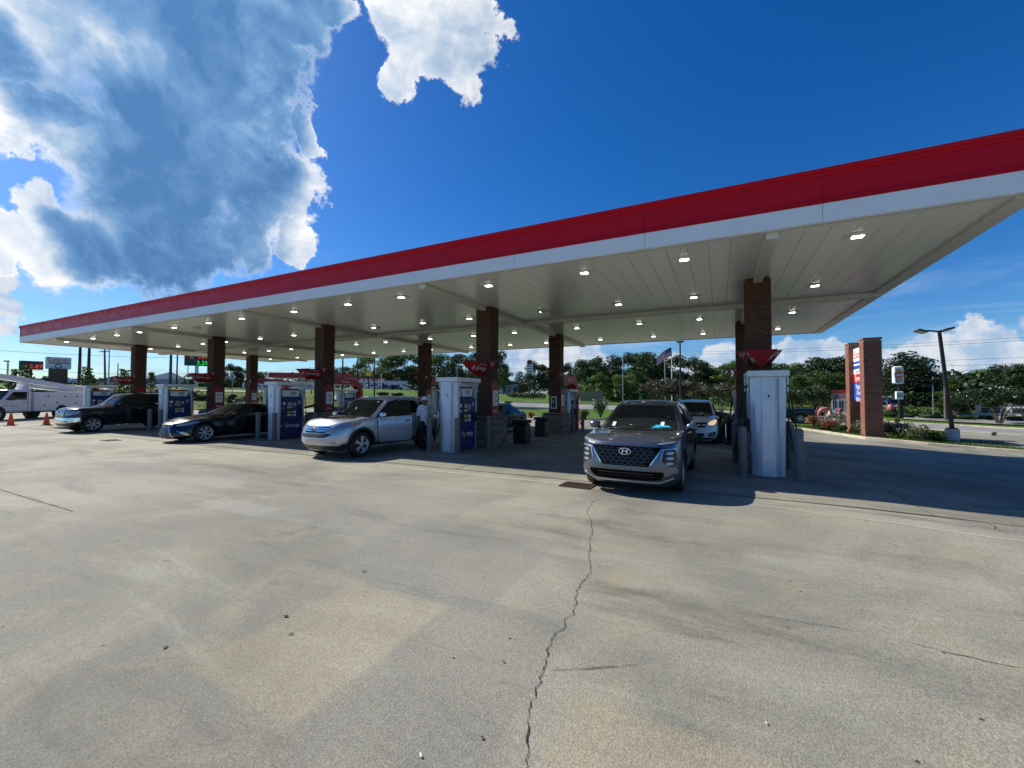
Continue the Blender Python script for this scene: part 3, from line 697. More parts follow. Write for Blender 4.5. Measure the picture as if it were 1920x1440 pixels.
# ---------------------------------------------------------------- pump furniture
def hose(mb, p0, p1, sag, side, r=.016, n=14):
    """U shaped hose from p0 (high) to p1 (holster), hanging to z = sag, bulging to side"""
    pts = []
    for k in range(n+1):
        t = k/n
        if t < .5: z = p0[2]+(sag-p0[2])*(1-(1-2*t)**2)**1.0 if False else p0[2]+(sag-p0[2])*sin(t*pi)
        else: z = p1[2]+(sag-p1[2])*sin(t*pi)
        pts.append((p0[0]+(p1[0]-p0[0])*t+side*.24*sin(t*pi), p0[1]+(p1[1]-p0[1])*t, z))
    mb.tube(pts, r, 8)
PL = 1.34   # dispenser length along Y
def make_dispenser():
    t = thing('fuel_dispenser', '', 'fuel pump')
    for e in (0, 1):        # end panels: fluted, tapering a little to the foot
        sgn = -1 if e == 0 else 1
        def sect(w): return [(-w, 0), (-w+.02, .07), (-w+.10, .135), (-.13, .155), (-.12, .17), (.12, .17), (.13, .155), (w-.10, .135), (w-.02, .07), (w, 0)]
        mb = MB(); vs_ = []; lv = [(0.012, .300), (.5, .312), (1.2, .328), (2.08, .345)]
        for z, w in lv:
            for u, v in sect(w): vs_.append((u, sgn*(PL/2-.20+v), z))
        n = 10; fs = [(a*n+k, a*n+(k+1) % n, (a+1)*n+(k+1) % n, (a+1)*n+k) for a in range(len(lv)-1) for k in range(n)]
        fs += [tuple(range(n)), tuple(range(3*n, 4*n))]
        mb.add(vs_, fs); ep = mb.obj('end_panel', m_silverl, t, 25)
        MB().box((sgn*-.175, sgn*(PL/2-.048), 1.06), (.05, .012, 2.0)).obj('trim', m_silver, ep)
        MB().box((.01, sgn*(PL/2-.020), 1.68), (.026, .01, .06), bev=.003).obj('lock', m_black, ep)
    MB().box((0, 0, 2.15), (.76, PL+.02, .13), bev=.015).obj('cap', m_white, t)
    MB().box((0, 0, .05), (.54, PL-.40, .10)).obj('plinth', m_blackp, t)
    MB().box((0, 0, .84), (.58, PL-.36, 1.50), bev=.02).obj('cabinet', m_blue, t)
    MB().box((0, 0, 1.66), (.42, PL-.42, .16), bev=.01).obj('upper_cabinet', m_blue, t)
    for s in (-1, 1):
        X = s*.292; R = (pi/2, 0, s*pi/2)
        MB().box((s*.285, 0, .42), (.02, PL-.34, .62), bev=.006).obj('lower_door', m_blue, t)
        text('lettering', 'Synergy', .20, m_txtw, t, (s*.2975, s*.05, .53), R, .002)
        MB().box((s*.29, s*-.42, .53), (.012, .075, .09), bev=.004).obj('swoosh_mark', m_silver, t)
        MB().box((s*.296, 0, 1.30), (.03, .42, .30), bev=.008).obj('bezel', m_blackp, t)
        MB().box((s*.313, s*-.08, 1.36), (.006, .20, .12)).obj('screen', m_silver, t); MB().box((s*.313, s*-.08, 1.23), (.006, .24, .07)).obj('card_reader', m_steel, t)
        MB().box((s*.313, s*.13, 1.34), (.006, .10, .14)).obj('keypad', m_steel, t)
        MB().box((s*.30, s*-.33, 1.38), (.014, .12, .10)).obj('decal', m_txtw, t)
        MB().box((s*.30, s*.33, 1.42), (.014, .10, .13)).obj('decal', m_silver, t)
        MB().box((s*.30, s*-.36, 1.18), (.014, .06, .14)).obj('decal', m_txtw, t)
        for k in range(3): MB().box((s*.300, s*(-.12+k*.13), 1.05), (.016, .10, .07), bev=.004).obj('grade_button', m_yellow if k < 2 else m_txtw, t)
        for k in range(3): MB().box((s*.300, s*(-.12+k*.13), .93), (.014, .09, .08), bev=.003).obj('grade_label', m_silver if k % 2 else m_txtw, t)
        # poster
        po = MB().box((s*.235, 0, 1.80), (.02, PL-.62, .30), bev=.004).obj('poster', m_txtw, t)
        MB().box((s*.247, 0, 1.92), (.006, PL-.66, .07)).obj('poster_header', m_red, po)
        MB().box((s*.247, s*.10, 1.77), (.006, .22, .14)).obj('poster_picture', m_silver, po)
        # nozzle in boot and hoses
        for e in (-1, 1):
            nb = MB().box((s*.315, e*.40, 1.02), (.07, .12, .30), bev=.015).obj('nozzle_boot', m_blackp, t)
            mb = MB(); mb.tube([(s*.35, e*.40, 1.16), (s*.385, e*.40, 1.05), (s*.375, e*.40, .93)], [.022, .03, .02], 8)
            mb.obj('nozzle', m_black, t, True)
            mb = MB(); hose(mb, (s*.36, e*.50, 2.05), (s*.375, e*.40, .93), .25+.08*(e > 0), s); mb.obj('hose', m_black, t, True)
            MB().tube([(s*.36, e*.50, 2.10), (s*.36, e*.50, 1.92)], .026, 10).obj('hose_coupling', m_steel, t, True)
            MB().tube([(s*.36, e*.50, 1.86), (s*.36, e*.50, 1.78)], .028, 10).obj('hose_coupling', m_steel, t, True)
    return t
disp = make_dispenser()
ISN = ['rightmost', 'second from right', 'middle', 'second from left', 'leftmost']
DXO = [0, 0, 0, 0, 0]
first = True
for i in range(5):
    for j in (0, 1):
        x = X0+CD*i+DXO[i]; y = 10.10+PL/2+.02 if j == 0 else Y2+(Y1-10.79)-.1
        lab = 'silver and blue fuel dispenser %s the %s %s-row column' % ('in front of' if j == 0 else 'behind', ISN[i], 'front' if j == 0 else 'back')
        if first: o = disp; o.location = (x, y, T(x, y)); first = False
        else: o = dup(disp, (x, y, T(x, y)))
        o['label'] = lab; o['group'] = 'fuel dispensers under the canopy'
# bollards
bol = MB().lathe([(.086, 0), (.086, 1.0), (.08, 1.03), (.05, 1.045), (0, 1.05)], 24).mesh('bollard', m_grey, 50)
for i in range(5):
    for j in (0, 1):
        x = X0+CD*i+DXO[i]; yc = 10.79 if j == 0 else Y2+(Y1-10.79)-.1; sg = 1 if j == 0 else -1
        for sx in (-1, 1):
            for e, dy in (('outer', -.92), ('inner', .86)):
                if e == 'outer' and j == 0: X, Y = x+sx*.49, 9.98
                else: X, Y = x+sx*.56, yc+sg*dy
                o = link('bollard', bol, None, (X, Y, T(X, Y)-.01))
                tag(o, 'grey bollard, %s %s corner of pump at %s %s column' % (e, 'left' if sx < 0 else 'right', ISN[i], 'front' if j == 0 else 'back'), 'bollard', 'grey bollards guarding the pumps')
# signs on the columns
NUM = [(17, 18), (13, 14), (9, 10), (5, 6), (1, 2)]; NUMB = [(19, 20), (15, 16), (11, 12), (7, 8), (3, 4)]
for i in range(5):
    x = X0+CD*i; fy = Y1-CW/2-.012
    t = thing('pump_topper_sign', 'red inverted triangular box sign with fuel lettering on the %s front column' % ISN[i], 'sign', (x, fy, 2.35), 0, 'red triangular signs on the front columns')
    w, L, Lb, hh = .32, .86, .60, .42
    mb = MB(); vs_ = [(-w, 0, hh), (w, 0, hh), (0, 0, 0), (-w, -L, hh), (w, -L, hh), (0, -Lb, 0)]
    mb.add(vs_, [(0, 2, 1), (3, 4, 5), (0, 1, 4, 3), (1, 2, 5, 4), (2, 0, 3, 5)]); mb.obj('sign_box', m_red, t)
    for s in (-1, 1):
        nrm = Vector((s*hh, 0, -w)).normalized(); e1 = Vector((0, s, 0)); e2 = nrm.cross(e1)
        Rm = Matrix((e1, e2, nrm)).transposed().to_euler()
        c = Vector((s*w*.55, -.40, hh*.55))+nrm*.004
        text('lettering', 'Synergy', .22, m_txtw, t, c, Rm, .002)
        c = Vector((s*w*.83, -.42, hh*.83))+nrm*.004
        text('lettering', 'Fuel Technology', .07, m_txtw, t, c, Rm, .001)
        mb = MB(); cc2 = Vector((s*w*.55, -.40-s*0, hh*.55))+nrm*.003+e1*(-.46)
        for k in range(3):
            r_ = .035+.02*k; pts = [cc2+(e1*cos(a)+e2*sin(a))*r_ for a in [q*pi/8+k for q in range(10)]]; mb.tube(pts, .006, 5)
        mb.obj('emblem', m_txtw, t)
    for j, (nn, yy) in enumerate(((NUM[i], fy-.02), (NUMB[i], Y2-CW/2-.03))):
        for s in (-1, 1):
            t = thing('pump_number_sign', 'red triangle reading %d at the %s side of the %s %s column' % (nn[0 if s < 0 else 1], 'left' if s < 0 else 'right', ISN[i], 'front' if j == 0 else 'back'), 'number sign', (x+s*(CW/2+.03), yy+.1, 2.42), 0, 'red pump number flags')
            poly = [(-s*.06, .40), (s*.20, .40), (-s*.06, .05)]
            MB().prism([(u, v) for u, v in poly], 'y', -.12, -.09).obj('flag', m_redd, t)
            text('number', str(nn[0 if s < 0 else 1]), .13, m_txtw, t, (s*.062, -.123, .30), (pi/2, 0, 0), .001)
    # fuel price cards on the right-hand faces
    for j, y in enumerate((Y1, Y2)):
        z0 = T(x, y)+1.0
        t = thing('discount_sign', 'red discount panel with white card on the %s %s column' % (ISN[i], 'front' if j == 0 else 'back'), 'sign', (x+CW/2+.02, y, z0), 0, 'red discount panels on the columns')
        poly = [(-.26, 0), (.26, 0), (.26, .98), (.20, 1.10), (.02, 1.20), (-.20, 1.22), (-.26, 1.10)]
        MB().prism(poly, 'x', 0, .025).obj('backing', m_redd, t)
        MB().box((.030, 0, .62), (.012, .34, .52), bev=.004).obj('card', m_txtw, t)
        text('lettering', '3¢', .20, m_txtk, t, (.0375, 0, .73), (pi/2, 0, pi/2), .001)
        text('lettering', 'OFF EVERY\nGALLON', .055, m_txtk, t, (.0375, 0, .52), (pi/2, 0, pi/2), .001)
        text('lettering', 'Save', .13, m_txtw, t, (.027, -.0, .18), (pi/2, 0, pi/2), .001)
# red arches over the far dispensers
for i in range(5):
    x = X0+CD*i; y = Y2; z0 = T(x, y+3)
    t = thing('pump_arch', 'red curved arch over the far dispenser behind the %s back column' % ISN[i], 'pump arch', (x, y, z0), 0, 'red arches over the far dispensers')
    prof = []; prof_in = []
    outer = [(.32, 2.62), (.45, 2.95), (1.9, 2.95), (2.3, 2.90), (2.62, 2.72), (2.85, 2.40), (2.92, 2.0), (2.92, 0)]
    inner = [(2.66, 0), (2.66, 1.9), (2.58, 2.18), (2.42, 2.38), (2.15, 2.50), (1.85, 2.54), (.6, 2.54), (.42, 2.60)]
    MB().prism(outer+inner, 'x', -.24, .24).obj('band', m_red, t, 30)
    for s in (-1, 1):
        text('lettering', 'Synergy', .20, m_txtw, t, (s*.243, 1.35, 2.74), (pi/2, 0, s*pi/2), .001)
        MB().box((s*.25, 2.79, 1.45), (.012, .20, .34)).obj('card', m_txtw, t)
        text('lettering', '3¢', .14, m_txtk, t, (s*.257, 2.79, 1.50), (pi/2, 0, s*pi/2), .001)
# litter bins
def bin_(p, lab):
    t = thing('litter_bin', lab, 'litter bin', (p.x, p.y, T(p.x, p.y)), 0, 'black litter bins beside the columns')
    MB().box((0, 0, .36), (.50, .50, .72), bev=.05).obj('body', m_blackp, t, 30)
    MB().box((0, 0, .79), (.54, .54, .13), bev=.05).obj('lid', m_black, t, 30)
    for k in range(5): MB().box((-.18+k*.09, -.255, .36), (.02, .02, .6)).obj('rib', m_black, t)
    MB().box((0, -.262, .80), (.30, .02, .08)).obj('opening', m_blackp, t)
    MB().box((0, 0, .03), (.46, .46, .06)).obj('foot', m_black, t)
bin_(Vector((-6.42, 13.75, 0)), 'square black litter bin right of the stone base of the second front column')
bin_(gnd(1016, 818), 'square black litter bin left of the stone base of the second back column')
bin_(Vector((X0+CD*2+1.0, 13.4, 0)), 'square black litter bin beside the middle front column behind the silver car')
bin_(Vector((X0-.95, 19.0, 0)), 'square black litter bin left of the rightmost back column')
t = thing('notice_frame', 'white framed notice on the face of the second back column above the stone', 'notice', (X0+CD-.02, Y2-CW/2-.02, 1.05))
MB().box((0, 0, .31), (.30, .03, .60), bev=.004).obj('frame', m_white, t); MB().box((0, -.017, .31), (.20, .008, .48)).obj('notice', m_blackp, t)
MB().box((-.02, -.022, .36), (.08, .004, .16)).obj('picture', m_silver, t)

# ---------------------------------------------------------------- cars (local frame: nose at y=0 facing -y, tail at y=L)
def lerp_tab(tab, x, smooth=False):
    if x <= tab[0][0]: return tab[0][1]
    for (a, va), (b, vb) in zip(tab, tab[1:]):
        if x <= b:
            u = (x-a)/(b-a) if b > a else 0
            if smooth: u = u*u*(3-2*u)
            return va+(vb-va)*u
    return tab[-1][1]
def half_outline(hw, y0, y1, lf, lr, nf, nr, k1=14, k2=18, k3=10):
    def arc(n, k, L):
        raw = []
        for i in range(201):
            a = pi/2*i/200; raw.append((max(0, sin(a))**(2/n), 1-max(0, cos(a))**(2/n)))
        acc = [0]
        for (a, b), (c, d) in zip(raw, raw[1:]): acc.append(acc[-1]+hypot((c-a)*hw, (d-b)*L))
        out = []; j = 0
        for i in range(k):
            t = acc[-1]*i/(k-1)
            while j < 199 and acc[j+1] < t: j += 1
            u = (t-acc[j])/max(1e-9, acc[j+1]-acc[j]); out.append((raw[j][0]+(raw[j+1][0]-raw[j][0])*u, raw[j][1]+(raw[j+1][1]-raw[j][1])*u))
        return out
    pts = [(hw*x, y0+lf*y) for x, y in arc(nf, k1, lf)]
    ya, yb = y0+lf, y1-lr
    pts += [(hw, ya+(yb-ya)*i/(k2+1)) for i in range(1, k2+1)]
    pts += [(hw*x, y1-lr*y) for x, y in reversed(arc(nr, k3, lr))]
    return pts
def loft(rings, cap_rows=8, crown=.04, zcap=None, bottom=True):
    """rings: list of half outlines with z: [(x,y,z)...]; mirrored; top closed by crowned rows, bottom flat"""
    n = len(rings[0]); full = []
    for r in rings: full.append([(x, y, z) for x, y, z in r]+[(-x, y, z) for x, y, z in reversed(r[1:-1])])
    m = len(full[0]); vs_ = [p for r in full for p in r]; fs = []
    for k in range(len(full)-1):
        for i in range(m): fs.append((k*m+i, k*m+(i+1) % m, (k+1)*m+(i+1) % m, (k+1)*m+i))
    for lvl, sgn in ((len(full)-1, 1), (0, -1)):
        b = lvl*m; ring = full[lvl]; rows = []
        for i in range(1, n-1):
            R, Lf = b+i, b+(m-i); x, y, z = ring[i]; row = [R]
            for c in range(1, cap_rows):
                u = 1-2*c/cap_rows; ed = min(1, (i/6))*min(1, (n-1-i)/6)
                zz = z+(crown*(1-u*u)*min(1, x/.6)*ed if sgn > 0 else 0)
                vs_.append((x*u, y, zz)); row.append(len(vs_)-1)
            row.append(Lf); rows.append(row)
        for ra, rb in zip(rows, rows[1:]):
            for c in range(cap_rows): fs.append((ra[c], ra[c+1], rb[c+1], rb[c]) if sgn > 0 else (ra[c], rb[c], rb[c+1], ra[c+1]))
        for c in range(cap_rows):
            fs.append((b, rows[0][c+1], rows[0][c]) if sgn > 0 else (b, rows[0][c], rows[0][c+1]))
            e = b+n-1; fs.append((e, rows[-1][c], rows[-1][c+1]) if sgn > 0 else (e, rows[-1][c+1], rows[-1][c]))
    mb = MB(); mb.add(vs_, fs); return mb
def chaikin(poly, it=1, closed=True):
    for _ in range(it):
        q = []
        for i in range(len(poly)):
            a = poly[i]; b = poly[(i+1) % len(poly)]
            k = min(.3, .045/max(1e-6, hypot(b[0]-a[0], b[1]-a[1]))); q += [(a[0]+(b[0]-a[0])*k, a[1]+(b[1]-a[1])*k), (b[0]-(b[0]-a[0])*k, b[1]-(b[1]-a[1])*k)]
        poly = q
    return poly
class Skin:
    def __init__(s, bodies, L):
        v = []; f = []
        for mb in bodies:
            o = len(v); v += mb.v; f += [tuple(i+o for i in q) for q in mb.f]
        s.b = BVHTree.FromPolygons([Vector(p) for p in v], f); s.L = L
    def cast(s, plane, u, v):
        o, d = {'R': ((3, u, v), (-1, 0, 0)), 'L': ((-3, u, v), (1, 0, 0)), 'F': ((u, -3, v), (0, 1, 0)), 'B': ((u, s.L+3, v), (0, -1, 0)), 'T': ((u, v, 5), (0, 0, -1))}[plane]
        h = s.b.ray_cast(Vector(o), Vector(d)); return (h[0], h[1], Vector(d)) if h[0] is not None else None
    def decal(s, name, poly, plane, m, parent, off=.006, step=.07, rnd=0, ring=None):
        if rnd: poly = chaikin(poly, rnd)
        if ring is None:
            P = []; n = len(poly)
            for i in range(n):
                a, b = Vector(poly[i]), Vector(poly[(i+1) % n]); k = max(1, int((b-a).length/step))
                P += [a+(b-a)*(j/k) for j in range(k)]
            nb = len(P); P2 = [tuple(p) for p in P]; x0, x1 = min(p[0] for p in P2), max(p[0] for p in P2); y0, y1 = min(p[1] for p in P2), max(p[1] for p in P2)
            x = x0+step/2
            while x < x1:
                y = y0+step/2
                while y < y1:
                    if inside((x, y), P2): P.append(Vector((x, y)))
                    y += step
                x += step
            v, e, f, *_ = delaunay_2d_cdt(P, [(i, (i+1) % nb) for i in range(nb)], [], 1, 1e-6)
            f = [tuple(q) for q in f]
        else: v, f = ring
        hit = {}; 
        for i, p in enumerate(v):
            h = s.cast(plane, p[0], p[1])
            if h: hit[i] = h
        f = [q for q in f if all(i in hit for i in q)]
        if not f: return None
        for q in []: pass
        idx = {}; vs_ = []
        for q in f:
            for i in q:
                if i not in idx:
                    idx[i] = len(vs_); h = hit[i]; n_ = h[1] if h[1].dot(h[2]) < 0 else -h[1]; vs_.append(h[0]+(n_*.75-h[2]*.25)*off)
        fs = [tuple(idx[i] for i in q) for q in f]
        cnt = {}
        for q in fs:
            for a, b in zip(q, q[1:]+q[:1]): cnt.setdefault((min(a, b), max(a, b)), []).append((a, b))
        inv = {idx[i]: hit[i] for i in idx}; low = {}
        for k, l in cnt.items():
            if len(l) == 1:
                a, b = l[0]
                for q in (a, b):
                    if q not in low: low[q] = len(vs_); vs_.append(Vector(vs_[q])+inv[q][2]*(off+.006))
                fs.append((b, a, low[a], low[b]))
        mb = MB(); mb.add(vs_, fs); o = mb.obj(name, m, parent, 35); return o
    def rib(s, name, pts, w, plane, m, parent, off=.004, step=.05, closed=False):
        fine = []; P = [Vector(p) for p in pts]+([Vector(pts[0])] if closed else [])
        for a, b in zip(P, P[1:]):
            k = max(1, int((b-a).length/step)); fine += [a+(b-a)*(j/k) for j in range(k)]
        fine.append(P[-1]); v = []
        for i, p in enumerate(fine):
            t = (fine[min(i+1, len(fine)-1)]-fine[max(i-1, 0)]).normalized(); n = Vector((-t.y, t.x)); v += [p+n*w/2, p-n*w/2]
        f = [(2*i, 2*i+1, 2*i+3, 2*i+2) for i in range(len(fine)-1)]
        return s.decal(name, None, plane, m, parent, off, ring=(v, f))
    def arch(s, name, yc, zc, r0, r1, plane, m, parent, a0=-.12, a1=pi+.12, off=.012):
        v = []; n = 28
        for i in range(n+1):
            a = a0+(a1-a0)*i/n
            for r in (r0, (r0+r1)/2, r1): v.append(Vector((yc+r*cos(a), zc+r*sin(a))))
        f = [(3*i+k, 3*i+k+1, 3*i+4+k, 3*i+3+k) for i in range(n) for k in range(2)]
        return s.decal(name, None, plane, m, parent, off, ring=(v, f))
def make_wheel(R, Rr, style, ns):
    key = (R, Rr, style, ns)
    if key in WM: return WM[key]
    w = .235 if R > .3 else .2
    ty = MB().lathe([(Rr*.98, -.0), (Rr*1.02, .012), (R*.93, .004), (R*.985, -.025), (R, -.06), (R, -w+.06), (R*.985, -w+.025), (R*.93, -w), (Rr, -w)], 40, axis='x').mesh('tyre', m_black, 35)
    mb = MB().lathe([(Rr*1.0, -.004), (Rr*.93, -.012), (Rr*.90, -.05), (Rr*.88, -.16)], 40, m_alloy, 'x')
    mb.lathe([(Rr*.20, -.012), (Rr*.17, .0), (0, .004)], 20, m_alloy, 'x')
    wd = .5 if style == 'wide' else .3
    for k in range(ns):
        a = 2*pi*k/ns
        subs = (0,) if style != 'split' else (-.13, .13)
        for sb in subs:
            ca, sa = cos(a), sin(a); ca2, sa2 = cos(a+sb), sin(a+sb)
            hwid = Rr*wd/2/ (ns/5)*(.55 if style == 'split' else 1)
            t1 = Vector((0, -sa, ca)); t2 = Vector((0, -sa2, ca2)); r1 = Vector((0, ca, sa))*Rr*.14; r2 = Vector((0, ca2, sa2))*Rr*.94
            v = [r1+t1*hwid*.9, r1-t1*hwid*.9, r2-t2*hwid*1.15, r2+t2*hwid*1.15]
            fr = [p+Vector((x_, 0, 0)) for p, x_ in zip(v, (-.006, -.006, -.014, -.014))]; bk = [p+Vector((-.05, 0, 0)) for p in v]
            mb.add(fr+bk, [(0,1,2,3),(7,6,5,4),(0,4,5,1),(1,5,6,2),(2,6,7,3),(3,7,4,0)], m_alloy)
    rim = mb.mesh('rim', None, 30)
    dk = MB().lathe([(Rr*.9, -.07), (Rr*.5, -.075), (0, -.075)], 24, axis='x').mesh('wheel', m_blackp)
    WM[key] = (dk, ty, rim); return WM[key]
WM = {}
def add_wheels(t, sp):
    dk, ty, rim = make_wheel(sp['R'], sp['Rr'], sp['ws'], sp['wn'])
    for y in sp['ax']:
        for s in (1, -1):
            wh = link('wheel', dk, t, (s*(sp['W']/2-.025), y, sp['R'])); 
            if s < 0: wh.rotation_euler[2] = pi
            wh.rotation_euler[0] = random.uniform(0, .5)
            link('tyre', ty, wh); link('rim', rim, wh)
def bool_cut(me, cutters):
    o = bpy.data.objects.new('tmp', me); COL.objects.link(o); cs = []
    for c in cutters:
        co = bpy.data.objects.new('tmpc', c); COL.objects.link(co); cs.append(co)
        md = o.modifiers.new('b', 'BOOLEAN'); md.object = co; md.operation = 'DIFFERENCE'; md.solver = 'EXACT'
    dg = bpy.context.evaluated_depsgraph_get(); r = bpy.data.meshes.new_from_object(o.evaluated_get(dg))
    for q in cs+[o]: bpy.data.objects.remove(q)
    return r
def car_shell(t, sp, pm):
    L, W, H = sp['L'], sp['W'], sp['H']; rings = []
    for tt in (0, .06, .16, .28, .42, .56, .68, .78, .87, .93, .97, .99, 1.0):
        ins = {.97: .012, .99: .03, 1.0: .055}.get(tt, 0)
        hw = W/2*lerp_tab(sp['side'], tt, True)-ins; y0 = lerp_tab(sp['nose'], tt, True)+ins; y1 = L-lerp_tab(sp['tail'], tt, True)-ins
        o = half_outline(hw, y0, y1, sp.get('lf', .75), sp.get('lr', .6), sp.get('nf', 2.9), sp.get('nr', 3.6))
        ring = []
        for x, y in o:
            zb, zt = lerp_tab(sp['zb'], y), lerp_tab(sp['top'], y, True)
            te = tt if tt < .9 else .9+(tt-.9)*1.0
            ring.append((x, y, zb+(zt-zb)*te))
        rings.append(ring)
    body = loft(rings, 10, sp.get('crown', .05))
    rings = []; c0, c1, r0, r1, cw, rw = sp['cab']
    for v in (0, .15, .3, .45, .6, .75, .88, .95, .985, 1.0):
        ins = {.95: .004, .985: .022, 1.0: .06}.get(v, 0); vv = min(1, v/.95)
        hw = cw+(rw-cw)*vv**1.25-ins; y0 = c0+(r0-c0)*(vv**sp.get('wcurve', .94))+ins; y1 = c1+(r1-c1)*vv**sp.get('rcurve', 1.3)-ins
        lf = sp.get('clf', .32)*(1-.2*vv); o = half_outline(hw, y0, y1, lf, sp.get('clr', .3), 2.3, 2.6)
        ring = []
        for x, y in o:
            zb = lerp_tab(sp['top'], y, True)-.05; zr = lerp_tab(sp['roof'], y, True)-.035
            e = 1.0 if v < .95 else 1.0
            zz = zb+(zr-zb)*vv+{.95: 0, .985: .018, 1.0: .03}.get(v, 0); ring.append((x, y, zz))
        rings.append(ring)
    cab = loft(rings, 8, .035)
    me = body.mesh('body', pm, False); me.materials.append(m_blackp); cut = []
    for y in sp['ax']:
        for s in (1, -1):
            r = sp['R']+sp.get('gap', .055); c = MB().lathe([(0, W/2-.34), (r, W/2-.34), (r, W/2+.3), (0, W/2+.3)], 40, axis='x', c=(0, y, sp['R']+.01))
            c.v = [(s*p[0], p[1], p[2]) for p in c.v]; cm = c.mesh('cut', m_blackp); 
            bm = bmesh.new(); bm.from_mesh(cm); bmesh.ops.remove_doubles(bm, verts=bm.verts, dist=1e-4); bmesh.ops.recalc_face_normals(bm, faces=bm.faces); bm.to_mesh(cm); bm.free()
            cm.materials.clear(); cm.materials.append(pm); cm.materials.append(m_blackp); cm.polygons.foreach_set('material_index', [1]*len(cm.polygons)); cut.append(cm)
    me = bool_cut(me, cut); me.polygons.foreach_set('use_smooth', [True]*len(me.polygons)); me.set_sharp_from_angle(angle=radians(42)); me.name = 'body'
    b = link('body', me, t); cb = cab.obj('cabin', pm, t, 50)
    sk = Skin([body, cab], L)
    return b, cb, sk
def side_glass(sk, t, polys, seams, pillar=True):
    for s, pl in ((1, 'R'), (-1, 'L')):
        for q in polys: sk.decal('window', q, pl, m_glass, t, .006, .08, 1)
def common(t, sp, sk, pm):
    W = sp['W']
    for pl in 'RL':
        s = 1 if pl == 'R' else -1
        for q in sp['glass']: sk.decal('window', q, pl, m_glass, t, .006, .08, 1)
        for q in sp.get('seams', []): sk.rib('door_seam', q, .012, pl, m_black, t, .0025)
        for y, z in sp.get('handles', []):
            h = sk.cast(pl, y, z)
            if h: MB().box((h[0].x+s*.018, y, z), (.025, .19, .028), bev=.01).obj('door_handle', sp.get('hm', pm), t, 30)
        if sp.get('clad'):
            z0, z1 = sp['clad']; a, b = sp['ax']; R = sp['R']
            sk.decal('sill_cladding', [(a+R*.9, z0), (b-R*.9, z0), (b-R*1.12, z1), (a+R*1.12, z1)], pl, m_blackp, t, .012)
            for y in sp['ax']: sk.arch('arch_cladding', y, R+.01, R+.05, R+.12, pl, m_blackp, t)
        my, mz = sp['mirror']; h = sk.cast(pl, my, mz)
        hx = W/2-.06
        mm = MB().lathe([(.0, -.13), (.05, -.125), (.085, -.09), (.10, 0), (.09, .08), (.055, .12), (0, .125)], 16, axis='x').mesh('mirror', sp.get('mm', pm), 40)
        mo = link('mirror', mm, t, (s*(hx+.15), my, mz)); mo.scale = (.85, .75, .82)
        MB().box((s*(hx+.15), my+.075, mz), (.20, .012, .13), bev=.005).obj('mirror_glass', m_glass, t)
        MB().box((s*(hx+.02), my+.02, mz-.06), (.16, .06, .04), bev=.012).obj('mirror_arm', m_blackp, t)
    sk.decal('windscreen', sp['wind'], 'F', sp.get('wm', m_glassm), t, .007, .07, 1)
    sk.decal('rear_window', sp['rearw'], 'B', m_glass, t, .006, .08, 1)
    for s in (1, -1):
        x0 = sp['wind'][0][0]; z0 = sp['wind'][0][1]+.035
        sk.rib('wiper', [(s*.08-.25, z0-.01), (s*.08+.25, z0+.03)], .016, 'F', m_black, t, .012)
def headlights(sk, t, poly, m=None, plane='F'):
    for s in (1, -1):
        q = [(s*a, b) for a, b in poly]
        hl = sk.decal('headlight', q, plane, m or m_lamp, t, .010, .035, 1)
def ellipse(cx_, cz, a, b, n=20): return [(cx_+a*cos(2*pi*k/n), cz+b*sin(2*pi*k/n)) for k in range(n)]

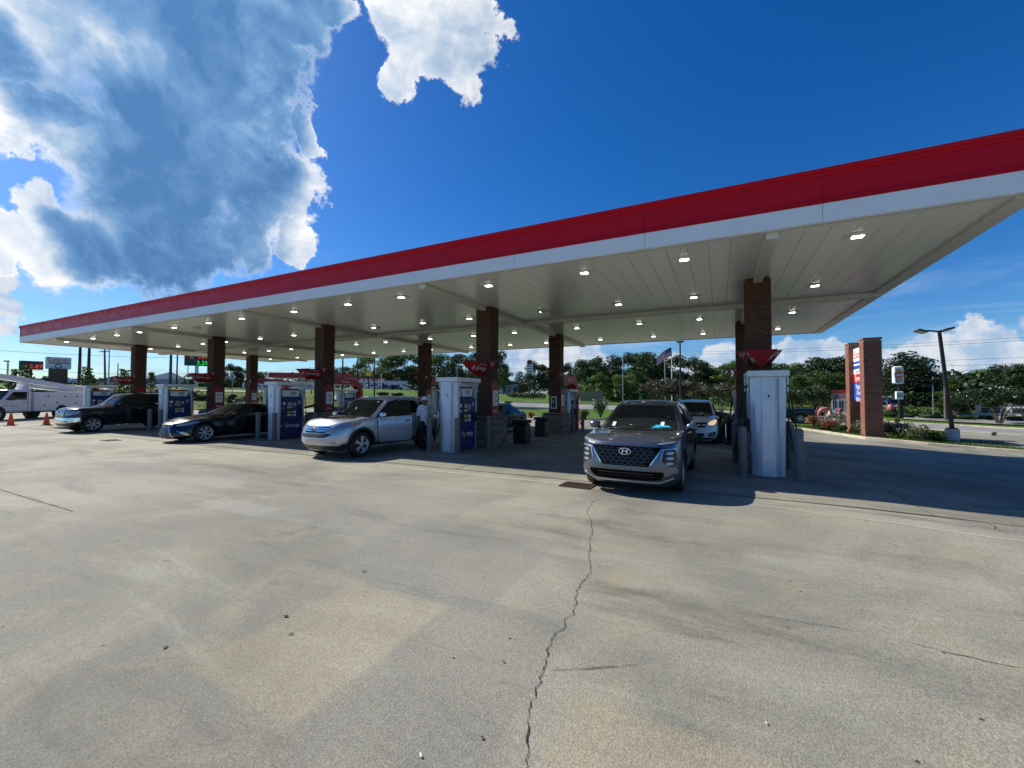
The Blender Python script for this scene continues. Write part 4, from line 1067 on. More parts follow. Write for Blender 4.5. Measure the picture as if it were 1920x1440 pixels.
def suv_grey():
    sp = dict(L=4.77, W=1.89, H=1.68, R=.365, Rr=.24, ws='split', wn=5, ax=(.93, 3.70),
        top=[(0,.93),(.12,1.0),(.6,1.05),(1.25,1.11),(4.0,1.19),(4.77,1.12)], zb=[(0,.22),(.3,.19),(.6,.24),(4.2,.26),(4.77,.34)],
        nose=[(0,.16),(.12,.06),(.3,.0),(.55,.02),(.8,.05),(.93,.10),(1,.17)], tail=[(0,.1),(.2,.02),(.5,.0),(1,.10)],
        side=[(0,.94),(.2,.99),(.5,1.0),(.7,.99),(.85,.985),(1,.975)], nf=3.3, lf=.72,
        cab=(1.12,4.66,2.05,4.20,.90,.67), roof=[(1.2,1.40),(2.0,1.60),(2.7,1.675),(3.6,1.66),(4.4,1.60)],
        glass=[[(1.72,1.17),(2.25,1.53),(2.62,1.57),(2.60,1.19)],[(2.68,1.19),(2.70,1.575),(3.45,1.55),(3.55,1.22)],[(3.63,1.23),(3.55,1.54),(3.95,1.50),(4.12,1.30)]],
        seams=[[(1.45,.40),(1.42,.75),(1.5,1.12)],[(2.62,.36),(2.64,1.16)],[(3.35,.42),(3.62,.80),(3.60,1.18)],[(1.45,.40),(3.35,.42)],[(.62,.98),(1.5,1.05),(4.4,1.06)]],
        handles=[(2.42,1.0),(3.40,1.02)], clad=(.24,.42), mirror=(1.62,1.17),
        wind=[(-.77,1.12),(.77,1.12),(.60,1.585),(-.60,1.585)], rearw=[(-.62,1.2),(.62,1.2),(.52,1.52),(-.52,1.52)])
    pm = paint('grey_metallic_paint', (.125,.140,.165), .70, .28); sp['hm'] = m_chrome
    t = thing('parked_car', 'dark grey metallic SUV with mesh grille at the rightmost pump lane', 'car'); b, cb, sk = car_shell(t, sp, pm); common(t, sp, sk, pm); add_wheels(t, sp)
    gp = [(-.63,.885),(.63,.885),(.65,.85),(.47,.59),(.40,.545),(-.40,.545),(-.47,.59),(-.65,.85)]
    gr = sk.decal('grille', gp, 'F', mat('grille_black', (.004,.004,.004), .9, spec=.1), t, .004, .05)
    for r in range(5):
        z = .84-r*.062; 
        for k in range(-5, 6):
            x = k*.11+(.055 if r % 2 else 0)
            if abs(x) < .55-r*.045:
                h = sk.cast('F', x, z)
                if h:
                    mb = MB(); P = [(x-.05, z), (x-.025, z+.024), (x+.025, z+.024), (x+.05, z), (x+.025, z-.024), (x-.025, z-.024), (x-.05, z)]
                    mb.tube([(a, h[0].y-.012+abs(a-x)*.1, c) for a, c in P], .0055, 5); mb.obj('grille_mesh', mat('dark_chrome', (.16,.16,.17), .25, .8), gr, True)
    for s in (1, -1):
        sk.rib('grille_trim', [(s*.64,.86),(s*.45,.58)], .02, 'F', m_chrome, t, .012)
        sk.rib('brow_trim', [(0,.90),(s*.62,.895),(s*.90,.945)], .022, 'F', pm, t, .02)
    headlights(sk, t, [(.52,.94),(.64,.93),(.90,.975),(.86,.99),(.64,.96)], m_lamp)
    for s in (1, -1):
        sk.decal('lamp_recess', [(s*.66,.84),(s*.86,.86),(s*.88,.62),(s*.80,.53),(s*.62,.66)], 'F', m_blackp, t, .006, .04, 1)
        for k, z in enumerate((.79,.70,.61)):
            sk.decal('lamp', ellipse(s*.765, z, .062, .026, 12), 'F', m_lamp, t, .012, .03)
        sk.rib('lamp_trim', [(s*.62,.66),(s*.66,.845),(s*.87,.865)], .012, 'F', m_alloy, t, .014)
    sk.decal('lower_intake', [(-.70,.465),(.70,.465),(.64,.33),(.5,.30),(-.5,.30),(-.64,.33)], 'F', MATS['grille_black'], t, .004, .05, 1)
    for z in (.42,.375): sk.rib('intake_bar', [(-.5,z),(.5,z)], .008, 'F', m_blackp, t, .014)
    sk.rib('skid_trim', [(-.82,.36),(-.6,.27),(.6,.27),(.82,.36)], .035, 'F', m_alloy, t, .016)
    sk.decal('lower_cladding', [(-.93,.36),(-.62,.265),(.62,.265),(.93,.36),(.93,.15),(-.93,.15)], 'F', m_blackp, t, .008, .06)
    sk.decal('plate_recess', [(-.42,.545),(.42,.545),(.42,.475),(-.42,.475)], 'F', pm, t, .006)
    y = sk.cast('F', 0, .80)[0].y-.022
    mb = MB(); mb.tube([(a, y, b_) for a, b_ in ellipse(0,.80,.108,.057)+[(.108,.80)]], .010, 6)
    mb.tube([(-.055,y,.762),(-.03,y,.835)], .011, 6); mb.tube([(.03,y,.765),(.055,y,.838)], .011, 6); mb.tube([(-.045,y,.79),(0,y,.806),(.045,y,.81)], .010, 6); mb.obj('badge', m_chrome, t, True)
    for s in (1, -1): # roof rails, bonnet creases
        mb = MB(); pts = [(s*.635, 2.35+k*.17, lerp_tab(sp['roof'], 2.35+k*.17)-.0-(.05 if k in (0, 11) else 0)) for k in range(12)]; mb.tube(pts, .018, 8); mb.obj('roof_rail', m_steel, t, True)
        sk.rib('bonnet_crease', [(s*.38,.30),(s*.34,.8),(s*.40,1.2)], .014, 'T', pm, t, .008)
        sk.rib('bonnet_seam', [(s*.66,.25),(s*.74,.7),(s*.80,1.2)], .010, 'T', m_black, t, .002)
    sk.rib('bonnet_seam', [(-.66,.17),(.66,.17)], .010, 'T', m_black, t, .002)
    for x, z in ((-.56,1.19),(.46,1.21)): sk.decal('sticker', [(x-.035,z-.04),(x+.035,z-.04),(x+.035,z+.04),(x-.035,z+.04)], 'F', m_txtw, t, .010)
    sk.decal('dashboard_tray', [(.28,1.15),(.66,1.145),(.58,1.185),(.30,1.195)], 'F', mat('cyan_tray', (.02,.45,.62), .5), t, .010, .04)
    sk.decal('sunroof', [(-.45,2.35),(.45,2.35),(.45,3.6),(-.45,3.6)], 'T', m_glass, t, .004)
    for s in (1, -1): sk.decal('tail_light', [(s*.62,1.0),(s*.92,1.0),(s*.92,.88),(s*.62,.9)], 'B', m_taill, t, .01)
    return t
def suv_silver():
    sp = dict(L=4.57, W=1.82, H=1.68, R=.35, Rr=.235, ws='split', wn=5, ax=(.88, 3.50),
        top=[(0,.87),(.12,.96),(.5,1.02),(1.1,1.07),(3.9,1.13),(4.57,1.10)], zb=[(0,.24),(.3,.2),(.6,.26),(4.0,.28),(4.57,.38)],
        nose=[(0,.20),(.14,.10),(.28,.02),(.5,.0),(.75,.06),(.9,.13),(1,.22)], tail=[(0,.1),(.2,.02),(.5,.0),(1,.08)],
        side=[(0,.93),(.2,.985),(.5,1.0),(.75,.995),(1,.97)], nf=2.8, lf=.8,
        cab=(1.02,4.50,1.86,4.22,.85,.66), roof=[(1.0,1.40),(1.8,1.60),(2.4,1.655),(3.5,1.65),(4.3,1.58)], rcurve=1.2, wcurve=.97,
        glass=[[(1.50,1.11),(2.02,1.48),(2.45,1.56),(2.45,1.13)],[(2.53,1.13),(2.53,1.565),(3.2,1.53),(3.38,1.17)],[(3.46,1.18),(3.32,1.50),(3.62,1.45),(3.92,1.24)]],
        seams=[[(2.48,.36),(2.50,1.10)],[(3.12,.42),(3.35,.78),(3.42,1.14)],[(1.4,.38),(3.12,.42)]],
        handles=[(3.22,.98)], clad=(.26,.38), mirror=(1.52,1.13),
        wind=[(-.74,1.06),(.74,1.06),(.58,1.57),(-.58,1.57)], rearw=[(-.6,1.2),(.6,1.2),(.5,1.5),(-.5,1.5)])
    pm = paint('silver_metallic_paint', (.50,.52,.56), .50, .27); sp['hm'] = m_chrome; sp['mm'] = m_chrome; sp['wm'] = m_glassm
    t = thing('parked_car', 'silver compact SUV with its driver door open beside a man in white', 'car'); b, cb, sk = car_shell(t, sp, pm); common(t, sp, sk, pm); add_wheels(t, sp)
    # grille: three bars
    sk.decal('grille', [(-.50,.86),(.50,.86),(.42,.70),(-.42,.70)], 'F', m_black, t, .004, .05, 1)
    for z, w in ((.85,.50),(.80,.47),(.75,.44)):
        for s in (1, -1): sk.rib('grille_bar', [(s*.09,z),(s*w,z+.012)], .026, 'F', m_chrome, t, .016)
    sk.decal('upper_intake', [(-.62,.68),(.62,.68),(.5,.60),(.3,.575),(-.3,.575),(-.5,.60)], 'F', m_black, t, .004, .05, 1)
    y = sk.cast('F', 0, .80)[0].y-.022
    mb = MB(); R_ = [(-.05,.845),(.05,.845),(.04,.76),(-.04,.76),(-.05,.845)]; mb.tube([(a, y, b_) for a, b_ in R_], .006, 6)
    mb.tube([(-.028,y,.835),(-.020,y,.77)], .008, 6); mb.tube([(.028,y,.835),(.020,y,.77)], .008, 6); mb.tube([(-.022,y,.80),(.022,y,.80)], .007, 6); mb.obj('badge', m_chrome, t, True)
    for s, pl in ((1, 'R'), (-1, 'L')):
        hl = sk.decal('headlight', [(s*.50,.72),(s*.48,.80),(s*.66,.90),(s*.86,.965),(s*.875,.90),(s*.80,.78),(s*.66,.71)], 'F', m_lampw, t, .010, .035, 1)
        sk.decal('headlight', [(.28,.80),(.36,.88),(.86,.985),(.80,.90),(.5,.80)], pl, m_lampw, t, .010, .035, 1)
        sk.decal('indicator', [(.62,.90),(.88,.985),(.82,.91),(.66,.86)], pl, m_amber, t, .016, .03, 1)
        sk.decal('fog_lamp', ellipse(s*.62,.43,.07,.035), 'F', m_lamp, t, .012, .03)
    sk.decal('lower_cladding', [(-.9,.42),(-.72,.36),(.72,.36),(.9,.42),(.88,.15),(-.88,.15)], 'F', m_blackp, t, .009, .06)
    for s, pl in ((1, 'R'), (-1, 'L')): sk.decal('bumper_corner', [(.30,.40),(.52,.42),(.50,.20),(.25,.22)], pl, m_blackp, t, .010, .05)
    for s in (1, -1): sk.rib('bonnet_seam', [(s*.5,.26),(s*.66,.6),(s*.76,1.1)], .012, 'T', m_black, t, .002); sk.rib('bonnet_crease', [(s*.36,.4),(s*.46,1.1)], .014, 'T', pm, t, .007)
    mb = MB(); mb.tube([(.0, 3.95, 1.66), (.0, 4.12, 1.95)], .006, 6); mb.obj('aerial', m_black, t)
    sk.decal('sunroof', [(-.42,2.3),(.42,2.3),(.42,3.2),(-.42,3.2)], 'T', m_glass, t, .004)
    sk.decal('sticker', [(-.22,1.13),(-.13,1.13),(-.10,1.18),(-.19,1.18)], 'F', m_txtw, t, .010)
    # the open front door on the right-hand side (+x), hinged at its front edge; dark door opening behind it
    sk.decal('door_opening', [(1.42,.40),(1.40,1.06),(2.0,1.50),(2.46,1.575),(2.46,.38)], 'R', m_black, t, .010, .09)
    d = link('door', None, t, (.90, 1.42, 0)); 
    vs_ = []
    lower = [(0,.36),(1.06,.36),(1.07,.70),(1.06,1.10),(0.02,1.06),(0,.7)]
    mb = MB(); n = 12
    prof = [(.36,-.05),(.42,-.012),(.60,.012),(.80,.016),(.98,.0),(1.10,-.025)]
    for x_o in (0, -.10):
        for z, b_ in prof:
            for k in range(n+1): vs_.append((b_+x_o, k*1.06/n, z-(.035 if z > 1 else 0)*(1-k/n)))
    m1 = n+1; np_ = len(prof); fs = []
    for base in (0, np_*m1):
        for a in range(np_-1):
            for k in range(n): fs.append((base+a*m1+k, base+a*m1+k+1, base+(a+1)*m1+k+1, base+(a+1)*m1+k))
    def ridx(a, k): return a*m1+k
    off_ = np_*m1
    rimp = [ridx(0, k) for k in range(m1)]+[ridx(a, n) for a in range(1, np_)]+[ridx(np_-1, k) for k in range(n-1, -1, -1)]+[ridx(a, 0) for a in range(np_-2, 0, -1)]
    for a, b_ in zip(rimp, rimp[1:]+rimp[:1]): fs.append((a, b_, b_+off_, a+off_))
    mb.add(vs_, fs); bd = mb.mesh('door', pm, 40); COL.objects.unlink(d); bpy.data.objects.remove(d)
    d = link('door', bd, t, (.90, 1.42, 0)); d.rotation_euler[2] = -radians(22)
    # frame and glass
    fr = [(-.03,.06,1.07),(-.12,.40,1.36),(-.19,.72,1.52),(-.21,1.02,1.555),(-.10,1.05,1.08)]
    mb = MB(); mb.tube(fr, .022, 8); mb.tube([(-.14,.48,1.07+.0),(-.16,.50,1.42)], .010, 6); mb.obj('window_frame', m_blackp, d, True)
    mb = MB(); v = [(-.03,.05,1.06),(-.12,.40,1.35),(-.19,.72,1.51),(-.205,1.01,1.54),(-.035,1.04,1.08)]; mb.add([(a+.004,b_,c) for a, b_, c in v]+[(a-.004,b_,c) for a, b_, c in v], [(0,1,2,3,4),(9,8,7,6,5)]+[(i,(i+1)%5,(i+1)%5+5,i+5) for i in range(5)]); mb.obj('window', m_glass, d)
    MB().box((.03,.90,.95), (.03,.17,.035), bev=.012).obj('handle', m_chrome, d, 30)
    mb = MB(); mb.tube([(.018,.02,.99),(.015,.6,.995),(.018,1.04,1.0)], .006, 6); mb.obj('crease', pm, d, True)
    return t
def sedan_black():
    sp = dict(L=4.98, W=1.865, H=1.445, R=.345, Rr=.25, ws='split', wn=7, ax=(.97, 3.84),
        top=[(0,.70),(.15,.76),(.7,.86),(1.35,.94),(4.0,.99),(4.7,1.0),(4.98,.95)], zb=[(0,.17),(.3,.15),(.6,.17),(4.4,.2),(4.98,.30)],
        nose=[(0,.10),(.1,.02),(.3,.0),(.6,.06),(.85,.11),(1,.24)], tail=[(0,.1),(.2,.02),(.6,.0),(1,.10)],
        side=[(0,.93),(.2,.99),(.5,1.0),(.75,.985),(1,.945)], nf=2.1, lf=1.0,
        cab=(1.30,4.50,2.30,3.55,.83,.57), roof=[(1.3,1.2),(2.2,1.39),(2.85,1.43),(3.6,1.38),(4.3,1.2)], rcurve=1.0, wcurve=.9,
        glass=[[(1.95,.99),(2.45,1.30),(2.85,1.345),(2.88,1.01)],[(2.95,1.01),(2.93,1.345),(3.45,1.30),(3.86,1.12),(3.80,1.03)]],
        seams=[[(1.5,.35),(1.5,.93)],[(2.9,.3),(2.92,.98)],[(3.5,.4),(3.85,.75),(3.85,1.0)]], handles=[(2.72,.84),(3.68,.86)], mirror=(1.95,1.02),
        wind=[(-.72,.94),(.72,.94),(.54,1.365),(-.54,1.365)], rearw=[(-.6,1.05),(.6,1.05),(.48,1.34),(-.48,1.34)], crown=.06)
    pm = paint('black_paint', (.005,.005,.006), 0, .22, .35); sp['wm'] = m_glassm
    t = thing('parked_car', 'low black sedan with spindle grille parked at the second pump lane from left', 'car'); b, cb, sk = car_shell(t, sp, pm); common(t, sp, sk, pm); add_wheels(t, sp)
    sk.decal('grille', [(-.40,.74),(.40,.74),(.26,.55),(.44,.24),(.40,.20),(-.40,.20),(-.44,.24),(-.26,.55)], 'F', m_blackp, t, .006, .05)
    for s in (1, -1): sk.rib('grille_trim', [(s*.10,.765),(s*.40,.745),(s*.27,.55),(s*.46,.24),(s*.42,.185),(s*.1,.175)], .022, 'F', m_chrome, t, .014)
    for k in range(-5, 6): sk.rib('grille_bar', [(k*.05,.70),(k*.045,.55),(k*.075,.24)], .008, 'F', m_steel, t, .012)
    headlights(sk, t, [(.46,.62),(.52,.69),(.88,.80),(.84,.70),(.66,.62)])
    for s, pl in ((1, 'R'), (-1, 'L')):
        sk.decal('headlight', [(.34,.68),(.55,.75),(.80,.80),(.70,.73),(.5,.67)], pl, m_lamp, t, .010, .04, 1)
        sk.rib('bumper_trim', [(s*.56,.46),(s*.70,.36),(s*.84,.24)], .022, 'F', m_chrome, t, .012)
        sk.rib('bumper_trim', [(.30,.42),(.46,.34),(.58,.22)], .022, pl, m_chrome, t, .012)
        sk.rib('sill_trim', [(1.45,.20),(3.3,.20)], .02, pl, m_chrome, t, .010)
        sk.rib('window_trim', [(1.9,.975),(3.82,1.005)], .012, pl, m_chrome, t, .010)
        sk.rib('bonnet_crease', [(s*.34,.35),(s*.52,1.2)], .016, 'T', pm, t, .010)
    y = sk.cast('F', 0, .64)[0].y-.018; mb = MB(); mb.tube([(a, y, b_) for a, b_ in ellipse(0,.64,.07,.05)+[(.07,.64)]], .007, 6); mb.tube([(-.01,y,.675),(-.035,y,.615),(.04,y,.615)], .008, 6); mb.obj('badge', m_chrome, t, True)
    return t
def suv_black():
    sp = dict(L=5.27, W=2.0, H=1.95, R=.405, Rr=.26, ws='split', wn=6, ax=(.98, 4.11), gap=.07,
        top=[(0,1.10),(.15,1.16),(.6,1.20),(1.4,1.25),(4.8,1.28),(5.27,1.2)], zb=[(0,.34),(.3,.28),(.7,.34),(4.6,.36),(5.27,.5)],
        nose=[(0,.16),(.1,.05),(.3,.0),(.6,.03),(.85,.05),(1,.14)], tail=[(0,.1),(.2,.02),(.6,.0),(1,.06)],
        side=[(0,.95),(.2,1.0),(.6,1.0),(.85,.985),(1,.95)], nf=2.7, lf=.6,
        cab=(1.45,5.2,2.15,4.9,.94,.74), roof=[(1.4,1.6),(2.1,1.82),(2.8,1.94),(4.5,1.93),(5.2,1.85)],
        glass=[[(1.95,1.33),(2.35,1.72),(2.95,1.79),(2.95,1.34)],[(3.03,1.34),(3.03,1.795),(3.95,1.79),(3.98,1.35)],[(4.06,1.35),(4.03,1.79),(4.85,1.75),(4.98,1.38)]],
        seams=[[(1.65,.5),(1.65,1.2)],[(2.98,.5),(3.0,1.28)],[(3.7,.62),(4.0,1.0),(4.02,1.3)]], handles=[(2.78,1.15),(3.82,1.16)], clad=(.36,.46), mirror=(1.95,1.38),
        wind=[(-.80,1.27),(.80,1.27),(.68,1.84),(-.68,1.84)], rearw=[(-.7,1.35),(.7,1.35),(.6,1.8),(-.6,1.8)], crown=.06)
    pm = paint('black_suv_paint', (.006,.006,.007), 0, .20, .45); sp['hm'] = m_chrome
    t = thing('parked_car', 'large black SUV with chrome bumper and grille, leftmost car at the pumps', 'car'); b, cb, sk = car_shell(t, sp, pm); common(t, sp, sk, pm); add_wheels(t, sp)
    sk.decal('grille', [(-.52,1.06),(.52,1.06),(.44,.80),(-.44,.80)], 'F', m_black, t, .005, .06, 1)
    for s in (1, -1):
        for x in (.16, .30, .44): sk.rib('grille_bar', [(s*(x+.03),1.06),(s*(x-.03),.80)], .055, 'F', m_chrome, t, .02)
        headl = sk.decal('headlight', [(s*.56,.86),(s*.60,1.06),(s*.90,1.10),(s*.95,1.0),(s*.86,.86)], 'F', m_lamp, t, .010, .05, 1)
        sk.decal('headlight', [(.10,.88),(.12,1.06),(.52,1.10),(.42,.92)], 'R' if s > 0 else 'L', m_lamp, t, .010, .05, 1)
        sk.decal('fog_lamp', ellipse(s*.70,.56,.06,.045), 'F', m_lamp, t, .03, .03)
        sk.decal('bumper', [(.05,.74),(.58,.74),(.50,.56),(.06,.50)], 'R' if s > 0 else 'L', m_chrome, t, .02, .06)
        mb = MB(); mb.tube([(s*.68, 2.2+k*.4, 2.0-(.06 if k in (0, 6) else 0)) for k in range(7)], .02, 8); mb.obj('roof_rail', m_blackp, t, True)
    sk.decal('bumper', [(-.92,.74),(.92,.74),(.90,.52),(.5,.47),(-.5,.47),(-.90,.52)], 'F', m_chrome, t, .022, .06, 1)
    sk.decal('lower_cladding', [(-.93,.46),(.93,.46),(.9,.28),(-.9,.28)], 'F', m_blackp, t, .012, .08)
    y = sk.cast('F', 0, .93)[0].y-.03; mb = MB(); mb.tube([(a, y, b_) for a, b_ in ellipse(0,.93,.09,.075)+[(.09,.93)]], .012, 6); mb.box((0,y-.005,.93), (.22,.015,.045)); mb.obj('badge', m_chrome, t, True)
    return t
def suv_white():
    sp = dict(L=5.2, W=2.0, H=1.79, R=.37, Rr=.245, ws='plain', wn=6, ax=(.98, 4.0),
        top=[(0,.95),(.12,1.02),(.6,1.07),(1.3,1.14),(4.6,1.20),(5.2,1.15)], zb=[(0,.24),(.3,.2),(.6,.26),(4.6,.28),(5.2,.4)],
        nose=[(0,.15),(.14,.04),(.3,.0),(.55,.02),(.8,.07),(1,.20)], tail=[(0,.1),(.2,.02),(.5,.0),(1,.08)],
        side=[(0,.93),(.2,.98),(.5,1.0),(.8,.985),(1,.95)], nf=2.5, lf=.8,
        cab=(1.22,5.1,2.15,4.7,.92,.68), roof=[(1.2,1.48),(2.1,1.70),(2.8,1.78),(4.2,1.76),(5.0,1.66)],
        glass=[[(1.75,1.2),(2.25,1.58),(2.75,1.66),(2.75,1.22)],[(2.83,1.22),(2.83,1.665),(3.7,1.64),(3.75,1.24)],[(3.83,1.25),(3.78,1.64),(4.5,1.58),(4.7,1.30)]],
        seams=[[(1.5,.4),(1.5,1.1)],[(2.78,.36),(2.8,1.18)]], handles=[(2.6,1.02)], clad=(.26,.36), mirror=(1.70,1.22),
        wind=[(-.79,1.14),(.79,1.14),(.64,1.69),(-.64,1.69)], rearw=[(-.6,1.25),(.6,1.25),(.5,1.6),(-.5,1.6)])
    pm = paint('white_paint', (.62,.64,.66), 0.0, .3)
    t = thing('parked_car', 'white SUV with one lit headlight waiting behind the dark grey SUV', 'car'); b, cb, sk = car_shell(t, sp, pm); common(t, sp, sk, pm); add_wheels(t, sp)
    sk.decal('grille', [(-.62,.92),(.62,.92),(.52,.72),(-.52,.72)], 'F', m_black, t, .005, .06, 1); sk.rib('grille_bar', [(-.62,.82),(.62,.82)], .035, 'F', m_chrome, t, .014)
    sk.decal('lower_intake', [(-.5,.50),(.5,.50),(.44,.34),(-.44,.34)], 'F', m_black, t, .005, .06, 1)
    for s in (1, -1):
        hl = sk.decal('headlight', [(s*.58,.84),(s*.68,.96),(s*.90,1.05),(s*.93,.92),(s*.80,.80)], 'F', mat('lit_headlight', (.9,.75,.5), .2, emit=(1,.72,.38), es=.5) if s > 0 else m_lamp, t, .010, .05, 1)
        sk.decal('fog_recess', [(s*.60,.36),(s*.66,.52),(s*.88,.58),(s*.88,.40)], 'F', m_blackp, t, .006, .05, 1); sk.decal('fog_lamp', ellipse(s*.76,.47,.05,.035), 'F', m_lamp, t, .014, .03)
        mb = MB(); mb.tube([(s*.64, 2.3+k*.4, 1.83-(.05 if k in (0, 5) else 0)) for k in range(6)], .02, 8); mb.obj('roof_rail', m_steel, t, True)
    sk.decal('lower_cladding', [(-.9,.33),(.9,.33),(.88,.15),(-.88,.15)], 'F', m_blackp, t, .009, .06)
    return t
def simple_car(label, pm, kind, cat='car', name='parked_car'):
    if kind == 'sedan':
        sp = dict(L=4.6, W=1.8, H=1.42, R=.32, Rr=.21, ws='plain', wn=7, ax=(.86, 3.56), top=[(0,.68),(.15,.76),(.7,.85),(1.3,.93),(3.9,.98),(4.6,.92)], zb=[(0,.2),(.6,.2),(4.2,.22),(4.6,.32)],
            nose=[(0,.1),(.2,.0),(.6,.04),(1,.2)], tail=[(0,.1),(.3,.0),(1,.12)], side=[(0,.93),(.3,1),(.7,.99),(1,.95)], nf=2.3, lf=.8, cab=(1.2,4.1,2.1,3.3,.80,.55), roof=[(1.2,1.15),(2.1,1.37),(2.7,1.42),(3.4,1.36),(4.0,1.15)],
            glass=[[(1.85,.98),(2.3,1.27),(2.65,1.33),(2.68,1.0)],[(2.75,1.0),(2.73,1.33),(3.2,1.28),(3.55,1.06)]], seams=[[(1.4,.35),(1.4,.9)],[(2.7,.3),(2.72,.96)]], handles=[(2.55,.86),(3.4,.88)], mirror=(1.8,1.0),
            wind=[(-.68,.92),(.68,.92),(.52,1.34),(-.52,1.34)], rearw=[(-.55,1.0),(.55,1.0),(.45,1.3),(-.45,1.3)])
    else:
        sp = dict(L=4.6, W=1.85, H=1.7, R=.35, Rr=.23, ws='plain', wn=5, ax=(.88, 3.6), top=[(0,.85),(.15,.95),(.7,1.02),(1.2,1.08),(4.2,1.12),(4.6,1.05)], zb=[(0,.25),(.6,.26),(4.2,.28),(4.6,.38)],
            nose=[(0,.1),(.2,.0),(.6,.04),(1,.18)], tail=[(0,.1),(.3,.0),(1,.08)], side=[(0,.93),(.3,1),(.7,.99),(1,.95)], nf=2.5, lf=.7, cab=(1.1,4.5,2.0,4.1,.84,.63), roof=[(1.1,1.4),(2.0,1.62),(2.6,1.69),(3.8,1.67),(4.4,1.58)],
            glass=[[(1.6,1.14),(2.1,1.50),(2.5,1.57),(2.5,1.15)],[(2.58,1.15),(2.58,1.575),(3.3,1.55),(3.35,1.17)],[(3.42,1.18),(3.4,1.55),(3.9,1.5),(4.1,1.25)]], seams=[[(1.4,.35),(1.4,1.05)],[(2.54,.35),(2.56,1.1)]], handles=[(2.4,.98)], mirror=(1.6,1.14),
            wind=[(-.72,1.08),(.72,1.08),(.58,1.6),(-.58,1.6)], rearw=[(-.6,1.15),(.6,1.15),(.5,1.5),(-.5,1.5)])
    t = thing(name, label, cat); b, cb, sk = car_shell(t, sp, pm); common(t, sp, sk, pm); add_wheels(t, sp)
    z = sp['top'][1][1]
    sk.decal('grille', [(-.4,z-.06),(.4,z-.06),(.35,z-.22),(-.35,z-.22)], 'F', m_black, t, .006, .08)
    headlights(sk, t, [(.48,z-.16),(.52,z-.07),(.84,z-.02),(.86,z-.12)])
    for s in (1, -1): sk.decal('tail_light', [(s*.55,z+.10),(s*.86,z+.10),(s*.86,z-.06),(s*.6,z-.06)], 'B', m_taill, t, .01)
    sk.decal('number_plate', [(-.26,z-.05),(.26,z-.05),(.26,z-.18),(-.26,z-.18)], 'B', m_txtw, t, .01)
    return t
def put(t, x, y, rz=0.0, z=None):
    t.location = (x, y, (T(x, y) if z is None else z)+.004); t.rotation_euler[2] = rz; return t
put(suv_grey(), -1.42, 7.06, radians(-1.0)).scale = (.90, .93, .925)
put(suv_silver(), -9.52, 7.46, radians(-1.5)).scale = (.97, 1, .985)
put(sedan_black(), -17.32, 7.58, radians(-1)).scale = (.97, .97, .95)
put(suv_black(), -25.98, 7.55, radians(0)).scale = (.92, .90, .905)
put(suv_white(), -.97, 17.0, 0, -.17).scale = (.95, .95, .94)
put(simple_car('dark green sedan at the far pumps, seen right of the second front column', paint('dark_green_paint', (.008,.022,.014), .0, .35, .4), 'sedan'), -10.15, 16.2, 0, -.12)

# ---------------------------------------------------------------- trees and planting
def leafmass(mb, lobes, n, size, m=None, flat=.0, rs=None):
    rs = rs or random; vol = [a*b*c for _, (a, b, c) in lobes]; tot = sum(vol)
    for (c, r), v in zip(lobes, vol):
        for _ in range(max(3, int(n*v/tot))):
            d = Vector((rs.gauss(0, 1), rs.gauss(0, 1), rs.gauss(0, 1))).normalized(); q = rs.random()**.33
            if q < .55: q = .55+rs.random()*.4
            q *= rs.uniform(.86, 1.12)
            p = Vector((c[0]+d.x*r[0]*q, c[1]+d.y*r[1]*q, c[2]+d.z*r[2]*q))
            nrm = (d+Vector((rs.uniform(-1, 1), rs.uniform(-1, 1), rs.uniform(-.6, 1)))*.9).normalized()
            a = nrm.orthogonal().normalized(); a = (a*cos(q*40)+nrm.cross(a)*sin(q*40)); b = nrm.cross(a)
            s_ = size*rs.uniform(.55, 1.35)
            mb.add([p-a*s_*.5, p-b*s_*.32, p+a*s_*.5, p+b*s_*.32], [(0, 1, 2, 3)], m)
